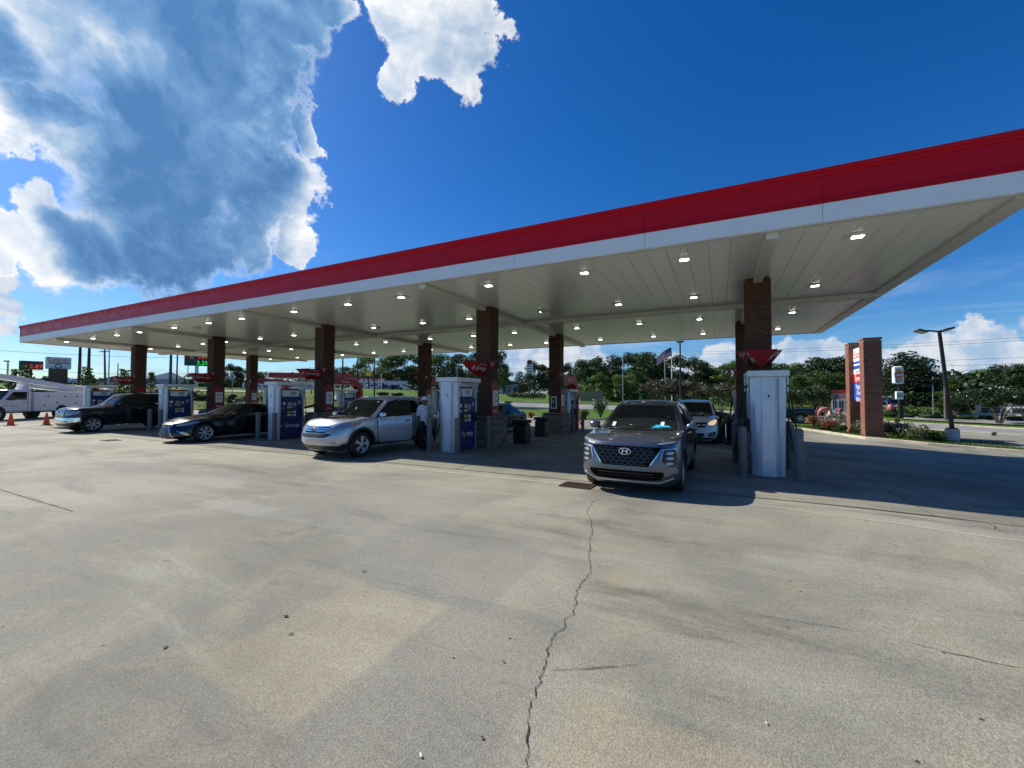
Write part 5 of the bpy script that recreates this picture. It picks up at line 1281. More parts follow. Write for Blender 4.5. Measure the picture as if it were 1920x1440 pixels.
def tree_proto(kind, seed):
    rs = random.Random(seed); mb = MB(); tr = MB()
    if kind == 'broad':      # unit tree 10 m high
        lobes = []
        for k in range(26):
            z = rs.uniform(2.2, 8.9); w = 3.6*sqrt(max(.05, 1-((z-5.2)/5.0)**2)); a = rs.uniform(0, 2*pi); q = w*rs.uniform(.25, .95)
            s_ = rs.uniform(.75, 1.5); lobes.append(((q*cos(a), q*sin(a), z), (s_*1.1, s_*1.1, s_*.8)))
        leafmass(mb, lobes, 5600, .35, rs=rs)
        tr.tube([(0,0,0),(.1,0,2),(.0,.1,4.5),(.1,.1,7)], [.28,.2,.13,.05], 8)
        for k in range(7):
            a = rs.uniform(0, 6.28); z = rs.uniform(2.2, 5); tr.tube([(0,0,z),(1.2*cos(a),1.2*sin(a),z+1.2),(2.3*cos(a),2.3*sin(a),z+2.2)], [.11,.07,.03], 6)
    elif kind == 'pine':
        lobes = []
        for k in range(46):
            z = 1.2+8.4*(k/46)**.9; w = 3.0*(1-((z-1.2)/9.2))**.75+.15; a = k*2.4+rs.uniform(-.4,.4); q = w*rs.uniform(.3, .95)
            s_ = .45+w*.30; lobes.append(((q*cos(a), q*sin(a), z), (s_*1.2, s_*1.2, s_*.45)))
        leafmass(mb, lobes, 5600, .31, rs=rs)
        tr.tube([(0,0,0),(0,.05,4),(.05,0,9)], [.25,.16,.04], 8)
        for k in range(12):
            a = k*2.4; z = 1.5+k*.6; w = 2.4*(1-z/11); tr.tube([(0,0,z),(w*cos(a),w*sin(a),z+.1)], [.06,.02], 5)
    elif kind == 'myrtle':   # unit 5 m
        lobes = []
        for k in range(20):
            a = rs.uniform(0, 6.28); q = rs.uniform(.2, 2.0); z = 3.2+rs.uniform(-.9, .9)*(1-q/4); s_ = rs.uniform(.45, .85); lobes.append(((q*cos(a), q*sin(a), z), (s_, s_, s_*.8)))
        leafmass(mb, lobes, 5200, .17, rs=rs)
        for k in range(6):
            a = k*1.05+rs.random()*.4; tr.tube([(.1*cos(a),.1*sin(a),0),(.4*cos(a),.4*sin(a),1.2),(1.1*cos(a),1.1*sin(a),2.8)], [.07,.05,.02], 6)
    elif kind == 'young':    # unit 4 m loose sapling
        lobes = []
        for k in range(30):
            z = .6+3.3*k/30; w = 1.3*(1-(z-.6)/3.5)+.12; a = k*2.4; q = w*rs.uniform(.3, 1); lobes.append(((q*cos(a), q*sin(a), z), (.3, .3, .16)))
        leafmass(mb, lobes, 1500, .17, rs=rs); tr.tube([(0,0,0),(0,.03,2),(0,0,3.9)], [.06,.04,.01], 6)
    return mb, tr
TP = {}
def get_tree(kind, seed, lm):
    k = (kind, seed, lm.name)
    if k not in TP:
        if (kind, seed) not in TG: TG[(kind, seed)] = tree_proto(kind, seed)
        mb, tr = TG[(kind, seed)]
        TP[k] = (mb.mesh('crown', lm, fix=False), tr.mesh('trunk', m_bark, 60), )
        if kind == 'myrtle':
            fl = MB(); rs = random.Random(seed+5); lobes = [((rs.uniform(-1.7, 1.7), rs.uniform(-1.7, 1.7), 3.5+rs.uniform(-.6, .75)), (.15, .15, .13)) for _ in range(26)]
            leafmass(fl, lobes, 170, .10, rs=rs); TP[k] += (fl.mesh('blossom', m_flow, fix=False), fl.mesh('blossom', m_flowr, fix=False))
    return TP[k]
TG = {}
def tree(kind, seed, lm, p, ztop, label, wide=1.0, name='tree', group=None, flower=0, h0=None):
    h = h0 or {'broad': 9.9, 'pine': 10.0, 'myrtle': 4.9, 'young': 4.0}[kind]
    s = max(.2, (ztop-p.z)/h); t = thing(name, label, 'tree', (p.x, p.y, p.z-.1), random.uniform(0, 6.28), group)
    t.scale = (s*wide, s*wide, s)
    g_ = get_tree(kind, seed, lm); link('crown', g_[0], t); link('trunk', g_[1], t)
    if flower: link('blossom', g_[1+flower], t)
    return t
LM = [m_lf1, m_lf2, m_lf3, m_lf4]
# (px, range, top row, kind, material, width, label)
TREES = [
 (1068,98,684,'broad',1,1.0,'broad green tree right of the second back column, left end of the middle wood'),
 (1100,92,676,'broad',0,1.0,'tall rounded green tree behind the wooden fence panel'),
 (1122,100,671,'broad',1,.9,'dark round topped tree left of the thin light pole in the wood'),
 (1150,96,668,'pine',1,1.1,'dark conical tree behind the roof of the grey SUV, left of centre'),
 (1176,102,664,'broad',1,.9,'dark tall tree with rounded top left of the flag'),
 (1207,98,662,'broad',0,.85,'tall narrow tree crown just left of the flying flag'),
 (1232,104,672,'broad',1,.9,'dark tree directly below the flying flag'),
 (1262,100,668,'broad',1,.9,'dark rounded tree behind the foot of the flagpole'),
 (1292,96,671,'broad',1,.9,'dark tree right of the flagpole behind the lot lamp'),
 (1318,104,683,'pine',0,1.2,'small pointed tree in the dip of the treeline right of the lot lamp'),
 (1345,98,686,'broad',0,1.0,'mid green tree behind the man in olive'),
 (1372,94,678,'broad',2,1.0,'light green tree just left of the rightmost columns'),
 (1128,74,702,'broad',2,1.1,'bright green bushy tree in front of the wood, left of the grey SUV roof'),
 (1168,72,705,'broad',2,1.2,'bright green low tree in front of the wood above the grey SUV windscreen'),
 (1195,78,698,'broad',0,1.1,'mid green tree in front of the wood, above the roof of the grey SUV'),
 (700,112,664,'broad',2,1.0,'sunlit green tree behind the yellow pole sign'),
 (668,118,676,'broad',0,1.0,'green tree left of the yellow pole sign above the restaurant'),
 (640,124,688,'broad',1,1.1,'low dark tree at the left end of the wood behind the far service station'),
 (732,108,660,'broad',2,.9,'tall sunlit tree right of the yellow pole sign'),
 (762,110,660,'broad',0,1.0,'tall green tree left of the third back column'),
 (790,114,662,'broad',1,.9,'dark tree behind the third back column'),
 (822,106,662,'broad',0,.9,'green tree between the third back column and the utility pole'),
 (850,112,668,'pine',1,1.2,'dark conifer behind the utility pole and pump cap'),
 (874,104,660,'broad',1,.9,'dark tall tree left of the second front column'),
 (902,100,658,'broad',1,.9,'dark tree directly behind the second front column'),
 (930,92,655,'broad',0,.72,'tall dark tree right of the second front column above the white tower'),
 (944,90,688,'broad',2,.8,'light green tree behind the white towered restaurant'),
 (975,112,697,'pine',1,1.1,'small pointed tree in the gap left of the oval topped pole sign'),
 (1003,96,676,'broad',1,.85,'dark round tree behind the oval topped pole sign'),
 (1028,104,688,'broad',1,.9,'dark tree behind the second back column'),
 (1452,84,690,'broad',0,1.1,'mid green tree right of the rightmost brick column'),
 (1478,78,680,'broad',0,1.0,'green tree above the black pickup, right of the pump'),
 (1502,88,682,'broad',2,1.0,'light green tree second right of the rightmost pump'),
 (1530,86,672,'pine',1,1.2,'dark pointed tree left of the brick sign pillars'),
 (1556,90,668,'broad',1,1.0,'tall dark tree left of the brick sign pillars'),
 (1585,86,668,'broad',1,.95,'tall dark tree directly behind the rear brick pillar'),
 (1520,72,696,'broad',0,1.1,'mid green tree above the pink inflatables'),
 (1556,76,700,'broad',0,1.0,'mid green tree above the red roofed stand'),
 (1672,82,668,'broad',1,1.0,'dark tree between the front brick pillar and the burger sign'),
 (1700,76,661,'pine',1,1.35,'large dark cedar right of the burger pole sign'),
 (1728,80,672,'pine',1,1.3,'dark cedar second right of the burger pole sign'),
 (1762,96,712,'broad',2,1.2,'yellow green low tree left of the leaning lot lamp'),
 (1798,104,704,'broad',0,1.2,'green tree behind the leaning lot lamp'),
 (1835,108,694,'broad',2,1.1,'round green tree with hazy top right of the leaning lamp'),
 (1868,106,696,'broad',0,1.1,'green tree behind the cream building'),
 (1905,98,684,'broad',1,1.0,'dark tall tree at the right edge of the photo'),
 (1950,92,680,'broad',1,1.1,'dark tree beyond the right edge'),
 (1780,72,735,'broad',0,1.3,'low green tree left of the lamp above the grass'),
 (432,84,681,'broad',1,1.0,'dark round tree between the two left columns beside the diamond sign'),
 (448,92,690,'broad',1,.9,'dark tree right of the diamond sign'),
 (492,100,697,'broad',1,1.0,'dark low tree left of the far red service station canopy'),
 (352,96,702,'broad',0,1.0,'green tree below the pylon price sign'),
 (296,130,706,'broad',1,1.0,'low dark tree behind the grey gabled shed'),
]
for k, (px, r, ty, kind, mi, wd, lab) in enumerate(TREES):
    if 480 < px < 1060: r *= 1.5
    p = pr(px, r); ty -= 7 if px > 1060 else 3; wd *= 1.18; tree(kind, (k % 4)+1 if kind == 'broad' else (k % 2)+11, LM[mi], p, zat(p, ty), lab, wd*.95, 'tree' if kind == 'broad' else 'pine_tree', 'trees of the wood beyond the road')
for k, (px, r, ty, mi, fl, wd, lab) in enumerate([
 (1232,60,706,3,1,1.35,'dark crape myrtle with pale blossom right of the grey SUV roof'),(1262,57,700,3,1,1.35,'widest bronze crape myrtle beneath the flagpole'),(1352,52,708,3,1,1.2,'bronze crape myrtle with white blossom behind the man in olive'),
 (1300,62,712,3,1,1.3,'dark crape myrtle behind the white SUV'),(1386,56,716,3,1,1.2,'dark crape myrtle beside the rightmost back column'),
 (1528,60,715,1,1,1.1,'white flowering crape myrtle above the pink inflatables'),(1496,62,722,1,1,1.1,'white flowering crape myrtle over the black pickup'),
 (1872,60,713,1,1,1.35,'white flowering crape myrtle in front of the cream building'),(1925,62,718,1,1,1.2,'white flowering crape myrtle at the right edge'),(1828,66,722,1,1,1.0,'small white flowering crape myrtle right of the leaning lamp'),
 (1790,70,733,1,1,1.0,'pale stemmed crape myrtle immediately behind the leaning lamp'),(815,70,704,0,2,.8,'crimson flowering crape myrtle beside the third back column'),(772,74,722,3,0,.9,'bronze leaved myrtle left of the third back column')]):
    p = pr(px, r); tree('myrtle', 21+k % 3, LM[mi], p, zat(p, ty), lab, wd, 'crape_myrtle', 'crape myrtles', fl)
for k, (px, r, ty, mi, lab) in enumerate([(48,58,682,0,'young green tree in front of the dark price sign at far left'),(16,60,700,2,'leafy sapling at the left edge behind the truck'),(162,57,684,2,'bright green young tree beside the two dark poles'),
 (172,58,700,0,'leafy bush tree right of the two dark poles'),(232,56,688,2,'thin young tree left of the leftmost front column'),(283,55,694,0,'young tree right of the leftmost front column'),(28,59,688,0,'slender sapling near the left edge above the truck boom')]):
    p = pr(px, r); tree('young', 31+k % 2, LM[mi], p, zat(p, ty), lab, 1.0, 'young_tree', 'young trees on the bank')
def mass(name, lobes, n, size, m, **k):
    mb = MB(); leafmass(mb, lobes, n, size); return mb.obj(name, m, fix=False, **k)
# far woods that read as one mass
lob = []
for k in range(150):
    px = 560+k*9.6; r = random.uniform(122, 132) if px < 1440 else random.uniform(98, 112); r *= 1.45 if px < 1060 else 1; p = pr(px, r); zt = zat(p, random.uniform(684, 700) if 1060 < px < 1420 else random.uniform(692, 706) if not 950 < px < 985 else 722)
    lob.append(((p.x, p.y, (p.z+zt)/2), (4.2, 4.2, max(.8, (zt-p.z)/2))))
mass('distant_woods', lob, 34000, .9, m_lf2, kind='stuff')
lob = []
for k in range(50):
    px = -60+k*12; p = pr(px, random.uniform(150, 170)); zt = zat(p, random.uniform(708, 718)); lob.append(((p.x, p.y, (p.z+zt)/2), (5, 5, max(.8, (zt-p.z)/2))))
mass('distant_woods', lob, 7000, 1.2, m_lf2, kind='stuff')
# underbrush at the edge of the wood
lob = []
for k in range(90):
    px = 1090+random.uniform(0, 1)*320; p = pr(px, random.uniform(70, 84)); h_ = random.uniform(.8, 2.2); lob.append(((p.x, p.y, p.z+h_*.6), (1.6, 1.6, h_)))
mass('underbrush', lob, 9000, .5, m_lf1, kind='stuff')
def shrub(px, py, wpx, hpx, m, label, name='shrub', size=.09, n=900, flower=None, cat='shrub', group=None):
    if group and px > 1500: hpx *= 1.4; wpx *= 1.1; n = int(n*1.25)
    p = gnd(px, py); p.z += .08; s = mpp(p); w = wpx*s/2; h_ = hpx*s; rs = random.Random(int(px*7))
    t = thing(name, label, cat, p, 0, group); lob = []
    for k in range(9):
        a = rs.uniform(0, 6.28); q = w*rs.uniform(.1, .68); zz = h_*rs.uniform(.3, .78)
        lob.append(((q*cos(a), q*sin(a)*.8, zz), (w*.36, w*.36, h_*.26)))
    mb = MB(); leafmass(mb, lob, n, size, rs=rs); mb.obj('foliage', m, t, fix=False)
    mb = MB()
    for k in range(16):
        a = rs.uniform(0, 6.28); q = rs.uniform(.4, 1.0); z1 = h_*rs.uniform(.7, 1.12); mb.tube([(0, 0, 0), (q*w*.5*cos(a), q*w*.5*sin(a), z1*.55), (q*w*cos(a), q*w*sin(a), z1)], [.014, .010, .004], 4)
    mb.obj('stems', m_bark, t)
    if flower:
        mb = MB(); leafmass(mb, [((c[0]*1.15, c[1]*1.15, c[2]+h_*.1), (r[0]*.9, r[1]*.9, r[2]*.9)) for c, r in lob], n//7, size*.8, rs=rs); mb.obj('blossom', flower, t, fix=False)
    return t
SG = 'shrubs in the planted strip'
shrub(1527,806,34,19,m_lfr,'rust coloured nandina shrub, leftmost of the strip right of the pickup','shrub',.09,1000,None,'shrub',SG)
shrub(1556,811,36,19,m_lfr,'orange brown nandina shrub second from left in the planted strip','shrub',.09,1000,None,'shrub',SG)
shrub(1568,804,56,24,m_lfo,'tall olive green rose bush behind the orange nandina','shrub',.08,1300,m_flow,'shrub',SG)
shrub(1541,810,22,12,m_lf1,'small green shrub between the two rust coloured nandinas','shrub',.08,600,None,'shrub',SG)
shrub(1574,815,24,12,m_lf2,'low dark green shrub at the kerb left of the brick pillars','shrub',.08,600,None,'shrub',SG)
shrub(1597,814,44,26,m_lfo,'twiggy olive rose bush in front of the rear brick pillar','shrub',.07,1000,m_flow,'shrub',SG)
shrub(1622,820,36,22,m_lfo,'straggly rose bush at the left foot of the front brick pillar','shrub',.07,800,m_flow,'shrub',SG)
shrub(1657,823,46,24,m_lfr,'orange brown nandina at the right foot of the front brick pillar','shrub',.09,1200,m_flow,'shrub',SG)
shrub(1690,826,50,22,m_lfo,'olive rose bush right of the orange nandina','shrub',.08,1000,m_flow,'shrub',SG)
shrub(1722,831,44,24,m_lfo,'loose rose bush between the front brick pillar and the lamp base','shrub',.08,1000,m_flow,'shrub',SG)
shrub(1757,833,30,16,m_lf1,'low dark shrub touching the left side of the lamp base','shrub',.07,900,None,'shrub',SG)
shrub(1683,814,10,24,m_lf2,'thin upright dark sapling right of the front brick pillar','shrub',.07,300,None,'shrub',SG)
shrub(1864,821,9,9,m_lf3,'small yellow green weed tuft beside the driveway','weed',.07,120,None,'weed')
shrub(1126,786,46,42,m_lf1,'white flowering oleander left of the grey SUV','shrub',.13,900,m_flow,'shrub','shrubs behind the pumps')
shrub(1094,792,24,22,m_lf2,'round dark bush left of the white flowering oleander','shrub',.10,700,None,'shrub','shrubs behind the pumps')
shrub(996,787,20,13,m_lfr,'small orange leaved shrub behind the green sedan','shrub',.09,500,None,'shrub','shrubs behind the pumps')
shrub(951,765,20,14,m_lf3,'pale green spiky shrub right of the second front column','shrub',.14,400,None,'shrub','shrubs behind the pumps')
shrub(1378,800,16,16,m_lf3,'yellow green shrub between the white SUV and the columns','shrub',.1,400,None,'shrub','shrubs behind the pumps')
def hedge(pa, pb, hpx, dep, m, label, n=2500, size=.22, cat='hedge', name='hedge'):
    a, b = gnd(*pa), gnd(*pb); c = (a+b)/2; c.z = min(a.z, b.z); s = mpp(c); hh = hpx*s; L = (b-a).length; k = max(2, int(L/.8)); d = (b-a)
    lob = [((d.x*(i/(k-1)-.5), d.y*(i/(k-1)-.5), hh*.5+a.z*(1-i/(k-1))+b.z*(i/(k-1))-c.z), (.75, dep, hh*.55)) for i in range(k)]
    mb = MB(); leafmass(mb, lob, n, size); t = thing(name, label, cat, c); mb.obj('foliage', m, t, fix=False); return t
hedge((958,745),(1016,747),10,1.2,m_lf2,'low dark hedge mound on the lawn left of the second back column')
hedge((1668,781),(1738,783),7,.7,m_lf2,'clipped dark hedge in front of the tall grass below the burger sign')
hedge((1748,784),(1808,786),7,.7,m_lf2,'clipped low hedge left of the leaning lamp behind the lawn')
hedge((1848,786),(1905,787),6,.6,m_lf2,'clipped low hedge under the myrtle by the cream building')
hedge((1664,779),(1752,780),16,1.6,m_lf3,'tall ornamental grass mass behind the clipped hedge',4000,.30,'ornamental grass','ornamental_grass')
hedge((1504,776),(1532,778),5,.6,m_lf2,'low dark hedge right of the black pickup')
hedge((718,740),(745,741),4,1.0,m_lf2,'flat dark shrub bed on the lawn before the parked cars')
# weeds on the bank and tufts on the verge
lob = []
for k in range(260):
    px = random.uniform(-40, 560); p = pr(px, random.uniform(47.5, 58) if px > 380 else random.uniform(56, 62)); lob.append(((p.x, p.y, p.z+.25), (.7, .7, random.uniform(.2, .75))))
mass('weeds', lob, 13000, .22, m_leaf('weed_green', (.09,.13,.03), (.18,.20,.06)), kind='stuff')
mb = MB()
for k in range(9000):
    u = random.random(); i = min(len(edge)-2, int(u*7)); q = random.random(); a = edge[i].lerp(edge[i+1], q); dpt = random.random()**1.5*4
    x, y = a.x+dpt*.25, a.y+.2+dpt; z = T(x, y)+.10; an = random.uniform(0, 6.28); h_ = random.uniform(.05, .14); w_ = .018
    mb.add([(x-w_*cos(an), y-w_*sin(an), z), (x+w_*cos(an), y+w_*sin(an), z), (x+.03*sin(an), y+.03*cos(an), z+h_)], [(0, 1, 2)])
mb.obj('grass', m_lf3, fix=False, kind='stuff')

# ---------------------------------------------------------------- brick sign pillars, lamps, poles
def brick_tower(p, w, ztop, label, nb):
    t = thing('brick_pillar', label, 'brick pillar', (p.x, p.y, p.z-.05), 0, 'brick pillars of the roadside fuel sign'); H = ztop-p.z+.05
    MB().box((0, 0, H/2), (w-.05, w-.05, H)).obj('mortar_core', mat('light_mortar', (.34,.27,.22), .9), t)
    mb = MB(); lay = brick_layout(w, .02, H-.10, nb, .085)
    for s in range(4): brick_side(mb, lay[s], w, s)
    mb.obj('brickwork', m_brk2, t, kind='stuff'); MB().box((0, 0, H+.0), (w+.05, w+.05, .10), bev=.01).obj('cap', m_brk2, t); return t
pa = gnd(1640, 824); wA = 27*mpp(pa); pa = Vector((pa.x, pa.y+wA/2, pa.z)); za = zat(pa, 636)
brick_tower(pa, wA, za, 'taller looking front red brick pillar of the roadside fuel sign, nearest the camera', 5)
pb = Vector((pa.x-.02, pa.y+2.75, T(pa.x, pa.y+2.75))); brick_tower(pb, wA, za+.05, 'rear red brick pillar of the roadside fuel sign, partly hidden', 5)
t = thing('price_sign', 'white, red and blue fuel brand sign held between two brick pillars', 'price sign', (pa.x, (pa.y+pb.y)/2, pa.z))
sh = za-pa.z; y0_ = zat(pa, 751)-pa.z; y1_ = sh-.30; pd = (pb.y-pa.y)-wA-.02; SX = -.17
MB().box((0, 0, (y0_+y1_)/2), (.30, pd, y1_-y0_)).obj('frame', m_white, t)
hs = y1_-y0_
def pan(f0, f1, m): return MB().box((SX, 0, y0_+hs*(f0+f1)/2), (.03, pd-.02, hs*(f1-f0)-.012)).obj('sign_panel', m, t)
m_bl = mat('sign_blue', (.015,.09,.50), .4); m_rd = mat('sign_red', (.62,.015,.02), .4)
pan(.745, 1, m_txtw); pan(.70, .745, m_bl); pan(.665, .70, m_txtw); pan(.60, .665, m_bl); pan(.50, .60, m_txtw); pan(.34, .50, m_rd); pan(.17, .335, m_bl); pan(0, .168, m_bl)
Rl = (pi/2, 0, -pi/2)
text('lettering', 'Exxon', pd*.33, m_rd, t, (SX-.018, 0, y0_+hs*.87), Rl, .003, sx=1.05); text('lettering', 'Food Mart', pd*.16, m_bl, t, (SX-.018, 0, y0_+hs*.55), Rl, .002)
text('lettering', 'Synergy', pd*.24, m_txtw, t, (SX-.018, 0, y0_+hs*.42), Rl, .003)
text('lettering', 'Regular', pd*.20, m_txtw, t, (SX-.018, 0, y0_+hs*.26), Rl, .003); text('lettering', 'Diesel\nEfficient', pd*.19, m_txtw, t, (SX-.018, 0, y0_+hs*.08), Rl, .003)
# leaning lot lamp on a concrete drum
p = gnd(1786, 831); p.z += .0; sc_ = mpp(p)
t = thing('lot_lamp', 'leaning dark twin head lot lamp on a round concrete base', 'street lamp', (p.x, p.y, p.z))
MB().lathe([(10.2*sc_, -.1), (10.2*sc_, 25.5*sc_), (9.7*sc_, 26.5*sc_), (0, 26.6*sc_)], 40).obj('concrete_base', m_conc_f, t, 40)
zt = zat(p, 620)-p.z; lean = -19*sc_; hb = 26.6*sc_
MB().box((0, 0, hb+.03), (.34, .34, .06)).obj('base_plate', m_pole, t)
u_ = Vector((cos(YAW), -sin(YAW), 0))
pt = u_*lean+Vector((0, 0, zt))
MB().tube([(0, 0, hb), tuple(pt)], [.105, .085], 4).obj('pole', m_pole, t)
for s, Lh in ((-1, .62), (1, .10)):
    d_ = (u_*s+Vector((0, 0, .0))).normalized(); e = pt+d_*Lh
    MB().tube([tuple(pt-Vector((0,0,.05))), tuple(e)], .045, 8).obj('arm', m_pole, t)
    mb = MB(); mb.box((0, 0, 0), (.50, .34, .09), bev=.02); h = mb.obj('lamp_head', m_pole, t); h.location = e+d_*.33+Vector((0, 0, -.04 if s < 0 else .06)); h.rotation_euler = (radians(-14), radians(22)*s*-.6, -YAW)
    MB().box((0, 0, -.05), (.38, .25, .014)).obj('lens', mat('lamp_lens_off', (.6,.6,.58), .3), h)
# background poles
def pole(px, r, ty, m, rad, label, by=None, arm=None, lean=0, cat='pole', name='pole', head=None):
    p = pr(px, r); zt = zat(p, ty); t = thing(name, label, cat, p); H = zt-p.z
    MB().tube([(0, 0, 0), (lean, 0, H)], [rad, rad*.7], 10).obj('shaft', m, t, True)
    if arm:
        for k in range(arm): MB().box((lean, 0, H-.35-k*.9), (2.2, .10, .12), rz=-YAW*.6).obj('crossarm', m_timb, t)
        for k in (-1, 0, 1): MB().tube([(lean+k*.9, 0, H-.3), (lean+k*.9, 0, H-.05)], .05, 6).obj('insulator', m_steel, t)
    if head:
        for s in head: MB().box((lean+s*.45, 0, H-.05), (.7, .35, .14), bev=.03).obj('lamp_head', m_pole, t)
    return t
pole(1276,44,640,m_pole,.10,'tall dark single head lot lamp beside the flagpole',head=(0,),cat='street lamp',name='lot_lamp')
pole(148,70,640,m_pole,.17,'left one of the two dark poles under the far left canopy end'); pole(165,60,640,m_pole,.15,'right one of the two dark poles under the far left canopy end')
pole(197,95,655,m_timb,.16,'leaning timber utility pole left of the leftmost front column',arm=1,lean=-.6,cat='utility pole',name='utility_pole')
pole(203,90,655,m_steel,.10,'thin grey light pole close beside the leaning timber pole'); pole(220,120,681,m_timb,.12,'short distant pole left of the leftmost column')
pole(319,75,655,m_timb,.20,'thick timber pole left of the pylon price sign'); pole(331,72,655,m_pole,.11,'thin dark pole just left of the pylon price sign')
pole(642,64,665,m_pole,.13,'thin dark pole left of the yellow pole sign'); pole(670,62,665,m_pole,.12,'thin dark pole second left of the yellow pole sign'); pole(702,60,665,m_pole,.11,'thin dark pole right of the yellow pole sign')
pole(715,120,702,m_txtw,.09,'short white light pole before the white restaurant',head=(0,),cat='street lamp',name='lot_lamp')
pole(837,92,679,m_timb,.15,'utility pole with transformer left of the second front column',arm=2,cat='utility pole',name='utility_pole'); pole(857,88,690,m_steel,.08,'thin grey pole above the second pump cap')
pole(1168,66,668,m_steel,.08,'thin grey light pole in front of the wood above the grey SUV'); pole(1247,60,672,m_steel,.08,'thin short pole just left of the flagpole')
pole(1749,66,722,m_steel,.07,'thin pale light pole left of the leaning lamp',head=(-1,),cat='street lamp',name='lot_lamp'); pole(1772,62,705,m_timb,.14,'timber pole with crossarm just left of the leaning lamp',arm=1,cat='utility pole',name='utility_pole')
pole(13,75,676,m_steel,.10,'grey light pole at the left edge above the truck',head=(-1,),cat='street lamp',name='lot_lamp')
# overhead wires
def wire(ya, yb, label, ra=62, rb=105, sag=.5, pxa=2150, pxb=520):
    a, b = pr(pxa, ra), pr(pxb, rb+25); 
    za_, zb_ = zat(a, ya), zat(b, yb); n = 3; pts = []
    for k in range(60):
        u = k/59; x, y = a.x+(b.x-a.x)*u, a.y+(b.y-a.y)*u; w_ = (u*n) % 1; pts.append((x, y, za_+(zb_-za_)*u-sag*4*w_*(1-w_)))
    mb = MB(); mb.tube(pts, .017, 4); o = mb.obj('overhead_wire', m_black); tag(o, label, 'wire', 'overhead wires along the road')
for ya, yb, lab in ((618,688,'topmost overhead wire crossing the sky behind the sign pillars'),(624,691,'second overhead wire from the top behind the sign pillars'),(660,697,'third overhead wire from the top, crossing the clouds'),(672,702,'fourth overhead wire from the top, just above the trees'),(684,704,'fifth overhead wire, crossing the tree tops on the right'),(702,712,'lowest overhead wire, in front of the dark trees')): wire(ya, yb, lab)
for ya, yb, lab in ((655,660,'overhead wire above the gabled shed at left'),(690,688,'lower overhead wire behind the left columns')):
    a, b = pr(-40, 80), pr(600, 110); mb = MB(); A_, B_ = Vector((a.x, a.y, zat(a, ya))), Vector((b.x, b.y, zat(b, yb)))
    mb.tube([A_.lerp(B_, k/24)-Vector((0, 0, 1.2*4*(k/24)*(1-k/24))) for k in range(25)], .025, 4); tag(mb.obj('overhead_wire', m_black), lab, 'wire', 'overhead wires at left')
# flag
p = pr(1260, 62); zt = zat(p, 648); t = thing('flagpole', 'slim white flagpole rising above the wood', 'flagpole', p)
MB().tube([(0, 0, 0), (0, 0, zt-p.z)], [.08, .045], 10).obj('shaft', m_txtw, t, True); MB().lathe([(0, -.1), (.1, 0), (0, .1)], 12, c=(0, 0, zt-p.z+.1)).obj('finial', m_yellow, t, True)
s_ = mpp(p); mb = MB(); NX, NY = 40, 26; fw_, fh = 33*s_, 17*s_
def fpt(i, j):
    u, v = i/NX, j/NY; x = -u*fw_*.86; z = -v*fh-u*fh*1.15*(u**.35)+.05; y = .22*sin(u*9+v*1.5)*u**.5
    return (x*cos(YAW)-0, -x*sin(YAW)+y, z)
vs_ = [fpt(i, j) for i in range(NX+1) for j in range(NY+1)]; m_fr = mat('flag_red', (.50,.02,.03), .8); m_fb = mat('flag_blue', (.02,.03,.16), .8)
for i in range(NX):
    for j in range(NY):
        c = m_fb if (i < NX*.4 and j < 14) else (m_fr if (j//2) % 2 == 0 else m_txtw)
        if c is m_fb and i % 3 == 1 and j % 3 == 1: c = m_txtw
        k = i*(NY+1)+j; v = [vs_[k], vs_[k+NY+1], vs_[k+NY+2], vs_[k+1]]; mb.add(v, [(0, 1, 2, 3)], c)
o = mb.obj('flag', None, None, fix=False); o.location = (p.x, p.y, zt-.25); tag(o, 'stars and stripes flag flying left from the slim white pole', 'flag')

# ---------------------------------------------------------------- roadside signs
def board(px, r, x0, x1, y0, y1, name, label, cat, m, posts=((0, .12),), base_y=None, dep=.5, pm=None):
    """box sign spanning columns x0..x1 and rows y0..y1; faces the forecourt"""
    p = pr(px, r); s = mpp(p); zt, zb = zat(p, y0), zat(p, y1); w = (x1-x0)*s; t = thing(name, label, cat, p, -(YAW+atan((px-960)/F)))
    w *= cos(atan((px-960)/F))*1.0
    MB().box((0, 0, (zt+zb)/2-p.z), (w, dep, zt-zb), bev=.05).obj('cabinet', m, t)
    for ox, rd in posts: MB().box((ox*w, 0, (zb-p.z)/2), (rd*2, rd*2, zb-p.z+.02)).obj('post', pm or m_pole, t)
    return t, w, zb-p.z, zt-p.z, -dep/2
m_led_r = mat('red_led_digits', (.5,.02,.01), .4, emit=(1,.06,.02), es=.5); m_led_g = mat('green_led_digits', (.02,.5,.05), .4, emit=(.05,1,.12), es=.5)
m_cream = mat('cream_wall', (.62,.57,.46), .8, var=.05); m_wwall = mat('white_wall', (.66,.66,.63), .75, var=.06); m_gwall = mat('grey_metal_wall', (.34,.37,.40), .6, var=.08); m_broof = mat('brown_roof', (.16,.11,.09), .8); m_rroof = mat('red_roof', (.42,.03,.03), .6)
m_dkgreen = mat('dark_green_panel', (.02,.08,.05), .5); m_purple = mat('purple_trim', (.10,.03,.22), .6); m_win = mat('shop_window', (.03,.04,.05), .08, spec=.8)
F0 = (pi/2, 0, 0)
t, w, zb, zt, yf = board(57,86,34,80,677,693,'price_sign','dark roadside price sign with red digits at the far left','price sign',m_blackp)
text('digits', '2.87', (zt-zb)*.62, m_led_r, t, (w*.20, yf-.02, zb+(zt-zb)*.36), F0, .01); MB().box((-w*.36, yf-.01, zb+(zt-zb)*.5), (w*.22, .02, (zt-zb)*.7)).obj('panel', m_dkgreen, t)
t, w, zb, zt, yf = board(108,80,84,133,670,692,'restaurant_sign','white restaurant sign with red script on a red brick pier','sign',m_txtw,posts=((-.0,.85),),pm=m_brk2)
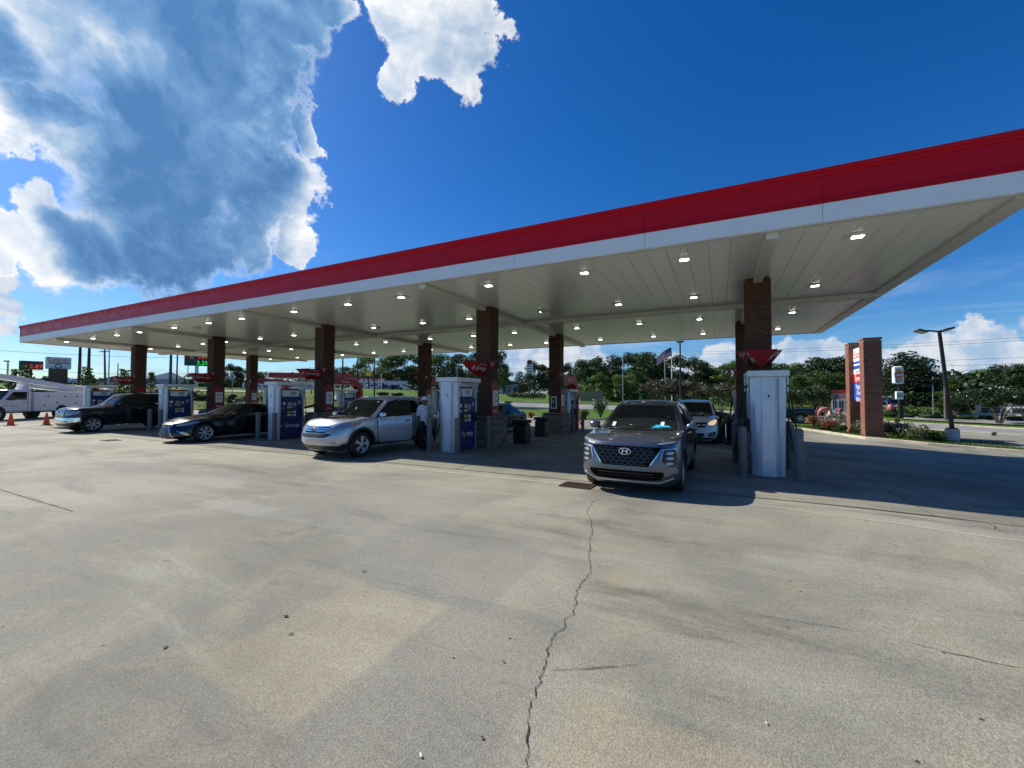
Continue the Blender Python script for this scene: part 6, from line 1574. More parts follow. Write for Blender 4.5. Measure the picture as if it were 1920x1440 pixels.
text('lettering', "Guthrie's", (zt-zb)*.48, m_txtr, t, (0, yf-.02, zb+(zt-zb)*.76), F0, .02, sx=.72); MB().box((.1, yf-.01, zb+(zt-zb)*.50), (w*.8, .02, (zt-zb)*.08)).obj('stripe', mat('navy', (.02,.03,.12), .5), t)
MB().lathe([(0, 0), ((zt-zb)*.20, 0), ((zt-zb)*.20, .04)], 24, axis='y', c=(0, yf-.05, zb+(zt-zb)*.24)).obj('round_logo', m_redd, t); MB().lathe([(0, 0), ((zt-zb)*.13, 0)], 24, axis='y', c=(0, yf-.06, zb+(zt-zb)*.24)).obj('round_logo', m_txtw, t)
t, w, zb, zt, yf = board(368,86,345,392,666,686,'pylon_sign','high pylon sign with red and green price digits near the left columns','price sign',m_blackp,posts=((.0,.25),(-.35,.06)),pm=m_steel)
hh = zt-zb
MB().box((-w*.25, yf-.01, zb+hh*.75), (w*.46, .02, hh*.44)).obj('panel', m_redd, t); MB().box((-w*.25, yf-.01, zb+hh*.25), (w*.46, .02, hh*.44)).obj('panel', m_dkgreen, t)
text('lettering', 'K', hh*.42, m_txtw, t, (-w*.2, yf-.03, zb+hh*.75), F0, .01); text('digits', '2.87', hh*.40, m_led_r, t, (w*.22, yf-.02, zb+hh*.78), F0, .01); text('digits', '3.29', hh*.52, m_led_g, t, (w*.22, yf-.02, zb+hh*.27), F0, .01); MB().box((w*.24, yf-.005, zb+hh*.25), (w*.46, .01, hh*.46)).obj('panel', m_dkgreen, t)
p = pr(435, 58); t = thing('road_sign', 'diamond road sign seen from behind on a thin post', 'road sign', p, -YAW); zc = zat(p, 707)-p.z; q = 8*mpp(p)
MB().prism([(-q, zc), (0, zc+q), (q, zc), (0, zc-q)], 'y', -.01, .01).obj('plate', m_steel, t); MB().box((0, .03, zc/2), (.06, .04, zc)).obj('post', m_steel, t); MB().box((0, -.02, zc), (.08, .02, q*1.1)).obj('bracket', m_pole, t)
t, w, zb, zt, yf = board(691,125,686,697,697,705,'pole_sign','yellow pole sign with brown top beside the far restaurant','sign',m_yellow,posts=((0,.14),))
MB().lathe([(0, 0), (w*.52, 0), (w*.52, .4), (0, .4)], 6, axis='y', c=(0, -.2, zt+w*.45)).obj('top_panel', mat('tan_brown', (.35,.22,.08), .6), t); MB().lathe([(0, 0), (w*.34, 0)], 20, axis='y', c=(0, -.22, zt+w*.45)).obj('logo', m_txtw, t)
t, w, zb, zt, yf = board(993,128,988,1000,682,700,'pole_sign','pole sign with dark red oval top and white boards by the second back column','sign',m_txtw,posts=((0,.16),))
MB().lathe([(0, 0), (w*.42, 0), (w*.42, .5), (0, .5)], 24, axis='y', c=(0, -.25, zt+w*.2)).obj('oval_top', m_redd, t)
for k in range(3): MB().box((0, yf-.01, zb+(zt-zb)*(.2+.27*k)), (w*.75, .02, (zt-zb)*.10)).obj('message_line', m_txtk, t)
# burger sign
p = pr(1684, 62); s = mpp(p); t = thing('burger_sign', 'white box burger restaurant sign with bun logo on a dark pole', 'sign', p, radians(8)); w = 15*s; zt, zb = zat(p, 687)-p.z, zat(p, 720)-p.z
MB().box((0, 0, (zt+zb)/2), (w, 9*s, zt-zb), bev=.15).obj('cabinet', m_txtw, t, 40); zc = (zt+zb)/2; yf = -4.5*s-.02; hw = w*.40; hh = (zt-zb)*.42
def half(s0, m): 
    pts = [(hw*.74*cos(a), zc+s0*hh*.24+s0*hh*.62*sin(a)) for a in [pi*k/14 for k in range(15)]]; MB().prism(pts, 'y', yf-.02, yf).obj('bun', m, t)
m_bun = mat('bun_yellow', (.80,.34,.05), .5); half(1, m_bun); half(-1, m_bun)
text('lettering', 'BURGER\nKING', hh*.42, m_rd, t, (0, yf-.03, zc), (pi/2, radians(-12), 0), .01, sx=.78)
mb = MB(); mb.tube([(hw*1.05*cos(a), yf, zc+hh*1.02*sin(a)) for a in [radians(118+k*11) for k in range(19)]], [.015+.03*sin(pi*k/18) for k in range(19)], 6); mb.obj('crescent', m_bl, t)
MB().box((.25*w, .1, zb/2+.0), (.32, .32, zb)).obj('post', m_black, t)
z2, z1 = zat(p, 749)-p.z, zat(p, 734)-p.z; MB().box((0, -.2, (z1+z2)/2), (11*s, .3, z1-z2), bev=.04).obj('message_board', m_txtw, t); text('lettering', 'NOW\nHIRING', (z1-z2)*.22, m_txtk, t, (0, -.37, (z1+z2)/2), F0, .01)

# ---------------------------------------------------------------- far buildings
def building(px, r, x0, x1, ytop, label, mw, depth=8, name='building', mr=None, gable=0, door=True, nwin=3, band=None, cat='building', rz=None, par=.25):
    p = pr(px, r); s = mpp(p); w = (x1-x0)*s*cos(atan((px-960)/F)); H = zat(p, ytop)-p.z; t = thing(name, label, cat, p, -(YAW+atan((px-960)/F)) if rz is None else rz); Hh = H-(gable if gable else 0)
    MB().box((0, depth/2, (Hh-1)/2), (w, depth, Hh+1)).obj('wall', mw, t)
    if gable: MB().prism([(-w/2-.3, Hh), (w/2+.3, Hh), (w*.1, H)], 'y', -.4, depth+.4).obj('roof', mr or m_broof, t)
    else: MB().box((0, depth/2, Hh+par/2), (w+.3, depth+.3, par)).obj('roof', mr or m_wwall, t)
    if band: MB().box((0, -.08, Hh-.35), (w+.2, .12, .55)).obj('band', band, t)
    for k in range(nwin):
        x = (k+.5)/nwin*w-w/2; f = MB().box((x, -.03, Hh*.42), (w/nwin*.62, .06, Hh*.42)).obj('window', m_win, t); MB().box((x, -.07, Hh*.42), (.06, .03, Hh*.42)).obj('mullion', m_steel, f)
    if door: MB().box((w*.46-.5, -.04, Hh*.3), (.95, .07, Hh*.6)).obj('door', m_blackp, t)
    return t, w, Hh
building(1885,78,1843,1960,757,'long low cream building at the far right behind the myrtle',m_cream,10,nwin=2,mr=m_broof,door=False)
t, w, Hh = building(1583,70,1562,1612,738,'white stand with red roof and lettering behind the sign pillars',m_wwall,7,nwin=4,mr=m_rroof,par=.5)
text('lettering', 'BURGER', .75, m_txtr, t, (-.5, -.16, Hh-.45), F0, .02, sx=1.1)
building(1668,74,1656,1682,746,'small blue and white kiosk right of the front brick pillar',m_bl,5,nwin=1,mr=m_wwall,door=False)
building(955,146,944,975,717,'low white restaurant with purple roof band beyond the second column',m_wwall,10,nwin=3,band=m_purple,mr=m_purple)
t, w, Hh = building(937,142,930,944,706,'white restaurant bell tower beside the low purple trimmed restaurant',m_wwall,4,nwin=0,door=False,name='bell_tower')
MB().lathe([(w*.5, 0), (w*.5, .3), (w*.30, 1.0), (0, 1.15)], 20, c=(0, 1.7, Hh+.25)).obj('dome', m_wwall, t, True); MB().prism([(-w*.24, Hh*.55), (w*.24, Hh*.55), (w*.24, Hh*.78), (0, Hh*.9), (-w*.24, Hh*.78)], 'y', -.05, 0).obj('arch_opening', m_blackp, t)
t, w, Hh = building(690,156,650,716,710,'far restaurant with red and white striped roof',m_wwall,10,nwin=5,band=m_rroof,mr=m_rroof)
for k in range(8): MB().box((-w/2+w*(k+.5)/8, -.16, Hh-.35), (w/20, .05, .6)).obj('stripe', m_txtw, t)
building(740,156,716,764,715,'low white commercial building right of the striped roof restaurant',m_wwall,10,nwin=4,mr=m_gwall)
building(312,120,276,350,697,'grey metal shed with gable roof seen between the left columns',m_gwall,20,nwin=0,mr=m_wwall,gable=1.6,door=False)
building(210,125,172,250,704,'long building with low brown roof at far left',m_cream,14,nwin=4,mr=m_broof,gable=1.4)
building(60,150,0,84,712,'distant low brown building behind the truck boom',m_cream,14,nwin=4,mr=m_broof)
building(500,128,455,545,718,'distant low shop behind the far fuel station',m_wwall,14,nwin=5,mr=m_broof)
# far service station canopies
for px, x0, x1, lab in ((585,508,664,'far service station canopy with red fascia and yellow sign panel'),):
    p = pr(px, 142); s = mpp(p); w = (x1-x0)*s*.9; zt_, zb_ = zat(p, 700)-p.z, zat(p, 709)-p.z; t = thing('far_canopy', lab, 'canopy', p, -(YAW+atan((px-960)/F))-.1)
    MB().box((0, 3, (zt_+zb_)/2), (w, 9, zt_-zb_)).obj('roof', m_red, t); MB().box((w*.12, -1.55, (zt_+zb_)/2), (w*.2, .08, (zt_-zb_)*.9)).obj('sign_panel', m_yellow, t); MB().box((0, 3, zb_-.05), (w-.2, 8.8, .1)).obj('soffit', m_wwall, t)
    for k in (-.4, -.13, .13, .4): MB().box((w*k, 2, zb_/2), (.45, .45, zb_)).obj('column', m_wwall, t)
p = pr(600, 112); building(600,165,560,640,716,'far service station shop behind its red canopy',m_wwall,10,nwin=6,mr=m_rroof)
# wooden fence behind the lawn
a, b = pr(1088, 66), pr(1131, 66); zt_ = zat((a+b)/2, 733); t = thing('wooden_fence', 'short weathered wooden fence on the lawn before the wood', 'fence', a, atan2(b.y-a.y, b.x-a.x)); L = (b-a).length; n = 16; pk = MB().box((0, 0, (zt_-a.z)/2), (L/n*.9, .03, zt_-a.z)).mesh('plank', m_wood)
for k in range(n): link('plank', pk, t, (L*(k+.5)/n, random.uniform(-.01, .01), random.uniform(-.04, .04)))
MB().box((L/2, .04, .5), (L, .04, .09)).obj('rail', m_wood, t)
# low guard rail and white barrier on the left bank road
p0, p1 = pr(470, 63), pr(590, 60); t = thing('guard_rail', 'pale guard rail along the raised road behind the left pumps', 'guard rail', p0, atan2(p1.y-p0.y, p1.x-p0.x)); L = (p1-p0).length
MB().box((L/2, 0, .62), (L, .06, .30)).obj('rail', m_steel, t)
for k in range(9): MB().box((L*(k+.5)/9, .06, .3), (.10, .10, .8)).obj('post', m_timb, t)
p = pr(476, 56); t = thing('white_kiosk', 'small white board on posts on the bank right of the second left column', 'board', p, .5)
MB().box((0, 0, 1.0), (1.0, .12, 1.1)).obj('board', m_txtw, t)
for s in (-.42, .42): MB().box((s, .08, .7), (.08, .08, 1.5)).obj('post', m_txtw, t)
# silt fence
def silt(pts, h_, label):
    P = [pr(*q) for q in pts]; fine = []
    for a, b in zip(P, P[1:]):
        for k in range(10): fine.append(a.lerp(b, k/10))
    c = P[0].copy(); mb = MB(); vs_ = []
    for i, q in enumerate(fine): z = T(q.x, q.y); hh_ = h_*(.8+.3*sin(i*.7)); vs_ += [(q.x-c.x, q.y-c.y, z-c.z-.1), (q.x-c.x, q.y-c.y+.02, z-c.z+hh_)]
    mb.add(vs_, [(2*i, 2*i+2, 2*i+3, 2*i+1) for i in range(len(fine)-1)]); t = thing('silt_fence', label, 'silt fence', c)
    o = mb.obj('fabric', m_fabric, t, fix=False); sd_ = o.modifiers.new('s', 'SOLIDIFY'); sd_.thickness = .02
    for i in range(0, len(fine), 5): q = fine[i]; MB().box((q.x-c.x, q.y-c.y-.04, T(q.x, q.y)-c.z+h_*.5), (.05, .05, h_*1.2)).obj('stake', m_wood, t)
silt([(-30,57.5),(60,57),(150,57),(215,57)], 1.0, 'black silt fence on the bank behind the white truck')
silt([(225,56),(300,55),(352,52)], .9, 'black silt fence between the leftmost front column and its neighbour')
silt([(352,57),(390,55),(420,50)], .9, 'black sagging silt fence behind the second left dispenser')
silt([(428,53),(462,54),(500,52),(560,52)], .9, 'black silt fence right of the second left column')
# parked cars seen far off
far = [simple_car('', paint('light_blue_grey_paint', (.35,.38,.42), .5, .3), 'suv'), simple_car('', paint('black_far_paint', (.012,.012,.014), .2, .25), 'suv'), simple_car('', paint('white_far_paint', (.6,.6,.6), 0, .3), 'sedan')]
FC = [(0,713,140,'pale blue SUV, leftmost of the cars parked before the white restaurant',1.2),(1,737,140,'black SUV second from left in the row before the white restaurant',1.2),(1,755,141,'black SUV third from left in the row before the white restaurant',1.25),(2,770,141,'white sedan fourth in the row before the white restaurant',1.2),(1,783,143,'dark SUV, rightmost of the row left of the third back column',1.2),
      (0,586,136,'pale SUV under the far red canopy, left of the middle column',1.5),(2,618,136,'white sedan under the far red canopy beside the middle column',1.4),(2,350,150,'white car passing on the raised road between the left columns',1.5),(1,130,150,'dark SUV parked behind the truck boom beneath the restaurant sign',1.3),(0,149,146,'blue grey SUV parked right of the dark one behind the truck boom',1.3),(2,198,140,'white car on the road above the bank left of the leftmost column',1.5),
      (2,942,132,'pale sedan parked before the white bell tower',1.5),(0,1714,74,'pale SUV mostly hidden behind ornamental grass below the burger sign',1.5),(1,1460,70,'dark SUV parked behind the rightmost pump',.3)]
used = set()
for k, px, r, lab, rz in FC:
    p = pr(px, r); o = far[k] if k not in used else dup(far[k]); used.add(k); o.location = (p.x, p.y, p.z+.01); o.rotation_euler[2] = rz-(YAW+atan((px-960)/F)) ; o['label'] = lab; o['group'] = 'cars parked and passing far off'
# black pickup on the road
def pickup():
    t = thing('pickup_truck', 'black pickup truck on the road right of the rightmost pump', 'pickup truck'); pm = paint('black_paint', (.006,.006,.007), .1, .18)
    sp = dict(L=5.6, W=1.95, H=1.85, R=.39, Rr=.25, ws='plain', wn=6, ax=(1.0, 4.5), gap=.07, top=[(0,1.02),(.2,1.08),(1.5,1.18),(3.6,1.2),(3.65,1.16),(5.6,1.16)], zb=[(0,.34),(.7,.36),(4.8,.38),(5.6,.5)],
        nose=[(0,.1),(.2,.02),(.6,.0),(1,.12)], tail=[(0,.06),(.2,.0),(1,.02)], side=[(0,.95),(.3,1),(.8,.99),(1,.96)], nf=3, lf=.5, lr=.25, nr=5, crown=.02,
        cab=(1.35,3.75,2.1,3.55,.90,.70), roof=[(1.3,1.6),(2.1,1.80),(2.8,1.85),(3.6,1.82)], rcurve=1.0,
        glass=[[(1.85,1.27),(2.25,1.65),(2.72,1.73),(2.72,1.28)],[(2.80,1.28),(2.80,1.73),(3.35,1.71),(3.45,1.30)]], seams=[[(2.76,.5),(2.76,1.22)],[(3.6,.5),(3.6,1.15)]], handles=[(2.6,1.08),(3.4,1.08)], mirror=(1.85,1.3),
        wind=[(-.76,1.22),(.76,1.22),(.64,1.76),(-.64,1.76)], rearw=[(-.6,1.3),(.6,1.3),(.55,1.7),(-.55,1.7)])
    b, cb, sk = car_shell(t, sp, pm); common(t, sp, sk, pm); add_wheels(t, sp)
    MB().box((0, 4.65, 1.14), (1.6, 1.75, .10)).obj('bed_liner', m_blackp, t)
    sk.decal('grille', [(-.5,1.0),(.5,1.0),(.5,.75),(-.5,.75)], 'F', m_chrome, t, .01, .08)
    for s in (1, -1): sk.decal('tail_light', [(s*.80,1.08),(s*.93,1.08),(s*.93,.75),(s*.80,.75)], 'B', m_taill, t, .01); sk.decal('headlight', [(s*.58,1.0),(s*.9,1.0),(s*.9,.8),(s*.58,.8)], 'F', m_lamp, t, .01, .06)
    MB().box((0, 5.65, .52), (1.7, .14, .16), bev=.03).obj('rear_bumper', m_chrome, t); return t
t = pickup(); p = gnd(1503, 797.5); rzp = radians(-86)   # heading left along the road
ax_ = 4.5; t.rotation_euler[2] = rzp; off = Matrix.Rotation(rzp, 3, 'Z') @ Vector((.9, ax_, 0)); t.location = (p.x-off.x, p.y-off.y+.5, T(p.x-2, p.y)+.04)
# pink inflatables by the stand
m_pink = mat('pink_inflatable', (.50,.13,.14), .4, var=.15)
p = pr(1546, 58); t = thing('inflatable_arch', 'pink inflatable arch lying curled left of the red roofed stand', 'inflatable', p, .1); s = mpp(p)
MB().tube([(-8*s*cos(a*pi/12)*1.3+0, 0, 14*s*sin(a*pi/12)+.1) for a in range(13)], [.10+.16*sin(pi*k/12) for k in range(13)], 12).obj('body', m_pink, t, True); MB().tube([(3*s, -.2, .1), (5*s, -.3, 8*s), (8*s, -.2, 2*s)], [.2,.3,.15], 10).obj('pale_limb', mat('pale_pink', (.7,.5,.45), .5), t, True)
p = pr(1573, 58); t = thing('inflatable_crawfish', 'pink inflatable claw figure standing before the red roofed stand', 'inflatable', p, -.1)
MB().tube([(-6*s, 0, 17*s), (-3*s, 0, 15.5*s), (1*s, -.1, 15*s), (4*s, 0, 16*s), (6*s, 0, 13*s)], [1.2*s, 2.4*s, 3.0*s, 2.6*s, 1.4*s], 12).obj('head', m_pink, t, True); MB().tube([(0,0,0),(1.5*s,-.2,4*s),(-1*s,-.1,8*s),(0,0,13*s)], [.22,.14,.2,.12], 10).obj('body', m_pink, t, True); MB().tube([(2*s,0,9*s),(4.5*s,0,11*s),(5.5*s,0,8*s)], [.10,.16,.05], 10).obj('claw', m_pink, t, True)
MB().lathe([(0, -.05), (.16, 0), (0, .05)], 12, axis='y', c=(2.5*s, -8*s, 15*s)).obj('eye', m_black, t, True)
p = pr(1669, 68); t = thing('inflatable_blob', 'small pink inflatable right of the front brick pillar', 'inflatable', p); MB().lathe([(0, 0), (.22, .2), (.30, .7), (.36, 1.0), (.2, 1.35), (0, 1.45)], 14).obj('body', m_pink, t, True); MB().tube([(.2,0,.9),(.7,0,1.25)], [.15,.06], 8).obj('claw', m_pink, t, True)

# ---------------------------------------------------------------- utility truck, cones
t = thing('utility_truck', 'white bucket truck with service body and folded boom at far left', 'truck')
TX, TY = -41.9, 8.0
t.location = (TX, TY, T(TX, TY)+.005); t.rotation_euler[2] = radians(34); m_trk = mat('truck_white', (.80,.80,.80), .4, var=.06, vs_=2)
# local: nose at y=0 going +y, visible side is +x
def side_prof(poly, x0, x1, nm, m, par=t, bev=None):
    return MB().prism([(y, z) for y, z in poly], 'x', x0, x1).obj(nm, m, par)
b_ = side_prof([(0,.65),(0,1.12),(.15,1.22),(1.25,1.32),(1.9,1.98),(2.1,2.04),(3.05,2.04),(3.15,1.95),(3.15,.55),(.9,.5),(.2,.5)], -.98, .98, 'cab', m_trk)
bmod = b_.modifiers.new('b', 'BEVEL'); bmod.width = .06; bmod.segments = 3; bmod.limit_method = 'ANGLE'
for s in (1, -1):
    side_prof([(1.45,1.36),(1.93,1.88),(2.82,1.90),(2.82,1.36)], s*.975, s*.992, 'window', m_glass)
    side_prof([(1.35,.62),(1.36,.60),(2.9,.60),(2.9,.62)], s*.975, s*.99, 'door_seam', m_black); side_prof([(2.9,.6),(2.92,.6),(2.92,1.95),(2.9,1.95)], s*.975, s*.99, 'door_seam', m_black)
    MB().box((s*1.0, 2.65, 1.2), (.03, .18, .05)).obj('door_handle', m_blackp, t); MB().box((s*1.25, 1.55, 1.5), (.3, .1, .35), bev=.03).obj('mirror', m_blackp, t)
    MB().box((s*.985, 1.7, .95), (.01, .9, .03)).obj('side_stripe', m_bl, t)
v = [(-.85,1.22,1.36),(.85,1.22,1.36),(.78,1.83,1.96),(-.78,1.83,1.96)]; mb = MB(); mb.add([(a, b-.05, c+.03) for a, b, c in v]+[(a, b, c-.03) for a, b, c in v], [(0,1,2,3),(7,6,5,4),(0,4,5,1),(1,5,6,2),(2,6,7,3),(3,7,4,0)]); mb.obj('windscreen', m_glassm, t)
MB().box((0, -.03, .85), (1.2, .06, .4)).obj('grille', m_blackp, t); MB().box((0, -.08, .55), (1.95, .18, .2), bev=.04).obj('front_bumper', m_chrome, t)
for s in (-.78, .78): MB().box((s, -.03, .9), (.28, .05, .3), bev=.02).obj('headlight', m_lamp, t)
sb = MB().box((0, 5.2, 1.22), (2.1, 3.8, 1.35), bev=.03).obj('service_body', m_trk, t)
for s in (1, -1):
    for y0, y1, z0, z1 in ((3.45,5.0,1.25,1.82),(5.06,6.0,1.25,1.82),(6.06,6.95,1.25,1.82),(3.45,4.5,.62,1.2),(5.9,6.95,.85,1.2),(4.56,5.3,1.0,1.2)):
        dd = MB().box((s*1.055, (y0+y1)/2, (z0+z1)/2), (.03, y1-y0-.03, z1-z0-.03), bev=.01).obj('locker_door', m_trk, sb); MB().box((s*1.075, (y0+y1)/2, (z0+z1)/2+.05), (.015, .14, .08)).obj('latch', m_blackp, dd)
MB().box((0, 7.15, .62), (2.0, .2, .15)).obj('rear_step', m_blackp, t); MB().box((0, 3.4, .55), (.9, 7.2, .22)).obj('chassis', m_black, t)
MB().lathe([(.35, 1.85), (.35, 2.15), (.28, 2.2), (.28, 2.5), (0, 2.5)], 20, c=(0, 3.6, 0)).obj('turret', m_trk, t, 40)
MB().tube([(.1, .7, 3.05), (.1, 3.6, 2.72), (.1, 8.4, 2.15)], [.23, .25, .19], 4).obj('upper_boom', m_trk, t); MB().tube([(-.15, 3.6, 2.35), (-.15, 8.3, 1.95)], .15, 4).obj('lower_boom', m_trk, t)
MB().lathe([(0, 2.62), (.30, 2.62), (.34, 3.05), (.30, 3.10)], 16, c=(.1, .85, 0)).obj('boom_head', m_steel, t, 40); MB().lathe([(0, 3.1), (.12, 3.1), (.12, 3.3), (0, 3.35)], 12, c=(.1, .9, 0)).obj('orange_beacon', mat('orange_plastic', (.8,.2,.02), .4), t, True)
MB().box((.1, 8.3, 1.95), (.7, .75, 1.0), bev=.05).obj('bucket', m_trk, t)
dk, ty_, rim = make_wheel(.42, .24, 'wide', 8)
for y in (1.0, 5.35):
    for s in (1, -1):
        w_ = link('wheel', dk, t, (s*(1.0 if y < 3 else 1.07), y, .42)); w_.rotation_euler[2] = 0 if s > 0 else pi; link('tyre', ty_, w_); link('rim', rim, w_)
        xo = .983 if y < 3 else 1.058; c = MB().lathe([(.0, s*.80), (.52, s*.80), (.52, s*xo), (.0, s*xo)], 28, axis='x', c=(0, y, .44)); c.obj('wheel_arch', m_black, t)
def cone(px, py, lab):
    p = gnd(px, py); q = thing('traffic_cone', lab, 'traffic cone', p, .3, 'traffic cones')
    MB().box((0, 0, .02), (.38, .38, .04), bev=.01).obj('base', m_black, q); MB().lathe([(.15, .04), (.035, .68), (.025, .70), (0, .70)], 24).obj('cone', m_cone, q, True)
    return q
cone(20, 798, 'orange traffic cone at the far left beside the truck cab'); cone(87, 797.5, 'orange traffic cone in front of the truck service body, nearer the black SUV')

# ---------------------------------------------------------------- people
def person(label, loc, rz, J, top_m, leg_m, top_z, waist_z, hem=.08, sleeve='upper', H=1.70):
    """J: joint positions for the pose; one continuous skinned body, clothes grown from it"""
    t = thing('person', label, 'person', loc, rz)
    pts = []; rad = []; ed = []
    def add(p, r, par=None):
        pts.append(Vector(p)); rad.append(r)
        if par is not None: ed.append((par, len(pts)-1))
        return len(pts)-1
    pel = add(J['pelvis'], (.145, .11)); wa = add(J['waist'], (.135, .10), pel); ch = add(J['chest'], (.135, .105), wa); up_ = add(J['upchest'], (.12, .09), ch); nk = add(J['neck'], (.055, .058), up_); hd0 = add(J['jaw'], (.068, .078), nk); hd1 = add(J['head'], (.082, .098), hd0); hd2 = add(J['crown'], (.05, .06), hd1)
    for s in ('l', 'r'):
        sh = add(J['sh'+s], (.062, .062), up_); el = add(J['el'+s], (.042, .042), sh); wr = add(J['wr'+s], (.028, .026), el); pm = add(J['pa'+s], (.040, .018), wr)
        d = (Vector(J['pa'+s])-Vector(J['wr'+s])).normalized(); a = d.orthogonal().normalized(); b = d.cross(a)
        for k, (o, L) in enumerate(((-.028, .062), (-.009, .072), (.010, .066), (.026, .052))):
            f1 = add(Vector(J['pa'+s])+a*o+d*L*.5+b*.004, (.0085, .0085), pm); f2 = add(Vector(J['pa'+s])+a*o*1.1+d*L+b*.016, (.0075, .0075), f1)
        th = add(Vector(J['wr'+s])+d*.03-a*.035+b*.01, (.011, .011), wr); add(Vector(J['wr'+s])+d*.07-a*.055+b*.025, (.009, .009), th)
        hp = add(J['hp'+s], (.098, .098), pel); kn = add(J['kn'+s], (.062, .064), hp); an = add(J['an'+s], (.042, .044), kn); ft = add(J['ft'+s], (.045, .032), an)
    me = bpy.data.meshes.new('body'); me.from_pydata([tuple(p) for p in pts], ed, []); o = bpy.data.objects.new('body', me); COL.objects.link(o)
    sm = o.modifiers.new('s', 'SKIN'); sm.use_smooth_shade = True
    for i, r in enumerate(rad): me.skin_vertices[0].data[i].radius = r
    me.skin_vertices[0].data[0].use_root = True
    ss = o.modifiers.new('u', 'SUBSURF'); ss.levels = 2; ss.render_levels = 2
    dg = bpy.context.evaluated_depsgraph_get(); bm_ = bpy.data.meshes.new_from_object(o.evaluated_get(dg)); bpy.data.objects.remove(o)
    bm_.materials.clear(); bm_.materials.append(m_skin); bm_.name = 'body'; link('body', bm_, t)
    bm_.polygons.foreach_set('use_smooth', [True]*len(bm_.polygons))
    V = [v.co.copy() for v in bm_.vertices]; N = [v.normal.copy() for v in bm_.vertices]
    def seg(p, a, b):
        a, b = Vector(a), Vector(b); d = b-a; u = max(0, min(1, (p-a).dot(d)/d.length_squared)); return (p-(a+d*u)).length
    def which(p):
        c = [(seg(p, J['pelvis'], J['waist'])-.13, 'pel'), (seg(p, J['waist'], J['upchest'])-.13, 'tor'), (seg(p, J['neck'], J['head'])-.07, 'head')]
        for s in 'lr': c += [(seg(p, J['sh'+s], J['el'+s])-.05, 'uarm'), (seg(p, J['el'+s], J['wr'+s])-.035, 'farm'), (seg(p, J['wr'+s], J['pa'+s])-.03, 'hand'), (seg(p, J['hp'+s], J['kn'+s])-.08, 'leg'), (seg(p, J['kn'+s], J['an'+s])-.05, 'leg'), (seg(p, J['an'+s], J['ft'+s])-.04, 'foot')]
        return min(c)[1]
    W_ = [which(v) for v in V]
    def cloth(name, m, keep, off):
        idx = {}; vs_ = []; fs = []
        for p in bm_.polygons:
            if all(W_[i] in keep for i in p.vertices):
                for i in p.vertices:
                    if i not in idx: idx[i] = len(vs_); vs_.append(V[i]+N[i]*off)
                fs.append(tuple(idx[i] for i in p.vertices))
        mb = MB(); mb.add(vs_, fs); return mb.obj(name, m, t, 'all')
    cloth('trousers', leg_m, ('pel', 'leg'), .020); cloth('shirt', top_m, ('tor', 'uarm', 'pel') if sleeve == 'upper' else ('tor', 'uarm', 'farm', 'pel'), .028); cloth('shoes', m_black, ('foot',), .014)
    for s in 'lr':
        f = Vector(J['ft'+s]); a = Vector(J['an'+s]); c = (f+a)/2; ang = atan2(f.y-a.y, f.x-a.x)
        MB().box((c.x, c.y, .03), (.27, .10, .05), bev=.02, rz=ang).obj('sole', m_black, t)
    # face: eyes, nose, ears from the head frame (faces local -y rotated by gaze)
    g_ = Vector(J.get('gaze', (0, -1, 0))).normalized(); hc = Vector(J['head']); side = Vector((g_.y, -g_.x, 0)).normalized()
    MB().lathe([(0, -.02), (.012, -.008), (.010, .012), (0, .03)], 8, c=hc+g_*.098+Vector((0, 0, -.025))).obj('nose', m_skin, t, True)
    for s in (-1, 1):
        MB().lathe([(0, -.009), (.010, 0), (0, .009)], 8, c=hc+g_*.088+side*s*.03+Vector((0, 0, .012))).obj('eye', m_black, t, True); MB().lathe([(0, -.03), (.014, -.01), (.016, .012), (0, .03)], 8, c=hc+side*s*.083+Vector((0, 0, -.01))).obj('ear', m_skin, t, True)
    MB().box(hc+g_*.088+Vector((0, 0, -.062)), (.045, .012, .008), rz=atan2(g_.y, g_.x)+pi/2).obj('mouth', m_redd, t)
    return t, hc, g_, side
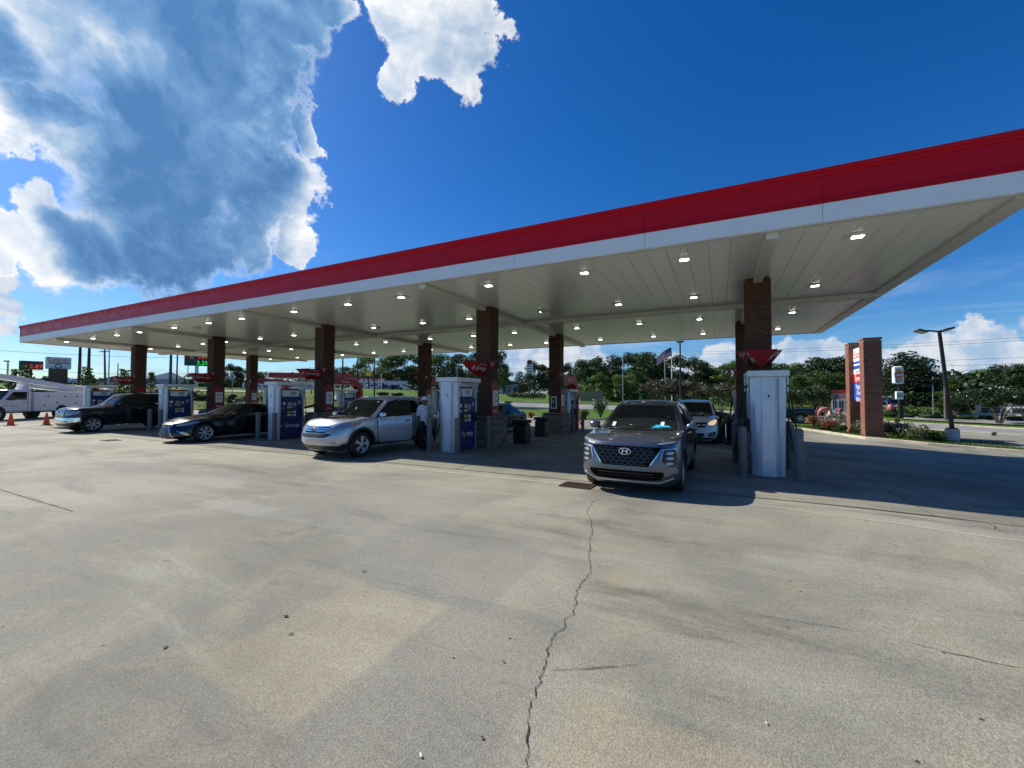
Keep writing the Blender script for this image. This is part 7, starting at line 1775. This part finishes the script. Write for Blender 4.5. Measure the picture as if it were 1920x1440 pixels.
# man in white by the silver car (built facing -y, turned to face the pump on his right)
J = dict(pelvis=(0,.0,.93), waist=(0,.01,1.07), chest=(0,.0,1.23), upchest=(0,.01,1.36), neck=(0,-.005,1.47), jaw=(0,-.025,1.53), head=(0,-.02,1.60), crown=(0,-.0,1.68), gaze=(0,-1,-.1),
    shl=(-.17,.02,1.38), ell=(-.215,.05,1.12), wrl=(-.20,-.06,.89), pal=(-.19,-.08,.82), shr=(.17,.02,1.38), elr=(.21,.06,1.12), wrr=(.19,-.10,.94), par=(.18,-.14,.88),
    hpl=(-.09,0,.86), knl=(-.10,-.01,.48), anl=(-.10,.03,.09), ftl=(-.11,-.12,.045), hpr=(.09,0,.86), knr=(.10,-.03,.48), anr=(.10,.0,.09), ftr=(.12,-.15,.045))
mp = gnd(795, 843)
tm_ = t; t, hc, g_, sd2 = person('man in white T-shirt, black trousers and white cap standing by the silver car', mp, radians(72), J, m_tee, m_dark, 1.4, .9)
mb = MB(); mb.lathe([(.108, 0), (.108, .035), (.085, .085), (.04, .11), (0, .115)], 20, c=hc+Vector((0, .01, .025))); mb.obj('cap', m_tee, t, True)
mb = MB(); c = hc+g_*.12+Vector((0, 0, .03)); mb.add([c+Vector((x, y, z)) for z in (0, .008) for x, y in ((-.075,.05),(-.065,-.03),(0,-.06),(.065,-.03),(.075,.05))], [(0,1,2,3,4),(9,8,7,6,5)]+[(i,(i+1)%5,(i+1)%5+5,i+5) for i in range(5)]); mb.obj('cap_brim', m_tee, t); t.scale = (.93, .93, .95)
# person in olive bending beside the white SUV
J = dict(pelvis=(0,.10,.90), waist=(0,.03,1.02), chest=(0,-.12,1.10), upchest=(0,-.24,1.14), neck=(0,-.34,1.16), jaw=(0,-.40,1.14), head=(0,-.46,1.15), crown=(0,-.52,1.19), gaze=(0,-.6,-.8),
    shl=(-.16,-.24,1.13), ell=(-.19,-.30,.88), wrl=(-.13,-.42,.74), pal=(-.11,-.46,.68), shr=(.16,-.24,1.13), elr=(.19,-.32,.88), wrr=(.13,-.46,.76), par=(.11,-.50,.70),
    hpl=(-.09,.10,.84), knl=(-.11,.02,.46), anl=(-.11,.10,.09), ftl=(-.12,-.05,.045), hpr=(.09,.10,.84), knr=(.11,.0,.46), anr=(.12,.08,.09), ftr=(.13,-.07,.045))
p2 = Vector((.36, 17.9, T(.36, 17.9)))
t, hc, g_, sd2 = person('person in olive shirt bending forward beside the white SUV at the pumps', p2, radians(-62), J, m_olive, m_dark, 1.4, .9, sleeve='full')
MB().lathe([(.10, -.04), (.108, .0), (.09, .06), (.05, .09), (0, .10)], 18, c=hc+Vector((0, -.0, .02))).obj('hair', m_black, t, True)
